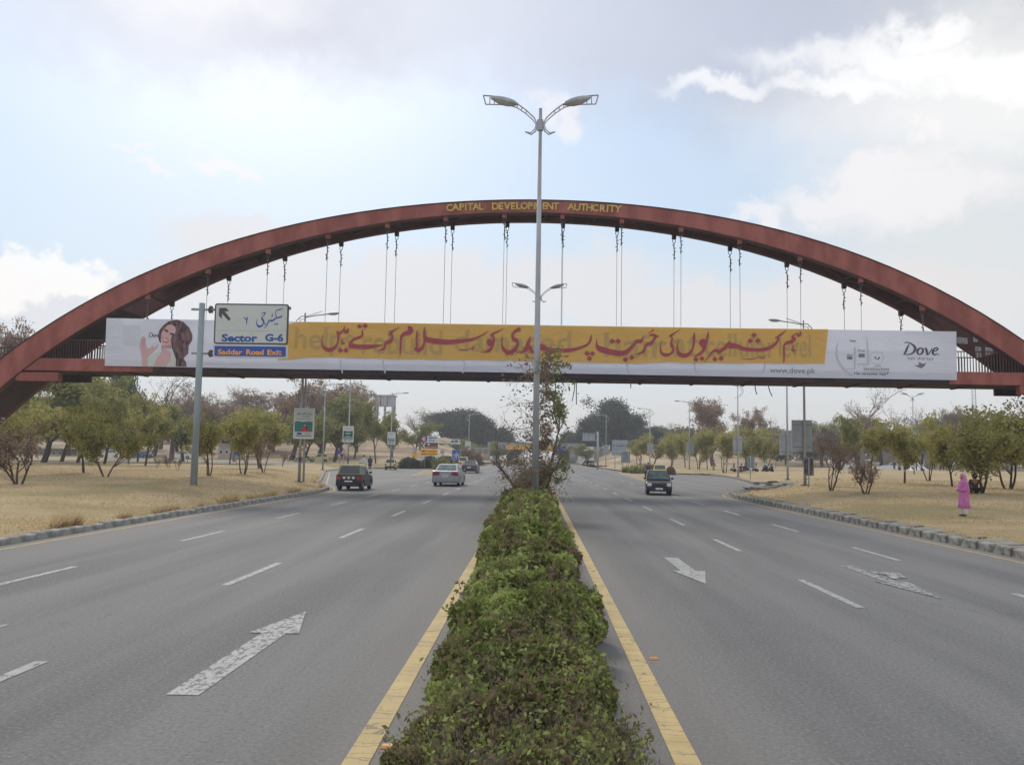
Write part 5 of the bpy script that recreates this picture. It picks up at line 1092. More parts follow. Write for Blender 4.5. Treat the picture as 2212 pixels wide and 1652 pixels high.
# ================================================================== vehicles
def car(label, loc, rz, paint, kind='hatch', cat='car', lower=None, glass='glass', plate='plate', frame=None, name='car', group=None, roofsign=False, facing=None, lamps=True):
    S = dict(hatch=dict(L=3.3, W=1.40, prof=[(-1.60, .24), (-1.65, .34), (-1.64, .60), (-1.58, .86), (-.9, .88), (.72, .86), (1.45, .76), (1.60, .68), (1.65, .50), (1.63, .30), (1.5, .22), (-1.45, .22)], gb=(-1.54, .86, .655, .87), gr=(-1.22, .18, .555, 1.40), wr=.27, wb=(-1.05, 1.12)),
             sedan=dict(L=4.5, W=1.72, prof=[(-2.18, .28), (-2.25, .42), (-2.24, .66), (-2.16, .96), (-2.0, 1.0), (-1.35, .99), (1.0, .93), (1.8, .80), (2.16, .68), (2.24, .5), (2.2, .28), (2.0, .2), (-2.0, .2)], gb=(-1.72, 1.16, .77, .96), gr=(-.95, .28, .59, 1.43), wr=.31, wb=(-1.32, 1.36)),
             pickup=dict(L=3.6, W=1.45, prof=[(-1.75, .35), (-1.8, .45), (-1.8, .95), (-1.7, 1.0), (1.45, 1.0), (1.72, .85), (1.78, .5), (1.7, .28), (-1.6, .3)], gb=(-1.66, 1.3, .68, .99), gr=(-1.5, .75, .62, 1.78), wr=.28, wb=(-1.1, 1.15)))[kind]
    t = thing(name, label, cat, loc, rz, group); W = S['W']; pr = S['prof']
    # side profile with wheel arches cut into its lower edge
    low = []
    y0, y1 = pr[-1][0], pr[-2][0]; zl = pr[-1][1]
    pts = [q for q in pr[:-2]]; bott = [(pr[-2][0], pr[-2][1])]
    for wy in sorted(S['wb'], reverse=True):
        for k in range(7):
            a = R(0+k*30); bott.append((wy+(S['wr']+.07)*math.cos(a), max(zl, S['wr']+(S['wr']+.07)*math.sin(a)) if 0 < k < 6 else zl))
    bott.append((pr[-1][0], pr[-1][1])); poly = pts+bott; n = len(poly)
    cy = sum(q[0] for q in poly)/n
    def ringx(x, s_, dz=0): return [Vector((x, cy+(q[0]-cy)*s_, .5+(q[1]-.5)*(s_ if q[1] > .5 else 1)+dz)) for q in poly]
    body = MB().loft([ringx(-W/2+.0, .975), ringx(-W/2+.03, .99), ringx(-W/2+.11, 1.0), ringx(W/2-.11, 1.0), ringx(W/2-.03, .99), ringx(W/2, .975)]).build('body', paint, t, False)
    gy0, gy1, gw, gz = S['gb']; ry0, ry1, rw, rz_ = S['gr']
    B_ = [Vector((-gw, gy0, gz)), Vector((gw, gy0, gz)), Vector((gw, gy1, gz)), Vector((-gw, gy1, gz))]; Tp = [Vector((-rw, ry0, rz_-.04)), Vector((rw, ry0, rz_-.04)), Vector((rw, ry1, rz_-.05)), Vector((-rw, ry1, rz_-.05))]
    T2 = [Vector((-rw*.9, ry0+.07, rz_)), Vector((rw*.9, ry0+.07, rz_)), Vector((rw*.9, ry1-.08, rz_)), Vector((-rw*.9, ry1-.08, rz_))]
    MB().loft([B_, Tp, T2]).build('cabin', frame or paint, t)
    def win(nm, i, j, u0, u1, v0, v1):
        a, b_, c_, d_ = B_[i], B_[j], Tp[j], Tp[i]
        def P(u, v): return (a.lerp(b_, u)).lerp(d_.lerp(c_, u), v)
        nn = (b_-a).cross(d_-a).normalized()
        q = [P(u0, v0), P(u1, v0), P(u1+(.0), v1), P(u0, v1)]; vs = [p_+nn*.012 for p_ in q]+[p_-nn*.004 for p_ in q]
        MB().add(vs, [(0, 1, 2, 3), (0, 4, 5, 1), (1, 5, 6, 2), (2, 6, 7, 3), (3, 7, 4, 0)]).build(nm, glass, t)
    win('rear_window', 0, 1, .07, .93, .10, .90); win('windscreen', 2, 3, .05, .95, .08, .93)
    for i, j in ((1, 2), (3, 0)):
        win('side_window', i, j, .10, .47, .10, .90); win('side_window', i, j, .52, .88, .10, .90)
    ye, yf = -S['L']/2, S['L']/2
    for nm, y, s_ in (('rear_bumper', ye, -1), ('front_bumper', yf, 1)):
        MB().box((0, y+s_*.02, .37), (W*.97, .12, .20)).build(nm, lower or 'plastic', t)
    hl = .66 if kind != 'sedan' else .78
    for s_ in (-1, 1):
        MB().box((s_*W*.40, ye+.005, hl), (W*.17, .05, .17)).build('tail_lamp', 'tail', t); MB().box((s_*W*.38, yf-.02, .62), (W*.15, .07, .14)).build('headlamp', 'lens', t)
        MB().box((s_*W*.38, yf-.01, .46), (W*.13, .06, .05)).build('indicator', 'amber', t)
        m_ = MB(); m_.box((s_*(W/2+.06), gy1-.25, gz+.08), (.14, .07, .11)); m_.build('mirror', 'plastic' if lower is None else lower, t)
    MB().box((0, yf-.0, .60), (W*.55, .05, .11)).build('grille', 'plastic', t)
    MB().box((0, ye-.052, .46 if kind == 'hatch' else .66), (.42, .02, .17)).build('number_plate', plate, t); MB().box((0, yf+.088, .38), (.40, .02, .10)).build('number_plate', plate, t)
    for wy in S['wb']:
        for s_ in (-1, 1):
            r = S['wr']; x = s_*(W/2-.10)
            rr_ = [[Vector((x+dx, wy+ra*math.cos(2*math.pi*k/18), r+ra*math.sin(2*math.pi*k/18))) for k in range(18)] for dx, ra in ((-.09, r*.86), (-.07, r), (.07, r), (.09, r*.86))]
            wo_ = MB().loft(rr_).build('wheel', 'tyre', t); ro = x+s_*.095
            MB().loft([[Vector((ro+dx, wy+ra*math.cos(2*math.pi*k/14), r+ra*math.sin(2*math.pi*k/14))) for k in range(14)] for dx, ra in ((-s_*.02, r*.58), (0, r*.55))]).build('rim', 'rim', wo_)
    MB().box((0, 0, .27), (W*.8, S['L']*.82, .10)).build('underside', 'plastic', t)
    if roofsign: MB().box((0, (ry0+ry1)/2, rz_+.05), (.42, .16, .10)).build('roof_sign', 'c_yellow' if False else 'white', t)
    return t
PI = math.pi
p = G(766, 1057); t = car('black and olive hatchback taxi seen from behind at the left exit lane', (p.x, p.y, 0), 0.0, 'p_black', 'hatch', 'car', frame='p_olive')
ye = -1.65
for x in (-.25, .0, .25): MB().prism([(x+.075*math.cos(a), .69+.06*math.sin(a)) for a in np.linspace(0, 6.28, 13)[:-1]], lambda u, v, w: Vector((u, ye-.012+w, v)), .03).build('round_sticker', 'white', t)
MB().box((0, ye-.004, .765), (.75, .02, .015)).build('chrome_strip', 'chrome', t)
for s_ in (-1, 1): MB().box((s_*.58, ye-.055, .40), (.09, .02, .06)).build('reflector', 'white', t); MB().box((s_*.60, -1.45, .16), (.14, .015, .17)).build('mud_flap', 'p_brown', t)
p = G(963, 1050); t = car('silver saloon car driving away, largest on the left carriageway', (p.x, p.y+2.2, 0), -.02, 'p_silver', 'sedan', lower='p_silver', glass='glass_light', plate='signwhite')
for s_ in (-1, 1): MB().box((s_*.57, -2.262, .82), (.34, .05, .19)).build('large_tail_lamp', 'tail', t)
p = G(1017, 1021); car('charcoal saloon car ahead of the silver car, seen from behind', (p.x, p.y, 0), -.02, 'p_dark', 'sedan')
p = G(844, 1014); car('pale yellow hatchback taxi with roof sign on the slip road', (p.x, p.y, 0), .10, 'p_cream', 'hatch', roofsign=True, lower='plastic')
p = G(1037, 1003.5); t = car('small beige pick-up van ahead of the charcoal saloon', (p.x, 150, 0), 0, 'p_cream', 'pickup', lower='p_white'); MB().box((0, -1.83, .62), (.9, .05, .3)).build('dark_tailgate_load', 'p_blue', t)
p = AT(1074, 1001, 185); car('dark car at the vanishing point left of the median tree, left one of two', (p.x, 185, 0), 0, 'p_dark', 'sedan')
p = AT(1112, 1000, 205); car('dark car with a white roof patch seen through the median tree twigs', (p.x, 205, 0), 0, 'p_dark', 'sedan', frame='p_white')
p = AT(1190, 1001, 215); car('small red car coming towards us just right of the median tree', (p.x, 215, 0), PI, 'p_red', 'hatch')
p = AT(1199, 1001, 235); car('far white car just right of the red car near the underpass', (p.x, 235, 0), PI, 'p_white', 'sedan')
p = G(1428, 1069); t = car('dark brown boxy hatchback coming towards us on the right carriageway', (p.x, p.y+1.2, 0), PI-.10, 'p_brown', 'hatch', glass='glass_light', lower='plastic'); t.scale = (1, 1, .95)
MB().box((-.28, 1.66, .60), (.20, .02, .14)).build('green_grille_plate', mat('dusty_green_plate', (.13, .15, .10), .7), t)
for s_ in (-1, 1): MB().box((s_*.53, 1.655, .62), (.23, .05, .17)).build('square_headlamp', 'lens', t)
p = AT(1425, 1021, 92); car('bright yellow taxi with a roof sign behind the dark brown hatchback', (p.x, 92, 0), PI-.12, 'p_yellow', 'hatch', roofsign=True, lower='plastic')
for (vx, D, rz, pt, kd, lab) in ((688, 140, 1.9, 'p_cream', 'hatch', 'pale cream car parked beyond the left verge beside motorbikes'), (1158-230, 133, 1.3, 'p_white', 'sedan', 'white car partly hidden by the hedge under the stacked direction signs'),
        (957, 128, 1.5, 'p_dark', 'hatch', 'dark car low behind the round pale bush on the left'), (240, 150, 1.5, 'p_white', 'sedan', 'white car parked among the left park trunks'), (300, 152, 1.6, 'p_blue', 'sedan', 'blue car parked left of the orange park board'),
        (392, 150, 1.6, 'p_white', 'sedan', 'white car glimpsed just left of the tall sign pole'), (1925, 190, 1.5, 'p_white', 'sedan', 'white car glimpsed through the right park trees'), (2012-190, 180, 1.5, 'p_white', 'sedan', 'white car behind the thin brown shrub on the right lawn')):
    q = AT(vx, 1000, D); z = hL(q.x, D) if (q.x < -11.6 and D > 150) else .5; car(lab, (q.x, D, z), rz, pt, kd)
for (vx, D, pt, kd, lab) in ((757, 225, 'p_blue', 'pickup', 'blue three-wheeled van climbing the far left slope'), (768, 245, 'p_white', 'pickup', 'white van on the far left slope path'), (981, 240, 'p_white', 'pickup', 'white minibus on the embankment above the blue pictogram sign')):
    q = AT(vx, 960, D); car(lab, (q.x, D, hL(q.x, D)+.1), .6 if vx < 900 else 1.4, pt, kd, 'van', name='van')

# ================================================================== people
def skinmesh(name, verts, edges, radii, m, parent, sub=1):
    me = bpy.data.meshes.new(name); me.from_pydata(verts, edges, []); me.update()
    o = bpy.data.objects.new(name, me); COL.objects.link(o)
    sk = o.modifiers.new('s', 'SKIN'); sk.use_smooth_shade = True
    for i, r in enumerate(radii):
        rr_ = r if hasattr(r, '__len__') else (r, r)
        me.skin_vertices[0].data[i].radius = rr_; me.skin_vertices[0].data[i].use_root = (i == 0)
    if sub: sb_ = o.modifiers.new('u', 'SUBSURF'); sb_.levels = sub; sb_.render_levels = sub
    dg = bpy.context.evaluated_depsgraph_get(); m2 = bpy.data.meshes.new_from_object(o.evaluated_get(dg)); m2.name = name
    bpy.data.objects.remove(o); bpy.data.meshes.remove(me); m2.materials.clear()
    return link(name, m2, m, parent)
def person(label, loc, rz, pose='stand', top='c_grey', bottom='c_black', s=1.0, hairm='hair', long=False, group=None, scarf=None):
    t = thing('person', label, 'person', loc, rz, group); t.scale = (s, s, s)
    if pose in ('stand', 'walk'):
        sp_ = .24 if pose == 'walk' else .03; hz_ = 0; lean = .05 if pose == 'walk' else 0
        J = dict(pel=(0, 0, .95), sp=(0, lean*.5, 1.15), ch=(0, lean, 1.35), nk=(0, lean, 1.50), hd=(0, lean+.02, 1.62), ht=(0, lean+.01, 1.70))
        for q, sx, f in (('l', -1, 1), ('r', 1, -1)):
            J.update({q+'h': (sx*.09, 0, .90), q+'k': (sx*.10, f*sp_*.6+.04, .50), q+'a': (sx*.10, f*sp_-.03, .09), q+'t': (sx*.11, f*sp_+.12, .03),
                      q+'s': (sx*.17, lean, 1.42), q+'e': (sx*.23, lean-f*sp_*.4, 1.15), q+'w': (sx*.24, lean-f*sp_*.8+.06, .92), q+'f': (sx*.24, lean-f*sp_*.85+.08, .82)})
    elif pose == 'sit':
        J = dict(pel=(0, 0, .12), sp=(0, .0, .32), ch=(0, .06, .52), nk=(0, .10, .66), hd=(0, .13, .78), ht=(0, .13, .86))
        for q, sx in (('l', -1), ('r', 1)):
            J.update({q+'h': (sx*.10, .03, .12), q+'k': (sx*.26, .36, .30), q+'a': (sx*.12, .52, .08), q+'t': (sx*.10, .64, .04), q+'s': (sx*.17, .06, .58), q+'e': (sx*.25, .18, .36), q+'w': (sx*.18, .34, .30), q+'f': (sx*.14, .42, .30)})
    elif pose == 'ride':
        J = dict(pel=(0, -.1, .82), sp=(0, -.02, 1.02), ch=(0, .08, 1.22), nk=(0, .12, 1.36), hd=(0, .16, 1.48), ht=(0, .16, 1.56))
        for q, sx in (('l', -1), ('r', 1)):
            J.update({q+'h': (sx*.10, -.08, .80), q+'k': (sx*.24, .28, .70), q+'a': (sx*.20, .12, .32), q+'t': (sx*.20, .26, .27), q+'s': (sx*.18, .08, 1.28), q+'e': (sx*.32, .25, 1.08), q+'w': (sx*.30, .48, 1.05), q+'f': (sx*.28, .55, 1.05)})
    names = list(J); idx = {k: i for i, k in enumerate(names)}
    E = [('pel', 'sp'), ('sp', 'ch'), ('ch', 'nk'), ('nk', 'hd'), ('hd', 'ht')]
    for q in 'lr': E += [('pel', q+'h'), (q+'h', q+'k'), (q+'k', q+'a'), (q+'a', q+'t'), ('ch', q+'s'), (q+'s', q+'e'), (q+'e', q+'w'), (q+'w', q+'f')]
    rad = {'pel': (.13, .10), 'sp': (.12, .09), 'ch': (.14, .10), 'nk': .052, 'hd': (.078, .092), 'ht': (.06, .07)}
    for q in 'lr': rad.update({q+'h': .085, q+'k': .058, q+'a': .04, q+'t': (.035, .025), q+'s': .055, q+'e': .042, q+'w': .03, q+'f': (.035, .02)})
    skinmesh('body', [J[k] for k in names], [(idx[a], idx[b_]) for a, b_ in E], [rad[k] for k in names], 'skin', t)
    def sub(nm, keys, EE, dr, m_, ov={}):
        ii = {k: i for i, k in enumerate(keys)}; ra = []
        for k in keys:
            r_ = ov.get(k, rad[k]); r_ = r_ if hasattr(r_, '__len__') else (r_, r_); ra.append((r_[0]+dr, r_[1]+dr))
        skinmesh(nm, [J[k] for k in keys], [(ii[a], ii[b_]) for a, b_ in EE], ra, m_, t)
    sub('shirt', ['ch', 'sp', 'pel', 'ls', 'le', 'lw', 'rs', 're', 'rw'], [('ch', 'sp'), ('sp', 'pel'), ('ch', 'ls'), ('ls', 'le'), ('le', 'lw'), ('ch', 'rs'), ('rs', 're'), ('re', 'rw')], .025, top)
    sub('trousers', ['pel', 'lh', 'lk', 'la', 'rh', 'rk', 'ra'], [('pel', 'lh'), ('lh', 'lk'), ('lk', 'la'), ('pel', 'rh'), ('rh', 'rk'), ('rk', 'ra')], .024, bottom)
    h = Vector(J['hd'])
    if hairm: MB().ell(h+Vector((0, -.025, .045)), (.092, .105, .10), 10, 7).build('hair', hairm, t, True)
    MB().ell(h+Vector((0, .105, -.012)), (.016, .022, .022), 6, 4).build('nose', 'skin', t)
    for sx in (-1, 1): MB().ell(h+Vector((sx*.032, .088, .015)), (.013, .008, .008), 6, 4).build('eye', 'hair', t)
    if long and pose != 'sit':
        rings = []
        for z, rx, ry in ((1.40, .17, .12), (1.1, .17, .13), (.8, .21, .16), (.55, .24, .18), (.50, .24, .18)): rings.append([Vector((rx*math.cos(a)*(1+.05*math.sin(a*5)), ry*math.sin(a), z)) for a in np.linspace(0, 2*PI, 17)[:-1]])
        MB().loft(rings).build('long_shirt', top, t, True)
    if scarf:
        MB().ell(h+Vector((0, -.02, .01)), (.115, .12, .14), 12, 8).build('scarf', scarf, t, True)
    return t
# woman in pink on the right lawn
q = GV(2083, 1115)
hgt = (AT(2083, 1022, q.y).z-q.z); sc = hgt/1.78
t = thing('person', 'woman in a long pink dress and pink headscarf standing on the dry lawn', 'person', q, R(100)); t.scale = (sc, sc, sc)
J = [(0, 0, .95), (0, .01, 1.15), (0, .02, 1.34), (0, .03, 1.48), (0, .06, 1.60), (0, .05, 1.68), (-.09, 0, .9), (-.09, .02, .5), (-.08, -.02, .08), (-.09, .13, .03), (.09, 0, .9), (.09, .03, .5), (.08, .0, .08), (.09, .15, .03),
     (-.16, .02, 1.40), (-.21, .04, 1.15), (-.14, .20, 1.05), (-.05, .26, 1.08), (.16, .02, 1.40), (.21, .04, 1.15), (.14, .20, 1.03), (.05, .27, 1.05)]
E = [(0, 1), (1, 2), (2, 3), (3, 4), (4, 5), (0, 6), (6, 7), (7, 8), (8, 9), (0, 10), (10, 11), (11, 12), (12, 13), (2, 14), (14, 15), (15, 16), (16, 17), (2, 18), (18, 19), (19, 20), (20, 21)]
rd = [(.13, .10), (.11, .09), (.13, .10), .05, (.075, .09), (.06, .07), .08, .055, .04, (.035, .025), .08, .055, .04, (.035, .025), .05, .04, .028, (.035, .02), .05, .04, .028, (.035, .02)]
skinmesh('body', J, E, rd, 'skin', t)
skinmesh('sleeves', [J[2], J[14], J[15], J[16], J[18], J[19], J[20]], [(0, 1), (1, 2), (2, 3), (0, 4), (4, 5), (5, 6)], [(.14, .11), .075, .072, .055, .075, .072, .055], 'pink', t)
rings = []
for i, (z, rx, ry, oy) in enumerate(((1.45, .11, .09, .02), (1.36, .18, .135, .02), (1.15, .165, .13, .02), (.98, .185, .15, .01), (.75, .21, .18, .0), (.52, .235, .205, -.01), (.36, .25, .225, -.02), (.345, .235, .21, -.02))):
    k = .12*max(0, (1.15-z)); rings.append([Vector((rx*math.cos(a)*(1+k*math.sin(a*7+1)), oy+ry*math.sin(a)*(1+k*math.cos(a*6)), z)) for a in np.linspace(0, 2*PI, 33)[:-1]])
MB().loft(rings).build('long_dress', 'pink', t, True)
for sx in (-1, 1):
    MB().loft([[Vector((sx*.085+r_*math.cos(a), oy+r_*1.05*math.sin(a), z)) for a in np.linspace(0, 2*PI, 13)[:-1]] for z, r_, oy in ((.55, .10, .02), (.30, .092, .01), (.12, .075, .0), (.09, .07, .0))]).build('trouser_leg', 'c_white', t, True)
    MB().ell((sx*.085, .075, .04), (.048, .13, .04), 10, 6).build('sandal', 'c_brown', t, True)
rings = []
for i, (z, rx, ry, oy) in enumerate(((1.765, .02, .02, .03), (1.755, .07, .08, .03), (1.70, .112, .125, .025), (1.60, .125, .135, .015), (1.50, .13, .12, -.02), (1.42, .20, .14, -.01), (1.25, .235, .16, -.03), (1.05, .22, .165, -.06), (.92, .17, .12, -.12), (.90, .15, .10, -.12))):
    ring = []
    for a in np.linspace(0, 2*PI, 33)[:-1]:
        y = oy+ry*math.sin(a)
        if 1.52 < z < 1.72 and math.sin(a) > .55: y = oy+ry*.38          # face opening
        ring.append(Vector((rx*math.cos(a)*(1+.03*math.sin(a*8+i)), y, z)))
    rings.append(ring)
MB().loft(rings).build('headscarf', 'pink2', t, True)
MB().ell((0, .145, 1.60), (.016, .024, .024), 6, 4).build('nose', 'skin', t)
for sx in (-1, 1): MB().ell((sx*.032, .13, 1.625), (.013, .008, .008), 6, 4).build('eye', 'hair', t)
# others
def pers(vx, D, lab, rz=0, z=None, **k):
    q = AT(vx, 1000, D); zz_ = z if z is not None else (VZ(q.x, D) if D < 180 else .57); return person(lab, (q.x, D, zz_), rz, **k)
q = GV(2106, 1066); person('person in a dark brown wrap sitting behind the woman in pink under the trees', (q.x, q.y, q.z), R(160), 'sit', 'c_brown', 'c_black', 1.1, scarf='c_black')
q = G(799, 1015); person('man in dark blue shirt and trousers walking on the slip road beside the black taxi', (q.x, q.y, 0), R(10), 'walk', 'c_navy', 'c_navy', long=True)
pers(788, 124, 'person in white clothes sitting behind the walking man in dark blue', 1.2, pose='sit', top='c_white', bottom='c_white', s=1.4)
pers(1540.8, 118, 'man in grey shirt and olive-yellow trousers striding on the right verge', -1.4, z=.2, pose='walk', top='c_grey', bottom='c_yellow')
seat = [(1586.7, 'c_white', 'c_black', 'leftmost seated picnicker, in white, on the right lawn'), (1600, 'c_black', 'c_grey', 'seated picnicker in black just right of the white-clothed one'), (1608, 'c_black', 'c_black', 'hunched seated picnicker in black directly left of the small grey board'),
        (1635, 'c_white', 'c_black', 'seated picnicker in white directly right of the small grey board'), (1649, 'c_grey', 'c_white', 'seated picnicker with white cap, second right of the small grey board'), (1657, 'c_black', 'c_black', 'seated picnicker in black with legs stretched beside the white-capped one'), (1668, 'c_black', 'c_black', 'lone seated person in black at the right end of the picnic group')]
for i, (vx, a, b_, lab) in enumerate(seat): pers(vx, 112+random.uniform(-3, 3), lab, random.uniform(0, 6), pose='sit', top=a, bottom=b_, s=1.15, hairm='c_white' if 'cap' in lab else 'hair', group='picnickers on the right lawn')
for vx, lab, ps, a in ((1891.6, 'dark-clad person sitting in front of the long white sheet on the right', 'sit', 'c_black'), (1931.7, 'person in dark clothes standing at the long white sheet, left of the tree trunk', 'stand', 'c_navy'), (1943, 'person crouching in black beside the end of the white sheet', 'sit', 'c_black'), (1961, 'person in brown standing between the park trunks near the white tent', 'stand', 'c_brown'),
                       (1979.5, 'person in black standing in front of the small white tent', 'stand', 'c_black'), (1990, 'person in orange sitting beside the small white tent', 'sit', 'c_orange'), (2031, 'person in a white top standing in the far park gap on the right', 'stand', 'c_white'), (2038, 'dark-clad person standing next to the white-topped one in the far park gap', 'stand', 'c_navy')):
    pers(vx, 165+random.uniform(-3, 3), lab, random.uniform(0, 6), pose=ps, top=a, bottom='c_black', group='people in the far right park')
for vx, lab, a in ((1270, 'standing person in black on the right verge left of the gantry post', 'c_black'), (1277, 'dark figure sitting on the kerb left of the gantry post', 'c_black'), (1283, 'dark figure sitting nearest to the gantry post', 'c_grey')):
    pers(vx, 158, lab, 1.0, z=.3, pose='stand' if 'standing' in lab else 'sit', top=a, bottom='c_black')
for vx, lab in ((782, 'left one of two tiny dark walkers on the far left slope'), (786, 'right one of two tiny dark walkers on the far left slope')):
    q = AT(vx, 970, 215); person(lab, (q.x, 215, hL(q.x, 215)), 0, 'walk', 'c_black', 'c_black')
q = AT(278, 1000, 88); person('dark-clad person with a pack standing under the orange park board', (q.x, 88, VZ(q.x, 88)), 2.0, 'stand', 'c_black', 'c_black', long=True)
# white sheet and tent in the far park
a, b_ = AT(1883, 1008, 170), AT(1950, 1012, 170); o = MB().add([(a.x, 170, .6), (b_.x, 170, .6), (b_.x, 170, 1.15), (a.x, 170, 1.35), (a.x, 170.6, .6), (b_.x, 170.6, .6)], [(0, 1, 2, 3), (3, 2, 5, 4)]).build('ground_sheet', 'sheet'); tag(o, 'long white sheet stretched low among the far right park trees', 'sheet')
q = AT(1986, 1010, 172); o = MB().add([(q.x-1.6, 171, .57), (q.x+1.6, 171, .57), (q.x+1.6, 174, .57), (q.x-1.6, 174, .57), (q.x-.6, 172, 2.1), (q.x+.2, 173, 2.0)], [(0, 1, 4), (1, 2, 5), (1, 5, 4), (2, 3, 5), (3, 4, 5), (3, 0, 4)]).build('tent', 'sheet'); tag(o, 'small white ridge tent among the far right park trees', 'tent')

# motorcycles
def motorcycle(label, loc, rz, tank='c_maroon', group=None):
    t = thing('motorcycle', label, 'motorcycle', loc, rz, group)
    for y, nm in ((-.62, 'rear'), (.62, 'front')):
        ring_ = [(0, y+.26*math.cos(a), .30+.26*math.sin(a)) for a in np.linspace(0, 2*PI, 19)]; w_ = MB().tube(ring_, .045, 6, False).build('wheel', 'tyre', t, True)
        b = MB(); [b.tube([(0, y, .3), (0, y+.24*math.cos(a), .3+.24*math.sin(a))], .008, 3) for a in np.linspace(0, 2*PI, 9)[:-1]]; b.tube([(-.08, y, .3), (.08, y, .3)], .04, 8); b.build('spokes', 'rim', w_)
    b = MB(); b.tube([(.07, .62, .3), (.07, .42, .85)], .022, 6); b.tube([(-.07, .62, .3), (-.07, .42, .85)], .022, 6); b.build('front_fork', 'chrome', t)
    MB().tube([(-.32, .30, .98), (-.1, .42, .95), (.1, .42, .95), (.32, .30, .98)], .018, 6).build('handlebar', 'chrome', t)
    MB().ell((0, .16, .74), (.13, .27, .13), 10, 6).build('fuel_tank', tank, t, True); MB().loft([[Vector((x*w_, y, z)) for x, z in ((-1, .68), (1, .68), (.8, .76), (-.8, .76))] for y, w_ in ((-.72, .09), (-.4, .13), (.0, .11))]).build('seat', 'tyre', t)
    MB().box((0, .02, .42), (.22, .34, .28)).build('engine', 'dark_steel', t); MB().tube([(.12, .1, .3), (.14, -.3, .26), (.14, -.75, .34)], .035, 8).build('exhaust', 'chrome', t)
    MB().ell((0, .52, .86), (.09, .07, .09), 10, 6).build('headlamp', 'lens', t); MB().tube([(0, .45, .75), (0, .1, .5), (0, -.6, .3)], .03, 6).build('frame', 'dark_steel', t)
    for sx in (-1, 1): MB().tube([(sx*.26, .34, .98), (sx*.30, .33, 1.12)], .008, 4).build('mirror_stem', 'chrome', t)
    return t
q = G(1399, 1038.5); y = 79; q = AT(1400, 1040, y)
motorcycle('motorcycle being ridden towards us beside the dark brown hatchback', (q.x, y, 0), PI-.1); person('motorcyclist in a grey shirt with a red and white cap', (q.x, y, 0), PI-.1, 'ride', 'c_grey', 'c_maroon', 1.1, hairm='c_white')
for i, (vx, lab) in enumerate(((630, 'leftmost parked motorcycle beyond the left verge by the thick trunk'), (651, 'parked motorcycle directly behind the poster lamp post'), (667, 'parked motorcycle nearest the pale cream parked car'))):
    q = AT(vx, 1000, 137); motorcycle(lab, (q.x, 137, .62), R(70+i*20), ('c_maroon', 'c_black', 'c_navy')[i], 'motorcycles parked beyond the left verge')
q = AT(636, 1000, 139); person('man in grey sitting on the leftmost parked motorcycle', (q.x, 138, .62), R(70), 'ride', 'c_grey', 'c_black')
# ================================================================== vegetation
def skeleton(rs, levels, n0, spread, up, len0, shrink=.68, trunk=.25, multi=1, seed=0, wob=.18):
    """unit-height branch skeleton: list of (points, r0, r1), and the tips"""
    rr_ = np.random.default_rng(seed); segs = []; tips = []; mids = []
    def grow(p, d, L, r, lv):
        n = 4; pts = [p]; dd = d.copy(); L = L*(1 if lv == 0 else rr_.uniform(.7, 1.15))
        for i in range(n):
            dd = dd+rr_.normal(0, wob, 3)*.5+np.array([0, 0, up*.12]); dd /= np.linalg.norm(dd); p = p+dd*L/n; pts.append(p)
        r1 = r*.6; segs.append((pts, r, r1)); (mids.extend(pts[1:]) if lv >= 2 else None)
        if lv >= levels: tips.append(pts[-1]); tips.append(pts[-2]); return
        for k in range(n0[lv] if hasattr(n0, '__len__') else n0):
            a = rr_.uniform(0, 2*PI); perp = np.array([math.cos(a), math.sin(a), 0.0]); dn = dd*(1-spread*.35)+perp*spread*rr_.uniform(.6, 1.2)+np.array([0, 0, up*.2]); dn /= np.linalg.norm(dn)
            st_ = pts[-1] if k < 1 else pts[rr_.integers(2 if lv == 0 else 1, 5)]
            grow(st_, dn, L*shrink*rr_.uniform(.75, 1.2), r1*.85, lv+1)
    for m_ in range(multi):
        a = rr_.uniform(0, 2*PI)+m_*2*PI/max(multi, 1); d = np.array([math.cos(a)*.45, math.sin(a)*.45, 1.0]) if multi > 1 else np.array([rr_.normal(0, .08), rr_.normal(0, .08), 1.0]); d /= np.linalg.norm(d)
        grow(np.array([0.0, 0, 0])+d*np.array([.02, .02, 0])*multi, d, trunk if multi == 1 else len0, rs, 0)
    T = np.array(tips+mids[::2]); top = np.percentile(T[:, 2], 99.3); rad = np.percentile(np.hypot(T[:, 0], T[:, 1]), 92)
    return segs, T, top, rad
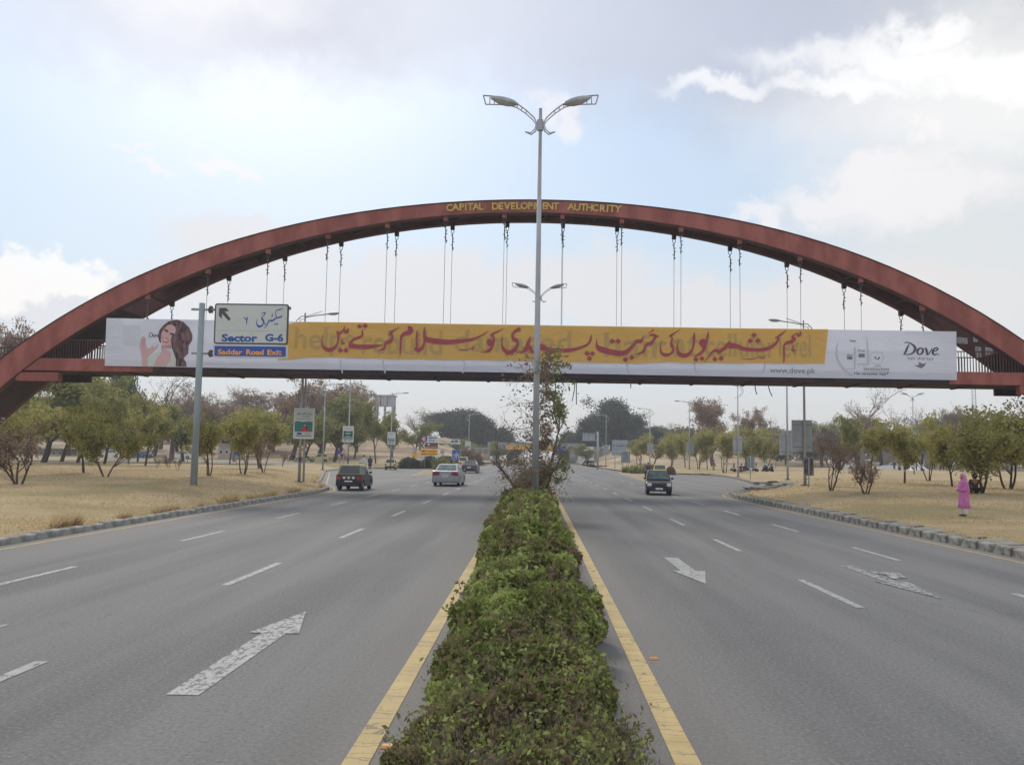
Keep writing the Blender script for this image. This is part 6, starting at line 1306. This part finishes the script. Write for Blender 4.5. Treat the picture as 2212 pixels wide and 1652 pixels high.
def tree_mesh(seed, kind):
    P = dict(acacia=dict(rs=.022, levels=4, n0=[4, 3, 3, 2], spread=.85, up=.25, len0=.30, shrink=.76, trunk=.24, multi=1, nl=7500, ls=.021, sc=.050, leaf='leaf_green'),
             acacia2=dict(rs=.016, levels=4, n0=[3, 3, 3, 2], spread=.75, up=.3, len0=.26, shrink=.80, trunk=.3, multi=3, nl=7500, ls=.021, sc=.050, leaf='leaf_green'),
             green=dict(rs=.028, levels=4, n0=[5, 3, 3, 2], spread=.85, up=.3, len0=.3, shrink=.74, trunk=.28, multi=1, nl=9000, ls=.020, sc=.048, leaf='leaf_green2'),
             brown=dict(rs=.032, levels=5, n0=[4, 3, 3, 2, 2], spread=.8, up=.35, len0=.3, shrink=.76, trunk=.26, multi=1, nl=12000, ls=.012, sc=.035, leaf='leaf_brown'),
             bare=dict(rs=.030, levels=5, n0=[4, 3, 3, 3, 2], spread=.7, up=.5, len0=.3, shrink=.72, trunk=.30, multi=1, nl=900, ls=.008, sc=.02, leaf='leaf_brown'),
             euc=dict(rs=.026, levels=3, n0=[8, 5, 3], spread=.75, up=.3, len0=.3, shrink=.66, trunk=.50, multi=1, nl=18000, ls=.020, sc=.075, leaf='leaf_dark'),
             shrub=dict(rs=.016, levels=3, n0=[3, 3, 3], spread=.55, up=.6, len0=.38, shrink=.70, trunk=.3, multi=4, nl=1500, ls=.020, sc=.05, leaf='leaf_brown'))[kind]
    segs, T, top, rad = skeleton(P['rs'], P['levels'], P['n0'], P['spread'], P['up'], P['len0'], P['shrink'], P['trunk'], P['multi'], seed)
    b = MB(); s_ = 1/top
    for pts, r0, r1 in segs:
        n = 6 if r0 > .012 else (4 if r0 > .005 else 3); q = pts if r0 > .006 else [pts[0], pts[2], pts[-1]]
        b.tube([Vector(x)*s_ for x in q], [max(.0011, r0+(r1-r0)*i/(len(q)-1)) for i in range(len(q))], n, False)
    tm = b.mesh('trunk', True); g_ = np.random.default_rng(seed+50)
    C = T[g_.integers(0, len(T), P['nl'])]*s_
    if kind == 'euc':
        cc = []
        for k in range(22):
            z = g_.uniform(.16, .93); rr2 = .30*math.sqrt(max(.04, 1-((z-.5)/.52)**2))*g_.uniform(.45, 1.35); a = g_.uniform(0, 2*PI); cc.append((rr2*math.cos(a), rr2*math.sin(a), z))
        cc = np.array(cc); C = np.where((g_.uniform(size=P['nl']) < .22)[:, None], C, cc[g_.integers(0, 22, P['nl'])]+g_.normal(0, .043, C.shape)); rad = .36/s_
    C = C+g_.normal(0, P['sc'], C.shape)*np.array([1, 1, .7])
    cl = vnoise(C, 7.0, seed*3.1)*.6+vnoise(C, 20.0, seed*1.7)*.35
    tint = .48+cl*.9+g_.normal(0, .13, len(C)); cm = leaves('crown', C, P['ls'], tint, .6)
    cm.materials.append(M[P['leaf']]); tm.materials.append(M['pale_bark' if kind in ('bare',) else 'bark'])
    return tm, cm, rad*s_+P['sc']
PROTO = {}
for kd, n in (('acacia', 3), ('acacia2', 3), ('green', 2), ('brown', 3), ('bare', 3), ('euc', 3), ('shrub', 3)): PROTO[kd] = [tree_mesh(11+7*i+len(kd), kd) for i in range(n)]
cnt = 0
def tree(kind, vx, vbase, vtop, vw, label, D=None, group=None, cat='tree', zb=None, var=None):
    """base column/row, top row and crown width as seen in the photograph; D overrides the distance"""
    global cnt
    if D is None: q = GV(vx, vbase); D = q.y
    q = AT(vx, vbase, D); z = zb if zb is not None else (hL(q.x, D) if q.x < -11.6 and D > 150 else hR(q.x, D) if q.x > 11.6 and D > 180 else VZ(q.x, D))
    top = AT(vx, vtop, D).z; H = top-z; w = vw/1876*D
    tm, cm, rad = PROTO[kind][(cnt if var is None else var) % len(PROTO[kind])]; cnt += 1
    t = thing({'euc': 'eucalyptus_tree', 'shrub': 'shrub', 'bare': 'bare_tree', 'brown': 'brown_leaved_tree'}.get(kind, 'leafy_tree'), label, cat, (q.x, D, z-.05), random.uniform(0, 6.28), group)
    s_ = w*(1.15 if kind in ('acacia', 'acacia2', 'green') else 1.1)/(2*rad); t.scale = (s_, s_, H)
    link('trunk', tm, None, t); link('crown', cm, None, t)
    return t
gl = 'young trees in the left park'; gr_ = 'young trees on the right lawn'
tree('shrub', 40, 1045, 905, 150, 'wide straggly many-stemmed shrub nearest the left frame edge', var=0, cat='shrub')
tree('acacia2', 5, 1020, 850, 190, 'bushy olive tree at the left frame edge behind the straggly shrub', D=62, group=gl)
tree('acacia', 53, 1011, 870, 150, 'olive tree second in from the left frame edge', D=75, group=gl)
tree('green', 94, 1000, 800, 190, 'tall green tree filling the arch curve at the far left', D=88, group=gl)
tree('green', 132, 1000, 815, 170, 'tall green tree with thick trunk right of the arch curve', D=95, group=gl)
tree('acacia', 181, 1022, 880, 135, 'young olive tree with a leaning thin trunk, left of the white-barked gap', D=52, group=gl)
tree('acacia', 167, 1000, 835, 140, 'green tree behind the leaning young olive tree', D=90, group=gl)
tree('acacia2', 228, 1034, 890, 125, 'small round-crowned tree closest to the road among the left park trees', D=46, group=gl)
tree('green', 225, 1004, 862, 120, 'green tree directly behind the small round-crowned one', D=84, group=gl)
tree('euc', 262, 1000, 795, 70, 'very dark narrow tree whose top meets the bridge deck on the left', D=130)
tree('acacia', 297, 992, 855, 110, 'olive tree with a thick trunk right of the orange park board', D=100, group=gl)
tree('acacia', 314, 1002, 880, 120, 'olive tree with leaning trunk between orange board and tall sign pole', D=80, group=gl)
tree('bare', 368, 1000, 792, 150, 'tall bare tree with spreading limbs just left of the tall sign pole', D=112, var=0)
tree('green', 395, 1000, 880, 110, 'dark green tree immediately behind the tall sign pole', D=110, group=gl)
for vx, vb, vt, w, lab in ((339, 1010, 985, 22, 'tiny leafless sapling left of the tall sign pole, farther left one'), (365, 1009, 980, 26, 'tiny forked sapling left of the tall sign pole, middle one'), (383, 1017, 985, 16, 'tiny upright sapling nearest the tall sign pole')): tree('shrub', vx, vb, vt, w, lab, cat='sapling')
tree('acacia2', 451, 1024, 895, 105, 'small feathery tree immediately right of the tall sign pole', D=50, group=gl)
tree('bare', 505, 1000, 832, 105, 'pale brown bare-crowned tree between sign pole and woman poster', D=125, var=1)
tree('acacia', 496, 995, 890, 95, 'olive tree in the second row right of the tall sign pole', D=95, group=gl)
tree('acacia2', 525, 1021, 895, 95, 'small olive tree midway between the sign pole and the woman poster', D=56, group=gl)
tree('acacia', 560, 1006, 885, 110, 'olive tree behind the brown-leaved sapling left of the woman poster', D=76, group=gl)
tree('shrub', 570, 1020.5, 935, 55, 'brown-leaved sapling left of the woman poster', var=1, cat='sapling')
tree('shrub', 609, 1006, 975, 30, 'very small sapling just left of the poster lamp post', cat='sapling')
tree('brown', 629, 997, 812, 175, 'huge rust-brown tree behind the woman poster', D=160, var=0)
tree('brown', 690, 996, 835, 150, 'rust-brown tree right of the huge one behind the plain lamp post', D=175, var=1)
tree('green', 655, 998, 905, 130, 'green tree under the huge rust-brown tree', D=130)
tree('green', 722, 997, 860, 120, 'green and brown tree with thick trunk beside the dark green poster', D=140)
tree('brown', 770, 992, 827, 90, 'thin brown tree crown between the two poster lamps', D=190, var=2)
tree('green', 765, 990, 900, 60, 'small green tree right of the dark green poster', D=170)
tree('green', 812, 993, 868, 64, 'tall dark green tree leaning over the slip road in front of the water tower', D=135, var=0)
tree('green', 845, 990, 895, 65, 'green tree beside the white poster lamp above the pale taxi', D=150)
tree('bare', 848, 988, 925, 70, 'small pinkish bare tree right of the white poster lamp', D=145, var=2)
tree('bare', 908, 985, 876, 80, 'bare pale grey tree above the stacked direction signs', D=200, var=0)
tree('green', 893, 990, 915, 80, 'olive green tree behind the round speed sign', D=180)
tree('brown', 30, 990, 705, 100, 'brownish tree crown showing above the far left ramp of the bridge', D=105, var=1)
for vx, vt, w, lab in ((955, 893, 75, 'leftmost dark eucalyptus of the far clump left of the median'), (985, 886, 80, 'tallest dark eucalyptus of the far clump left of the median'), (1020, 890, 75, 'right-hand dark eucalyptus of the far clump left of the median'), (1058, 915, 55, 'small dark eucalyptus at the right end of the far left clump'), (1100, 925, 50, 'dim eucalyptus crown behind the median tree twigs')):
    tree('euc', vx, 955, vt, w, lab, D=285)
for vx, vb, w, h, D, lab in ((995, 985, 60, 26, 235, 'dark bush on the left embankment behind the blue pictogram sign'), (1040, 982, 70, 22, 240, 'olive bush on the left embankment above the beige pick-up'), (935, 978, 50, 18, 230, 'brown bush left on the embankment above the orange sign'), (1015, 965, 50, 16, 250, 'upper olive bush on the left embankment'), (1075, 975, 50, 20, 248, 'olive bush beside the arcaded wall')):
    tree('green', vx, vb, vb-h, w, lab, D=D, cat='bush')
# right side
for vx, vt, w, D, lab in ((1262, 898, 62, 280, 'leftmost dark eucalyptus above the underpass wing wall'), (1320, 866, 85, 270, 'tallest dark eucalyptus right of the median'), (1292, 905, 55, 290, 'middle dark eucalyptus between two taller ones'), (1352, 895, 65, 272, 'dark eucalyptus at the right shoulder of the tallest one'), (1228, 935, 50, 300, 'small eucalyptus right beside the median tree'),
                          (1395, 925, 70, 260, 'low dark tree above the motorcyclist'), (1435, 922, 70, 262, 'second low dark tree right of the motorcyclist'), (1478, 928, 70, 258, 'low dark tree behind the striding walker lamp')): tree('euc', vx, 960, vt, w, lab, D=D)
tree('bare', 1452, 985, 912, 50, 'small bare pale crown among the low dark trees', D=230, var=1); tree('green', 1268, 983, 960, 45, 'round dark bush above the underpass wing wall', D=215, cat='bush')
g3 = 'olive trees in the row behind the right verge'
for i, (vx, vb, vt, w, D, lab) in enumerate(((1380, 992, 945, 60, 170, 'olive tree behind the stacked sign backs'), (1412, 992, 940, 60, 165, 'olive tree behind the motorcyclist lamp'), (1450, 990, 937, 65, 160, 'olive tree above the yellow taxi'), (1480, 993, 935, 60, 150, 'olive tree behind the lamp right of the taxi'),
        (1510, 997.6, 925, 75, 130, 'larger olive tree left of the big brown trees'), (1528, 1000, 935, 60, 125, 'olive tree directly above the striding walker'), (1565, 1006, 925, 75, 112, 'leaning olive tree left of the picnic lamp'), (1615, 997, 922, 80, 135, 'olive tree above the picnic group'), (1655, 1000, 930, 70, 140, 'olive tree left of the hidden-top lamp post'))):
    tree('acacia' if i % 2 else 'acacia2', vx, vb, vt, w, lab, D=D, group=g3)
tree('brown', 1540, 990, 864, 105, 'large brown tree left of the lamp by the picnickers', D=185, var=1); tree('brown', 1625, 990, 882, 75, 'brown tree right of the lamp by the picnickers', D=200, var=2)
tree('euc', 1680, 990, 925, 60, 'dark tree behind the hidden-top lamp post', D=230); tree('bare', 1676, 1000, 900, 26, 'thin dead stub tree left of the tall right lamps', D=150, var=2)
tree('bare', 1862, 1000, 822, 130, 'tall dead tree with broken limbs under the banner end', D=120, var=0)
for i, (vx, vt, w, D, kd, lab) in enumerate(((1775, 905, 70, 200, 'brown', 'brown round tree right of the square sign back'), (1822, 900, 70, 205, 'bare', 'leafless round tree left of the tall dead tree'), (1935, 876, 110, 190, 'bare', 'wide leafless brown tree behind the distant twin lamp'), (2005, 882, 80, 200, 'bare', 'leafless brown tree right of the distant twin lamp'), (2068, 884, 75, 195, 'brown', 'brown round tree below the radio mast'),
        (2120, 876, 110, 190, 'bare', 'wide leafless tree right of the radio mast'), (2180, 860, 110, 170, 'bare', 'tall leafless tree under the right bridge bracket'), (1905, 905, 80, 240, 'euc', 'dark tree between two leafless ones on the right'), (1745, 915, 60, 240, 'euc', 'dark low tree behind the square sign back'), (2040, 905, 90, 240, 'euc', 'dark tree low behind the far right park'), (2150, 905, 110, 230, 'euc', 'dark tree at the far right background'))):
    tree(kd, vx, 1000, vt, w, lab, D=D, var=i)
for i, (vx, lab) in enumerate(((1700, 'background tree behind the hidden-top lamp post on the right'), (1738, 'background tree behind the tallest right lamp post'), (1776, 'background tree just right of the square sign back'), (1815, 'background tree above the brown-leaved shrub'), (1856, 'background tree at the foot of the tall dead tree'), (1900, 'background tree right of the tall dead tree'), (1945, 'background tree under the distant twin lamp'), (1990, 'background tree above the small white tent'), (2035, 'background tree above the white-topped far person'), (2082, 'background tree under the radio mast'), (2130, 'background tree above the woman in pink'), (2175, 'background tree just inside the right frame edge'), (2222, 'background tree cut by the right frame edge'))):
    tree('green' if i % 2 else 'brown', vx, 1000, 922+8*(i % 3), 115, lab, D=205+9*(i % 3), group='belt of background trees on the right')
for i, (vx, lab) in enumerate(((0, 'background tree cut by the left frame edge'), (45, 'background tree seen under the arch foot at the far left'), (95, 'background tree right of the arch foot'), (145, 'background tree behind the tall thick-trunked green tree'), (195, 'background tree behind the leaning young olive tree'), (240, 'background tree above the orange park board'), (330, 'background tree behind the bare spreading tree'), (385, 'background tree just left of the tall sign pole'), (440, 'background tree just right of the tall sign pole'), (490, 'background tree above the beige two-window building'), (540, 'background tree above the orange and blue notice board'), (590, 'background tree left of the woman poster'), (690, 'background tree behind the plain lamp post'), (740, 'background tree behind the dark green poster'))):
    tree('green' if i % 3 else 'brown', vx, 1000, 872+12*(i % 3), 125, lab, D=168+9*(i % 3), group='belt of background trees on the left')
for i, (vx, lab) in enumerate(((70, 'tall brown tree behind the far left park'), (210, 'tall brown tree right of the dark narrow tree on the left'), (345, 'tall brown tree behind the bare tree left of the sign pole'), (420, 'tall brown tree behind the tall sign pole'), (560, 'tall brown tree left of the huge rust-brown one'))):
    tree('brown', vx, 1000, 838+9*(i % 3), 120, lab, D=200+5*i)
tree('shrub', 1794, 1060, 945, 100, 'brown-leaved many-stemmed shrub on the right lawn by the tall lamp', var=2, cat='shrub')
tree('shrub', 1870, 1066.5, 985, 85, 'leafless fan-shaped shrub in front of a green tree on the right lawn', var=0, cat='shrub')
tree('acacia', 1878, 1042, 925, 105, 'round green tree behind the leafless fan-shaped shrub', D=60, group=gr_)
tree('green', 1850, 1015, 905, 70, 'dark green tree behind the round green one on the right lawn', D=100)
tree('acacia', 1954, 1045, 910, 95, 'slim green tree on two close trunks in the right lawn', D=62, group=gr_)
tree('acacia2', 2006, 1031, 900, 90, 'green tree between the two-trunked one and the woman in pink', D=70, group=gr_)
tree('acacia', 2057, 1050, 925, 110, 'thin-trunked olive tree left of the woman in pink', D=55, group=gr_)
tree('acacia2', 2120, 1076, 895, 190, 'large many-stemmed tree right behind the woman in pink', D=44, group=gr_, var=1)
tree('acacia2', 2177, 1056, 880, 170, 'dense green tree at the right frame edge', D=52, group=gr_, var=2)
tree('acacia2', 2240, 1060, 890, 170, 'dense green tree cut by the right frame edge', D=50, group=gr_, var=0)
# far woods closing the horizon: one mass
def woods(name, x0, x1, y, h, n, m):
    X = rng.uniform(x0, x1, n); Yw = y+rng.normal(0, 9, n); top = h*(1+.35*vnoise(np.stack([X, 0*X, 0*X], 1), .045, 3.0)+.18*vnoise(np.stack([X, 0*X, 0*X], 1), .16, 8.0)); Z = top*rng.uniform(0, 1, n)**.7
    C = np.stack([X, Yw, Z], 1); tag(link(name, leaves(name, C, .75, .5+vnoise(C, .12, 4.0)*.7+rng.normal(0, .15, n), .6), m), kind='stuff')
woods('far_woods', -420, -60, 330, 13, 15000, 'leaf_dark'); woods('far_brown_woods', -420, -90, 300, 11, 13000, 'leaf_brown'); woods('far_woods', 45, 420, 320, 12, 17000, 'leaf_dark'); woods('far_brown_woods', 60, 420, 290, 10.5, 15000, 'leaf_brown')
# agaves and bushes
def agave(label, vx, vb, D, r, h, n=70, m='agave', cat='plant'):
    q = AT(vx, vb, D); t = thing('agave', label, cat, (q.x, D, VZ(q.x, D)-.02)); V = []; a = rng.uniform(0, 2*PI, n); e = rng.uniform(.1, 1.35, n); L = rng.uniform(.7, 1.0, n)
    for i in range(n):
        d = np.array([math.cos(a[i])*math.cos(e[i])*r, math.sin(a[i])*math.cos(e[i])*r, math.sin(e[i])*h])*L[i]; s_ = np.array([-math.sin(a[i]), math.cos(a[i]), 0])*.05*r
        o_ = np.array([rng.normal(0, r*.2), rng.normal(0, r*.2), 0]); mid = o_+d*.55; V.append([o_-s_, o_+s_, mid+s_*1.2, mid-s_*1.2]); V.append([mid-s_*1.2, mid+s_*1.2, o_+d+s_*.1, o_+d-s_*.1])
    me_ = arrays_mesh('leaves', np.array(V), 4, np.repeat(rng.uniform(0, 1, n), 2)); link('blades', me_, m, t); return t
for vx, vb, D, r, h, lab in ((1372, 1015, 116, 1.5, 1.5, 'pale agave clump at the left end of the group behind the motorcyclist'), (1395, 1014, 118, 1.8, 1.7, 'largest pale agave clump behind the motorcyclist'), (1352, 1014, 121, 1.0, 1.2, 'small agave beside the dark upright board'),
                         (953, 1002, 121, 2.0, 2.4, 'spiky pale yellow-green agave left of the blue pictogram sign'), (947, 1005, 117, .9, .9, 'round pale bush at the foot of the stacked direction signs')): agave(lab, vx, vb, D, r, h, 110)
def bush(label, vx, vb, vt, vw, D, m='leaf_green2', n=3500, ls=.09):
    q = AT(vx, vb, D); z = VZ(q.x, D); top = AT(vx, vt, D).z-z; w = vw/1876*D/2; a = rng.normal(size=(n, 3)); a /= np.linalg.norm(a, axis=1)[:, None]; a[:, 2] = np.abs(a[:, 2])
    C = a*np.array([w, min(w, 2.0), top])*rng.uniform(.6, 1.02, (n, 1)); C *= (1+.18*vnoise(C, 1.1, vx))[:, None]; t = thing('bush', label, 'bush', (q.x, D, z)); me_ = leaves('leaves', C, ls, .5+vnoise(C, 1.5, vx)*.8+rng.normal(0, .15, n), .6); link('foliage', me_, m, t)
    b = MB(); [b.tube([(0, 0, 0), (random.uniform(-w, w)*.6, random.uniform(-.5, .5), top*.7)], .03, 4) for _ in range(9)]; b.build('stems', 'bark', t); return t
bush('long low dark clipped hedge left of the stacked direction signs', 885, 1005, 988, 52, 124, 'leaf_dark', 4500); bush('dark clipped hedge under the stacked direction signs', 928, 1005, 984, 40, 127, 'leaf_dark', 4000)
bush('brown dry bush right of the yellow taxi', 1448, 1018, 1006, 22, 110, 'leaf_brown', 2200); bush('brown dry bush left of the yellow taxi', 1408, 1018, 1004, 20, 112, 'leaf_brown', 2200)
bush('dark shrub mass on the right of the blue pictogram sign', 1005, 1000, 968, 50, 165, 'leaf_brown', 3500, .14); bush('reddish bush beside the farthest left lamp', 1028, 998, 976, 36, 175, 'leaf_brown', 2500, .14)
# ---- median tree with creeper
t = thing('median_tree', 'straggly twiggy tree with sparse turning leaves wrapped around the nearest lamp post', 'tree', (-.1, 28.2, .05))
b = MB(); g_ = np.random.default_rng(3); tips = []
def br_(p, d, L, r, lv):
    pts = [p]; dd = d
    for i in range(5): dd = dd+g_.normal(0, .16, 3); dd /= np.linalg.norm(dd); p = p+dd*L/5; pts.append(p)
    if abs(pts[-1][0]) > 1.2 or pts[-1][2] > 5.4: return
    b.tube([Vector(x) for x in pts], [r*(1-.5*i/5) for i in range(6)], 5 if r > .02 else 3, False)
    if lv >= 5: tips.extend(pts[2:]); return
    if lv >= 3: tips.extend(pts[3:])
    for k in range(3 if lv < 4 else 4):
        a = g_.uniform(0, 2*PI); n_ = dd*.8+np.array([math.cos(a), math.sin(a), g_.uniform(-.3, .6)])*.75; n_ /= np.linalg.norm(n_); br_(pts[g_.integers(2, 6)], n_, L*g_.uniform(.55, .85), r*.55, lv+1)
for k, (dx, L) in enumerate(((-.12, 1.6), (.12, 1.7), (.02, 2.5), (-.3, 1.7), (.28, 1.8))): br_(np.array([dx*.5, 0, .3]), np.array([dx, g_.normal(0, .15), 1.0])/1.05, L, .045, 0)
b.build('branches', 'twig', t)
T = np.array(tips); t.scale = (1.12, 1, 5.15/np.percentile(T[:, 2], 99)); T = T[(T[:, 2] > .2) & (T[:, 2] < 5.4) & (np.abs(T[:, 0]) < .95+.1*np.sin(T[:, 2]*5))]
w_ = np.where((T[:, 0] > .2) & (T[:, 2] > 1.9), 1.0, .22); w_ = np.where(T[:, 2] < 2.2, .5, w_); w_ = w_*np.where(T[:, 0] < -.3, .5, 1); idx = g_.choice(len(T), 4400, p=w_/w_.sum()); C = T[idx]+g_.normal(0, .06, (4400, 3))
ti = np.where(C[:, 0] > .5, .72, .28)+g_.normal(0, .25, 4400); link('leaves', leaves('leaves', C, .048, ti, .55), 'leaf_mixed', t)
C = np.stack([g_.normal(0, .33, 5200), g_.normal(0, .4, 5200), np.abs(g_.normal(0, 1.05, 5200))+.5], 1); C[:, 0] *= 1.35-.25*C[:, 2]/2; link('dry_creeper', leaves('creeper', C, .034, .16+g_.normal(0, .22, 5200), .4), 'leaf_mixed', t)
q = AT(1300, 985, 28).x
# twigs of the sapling poking up before the banner
# ---- hedge
def hw(y): return (.63+.07*sm(8, 12, y)+.06*sm(16, 24, y))*(1+.22*mnoise.noise(Vector((y*.45, 2, 0)))+.14*mnoise.noise(Vector((y*1.7, 7, 0))))
def hh(y): return (.62+.30*sm(8, 15, y))*(1+.13*mnoise.noise(Vector((y*.5, 0, 4)))+.09*mnoise.noise(Vector((y*1.9, 3, 4))))
def hc(y): return -.10-.10*sm(9, 20, y)+.07*mnoise.noise(Vector((y*.3, 11, 0)))
hedge = thing('hedge', 'long clipped green hedge running up the middle of the median', 'hedge', (0, 0, 0))
N = 300000; u = rng.uniform(0, 1, N); Y = 1/(1/3.2-u*(1/3.2-1/58.0)); th = rng.uniform(-.12, PI+.12, N)
W_ = np.array([hw(y) for y in Y]); H_ = np.array([hh(y) for y in Y]); C0 = np.array([hc(y) for y in Y])
rad = 1-np.abs(rng.normal(0, .13, N)); X = C0+W_*np.cos(th)*rad*(1+.0*Y); Z = .02+H_*np.clip(np.abs(np.sin(th)), 0, 1)**.62*rad
P = np.stack([X, Y, Z], 1); lump = vnoise(P, 2.0, 1.0)*.28+vnoise(P, 5.5, 4.0)*.13; P[:, 0] += np.cos(th)*lump; P[:, 2] += np.abs(np.sin(th))*lump; P[:, 2] = np.maximum(P[:, 2], .03)
col_ = .62+vnoise(P, 1.3, 20.0)*.85+vnoise(P, 4.0, 33.0)*.5+rng.normal(0, .14, N)
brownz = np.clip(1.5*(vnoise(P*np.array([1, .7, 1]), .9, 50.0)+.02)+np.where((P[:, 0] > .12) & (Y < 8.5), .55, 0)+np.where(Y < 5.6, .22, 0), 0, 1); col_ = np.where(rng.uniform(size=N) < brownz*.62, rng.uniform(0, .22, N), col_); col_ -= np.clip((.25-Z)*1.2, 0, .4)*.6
siz = Y*.0031+.004
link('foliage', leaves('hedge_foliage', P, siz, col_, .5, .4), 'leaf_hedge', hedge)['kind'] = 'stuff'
# twiggy sprigs standing out of the outline
segs = []; lc = []; lt = []
for k in range(1100):
    y = 1/(1/3.5-random.random()*(1/3.5-1/45)); th_ = random.uniform(.05, PI-.05); w, h, c_ = hw(y), hh(y), hc(y); p = np.array([c_+w*math.cos(th_)*.9, y, .02+h*math.sin(th_)**.62*.95]); d = np.array([math.cos(th_)*.7+random.gauss(0, .3), random.gauss(0, .4), .35+math.sin(th_)*.6]); d /= np.linalg.norm(d); L = random.uniform(.05, .25)*(1+.01*y)
    e = p+d*L; wd = .0014+.0002*y; side = np.cross(d, [0, 0, 1.0]); side /= (np.linalg.norm(side)+1e-6); segs.append([p-side*wd, p+side*wd, e+side*wd*.4, e-side*wd*.4])
    for j in range(9): lc.append(p+d*L*(.25+.75*j/8)+np.random.default_rng(k*9+j).normal(0, .016, 3)); lt.append(random.gauss(.70 if k % 3 else .15, .18))
for k in range(3200):   # bare twiglets lying in the surface
    y = 1/(1/3.5-random.random()*(1/3.5-1/40)); th_ = random.uniform(.05, PI-.05); w, h, c_ = hw(y), hh(y), hc(y); p = np.array([c_+w*math.cos(th_)*.97, y, .02+h*math.sin(th_)**.62*.99]); d = np.array([math.cos(th_)*.5+random.gauss(0, .6), random.gauss(0, .6), .2+math.sin(th_)*.5]); d /= np.linalg.norm(d); e = p+d*random.uniform(.04, .13)*(1+.02*y); wd = .0011+.0002*y; side = np.cross(d, [0, 0, 1.0]); side /= (np.linalg.norm(side)+1e-6); segs.append([p-side*wd, p+side*wd, e+side*wd*.4, e-side*wd*.4])
for k in range(420):   # dry weeds spilling over the right foot of the hedge near the camera
    p = np.array([random.uniform(.35, .62), random.uniform(4.2, 6.3), .05]); d = np.array([random.uniform(-.1, .9), random.gauss(0, .5), random.uniform(.2, 1.0)]); d /= np.linalg.norm(d); L = random.uniform(.1, .34); e = p+d*L; wd = .0022; side = np.cross(d, [0, 0, 1.0]); side /= np.linalg.norm(side)
    segs.append([p-side*wd, p+side*wd, e+side*wd*.5, e-side*wd*.5])
    for j in range(4): lc.append(p+d*L*(.4+.6*random.random())+np.array([random.gauss(0, .018), random.gauss(0, .018), random.gauss(0, .018)])); lt.append(random.gauss(.32, .28))
o = link('twigs', arrays_mesh('twigs', np.array(segs), 4), 'twig', hedge); o['kind'] = 'stuff'
lc = np.array(lc); o = link('sprig_leaves', leaves('sprigs', lc, .007+lc[:, 1]*.0022, np.array(lt), .5, .5), 'leaf_hedge', hedge); o['kind'] = 'stuff'
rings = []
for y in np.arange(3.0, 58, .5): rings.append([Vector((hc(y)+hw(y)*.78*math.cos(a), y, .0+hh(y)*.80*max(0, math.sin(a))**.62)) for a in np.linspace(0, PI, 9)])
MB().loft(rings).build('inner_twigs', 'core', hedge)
# ---- dry grass blades on the verges
def blades(name, n, sgn, kf, y0, y1, dmax, m='dry_blades', h0=.03, label=None, edge_=False, bare=0):
    u = rng.uniform(0, 1, n); Y = 1/(1/y0-u*(1/y0-1/y1)); d = (np.abs(rng.normal(0, .12, n))+.16) if edge_ else rng.uniform(0, 1, n)**1.3*dmax
    K = np.array([kf(y) for y in Y]); X = K+sgn*(d+.18); Zb = np.array([mound(dd, y) for dd, y in zip(d, Y)])
    C = np.stack([X, Y, Zb], 1); nz = vnoise(C, .35, 5.0)
    if edge_: keep = vnoise(C, .55, 9.0) > .02; C, Y, nz = C[keep], Y[keep], nz[keep]
    n = len(C); hgt = h0*(1+nz)*rng.uniform(.5, 1.6, n)*(1+Y*.012); a = rng.uniform(0, PI, n); wd = (.006+Y*.0007); dx = np.stack([np.cos(a)*wd, np.sin(a)*wd, np.zeros(n)], 1); tipv = np.stack([rng.normal(0, .5, n)*hgt, rng.normal(0, .5, n)*hgt, hgt], 1)
    V = np.stack([C-dx, C+dx, C+tipv], 1); o = link(name, arrays_mesh(name, V, 3, np.clip(.55+nz*.5+rng.normal(0, .2, n), 0, 1)), m); tag(o, kind='stuff'); return o
blades('dry_grass', 50000, -1, kl, 15, 75, 26, h0=.022); blades('dry_grass', 50000, 1, kr, 17, 75, 26, h0=.022)
blades('kerbside_weeds', 9000, -1, kl, 14, 55, 1, h0=.13, edge_=True); blades('kerbside_weeds', 3000, 1, kr, 16, 60, 1, h0=.08, edge_=True)
C = np.stack([rng.uniform(-.02, .5, 900), rng.uniform(16, 60, 900), np.zeros(900)+.01], 1)

# ================================================================== haze
hb = MB().box((0, 700, 15), (3600, 1640, 33.0)).build('haze', None)
m_, q_, out_ = newmat('hazy_air'); pv = q_.n('ShaderNodeVolumePrincipled'); pv.inputs['Color'].default_value = (.93, .95, 1.0, 1); pv.inputs['Density'].default_value = 0.0006; pv.inputs['Anisotropy'].default_value = .3
q_.t.links.new(pv.outputs[0], out_.inputs['Volume']); hb.data.materials.append(m_); tag(hb, kind='stuff')
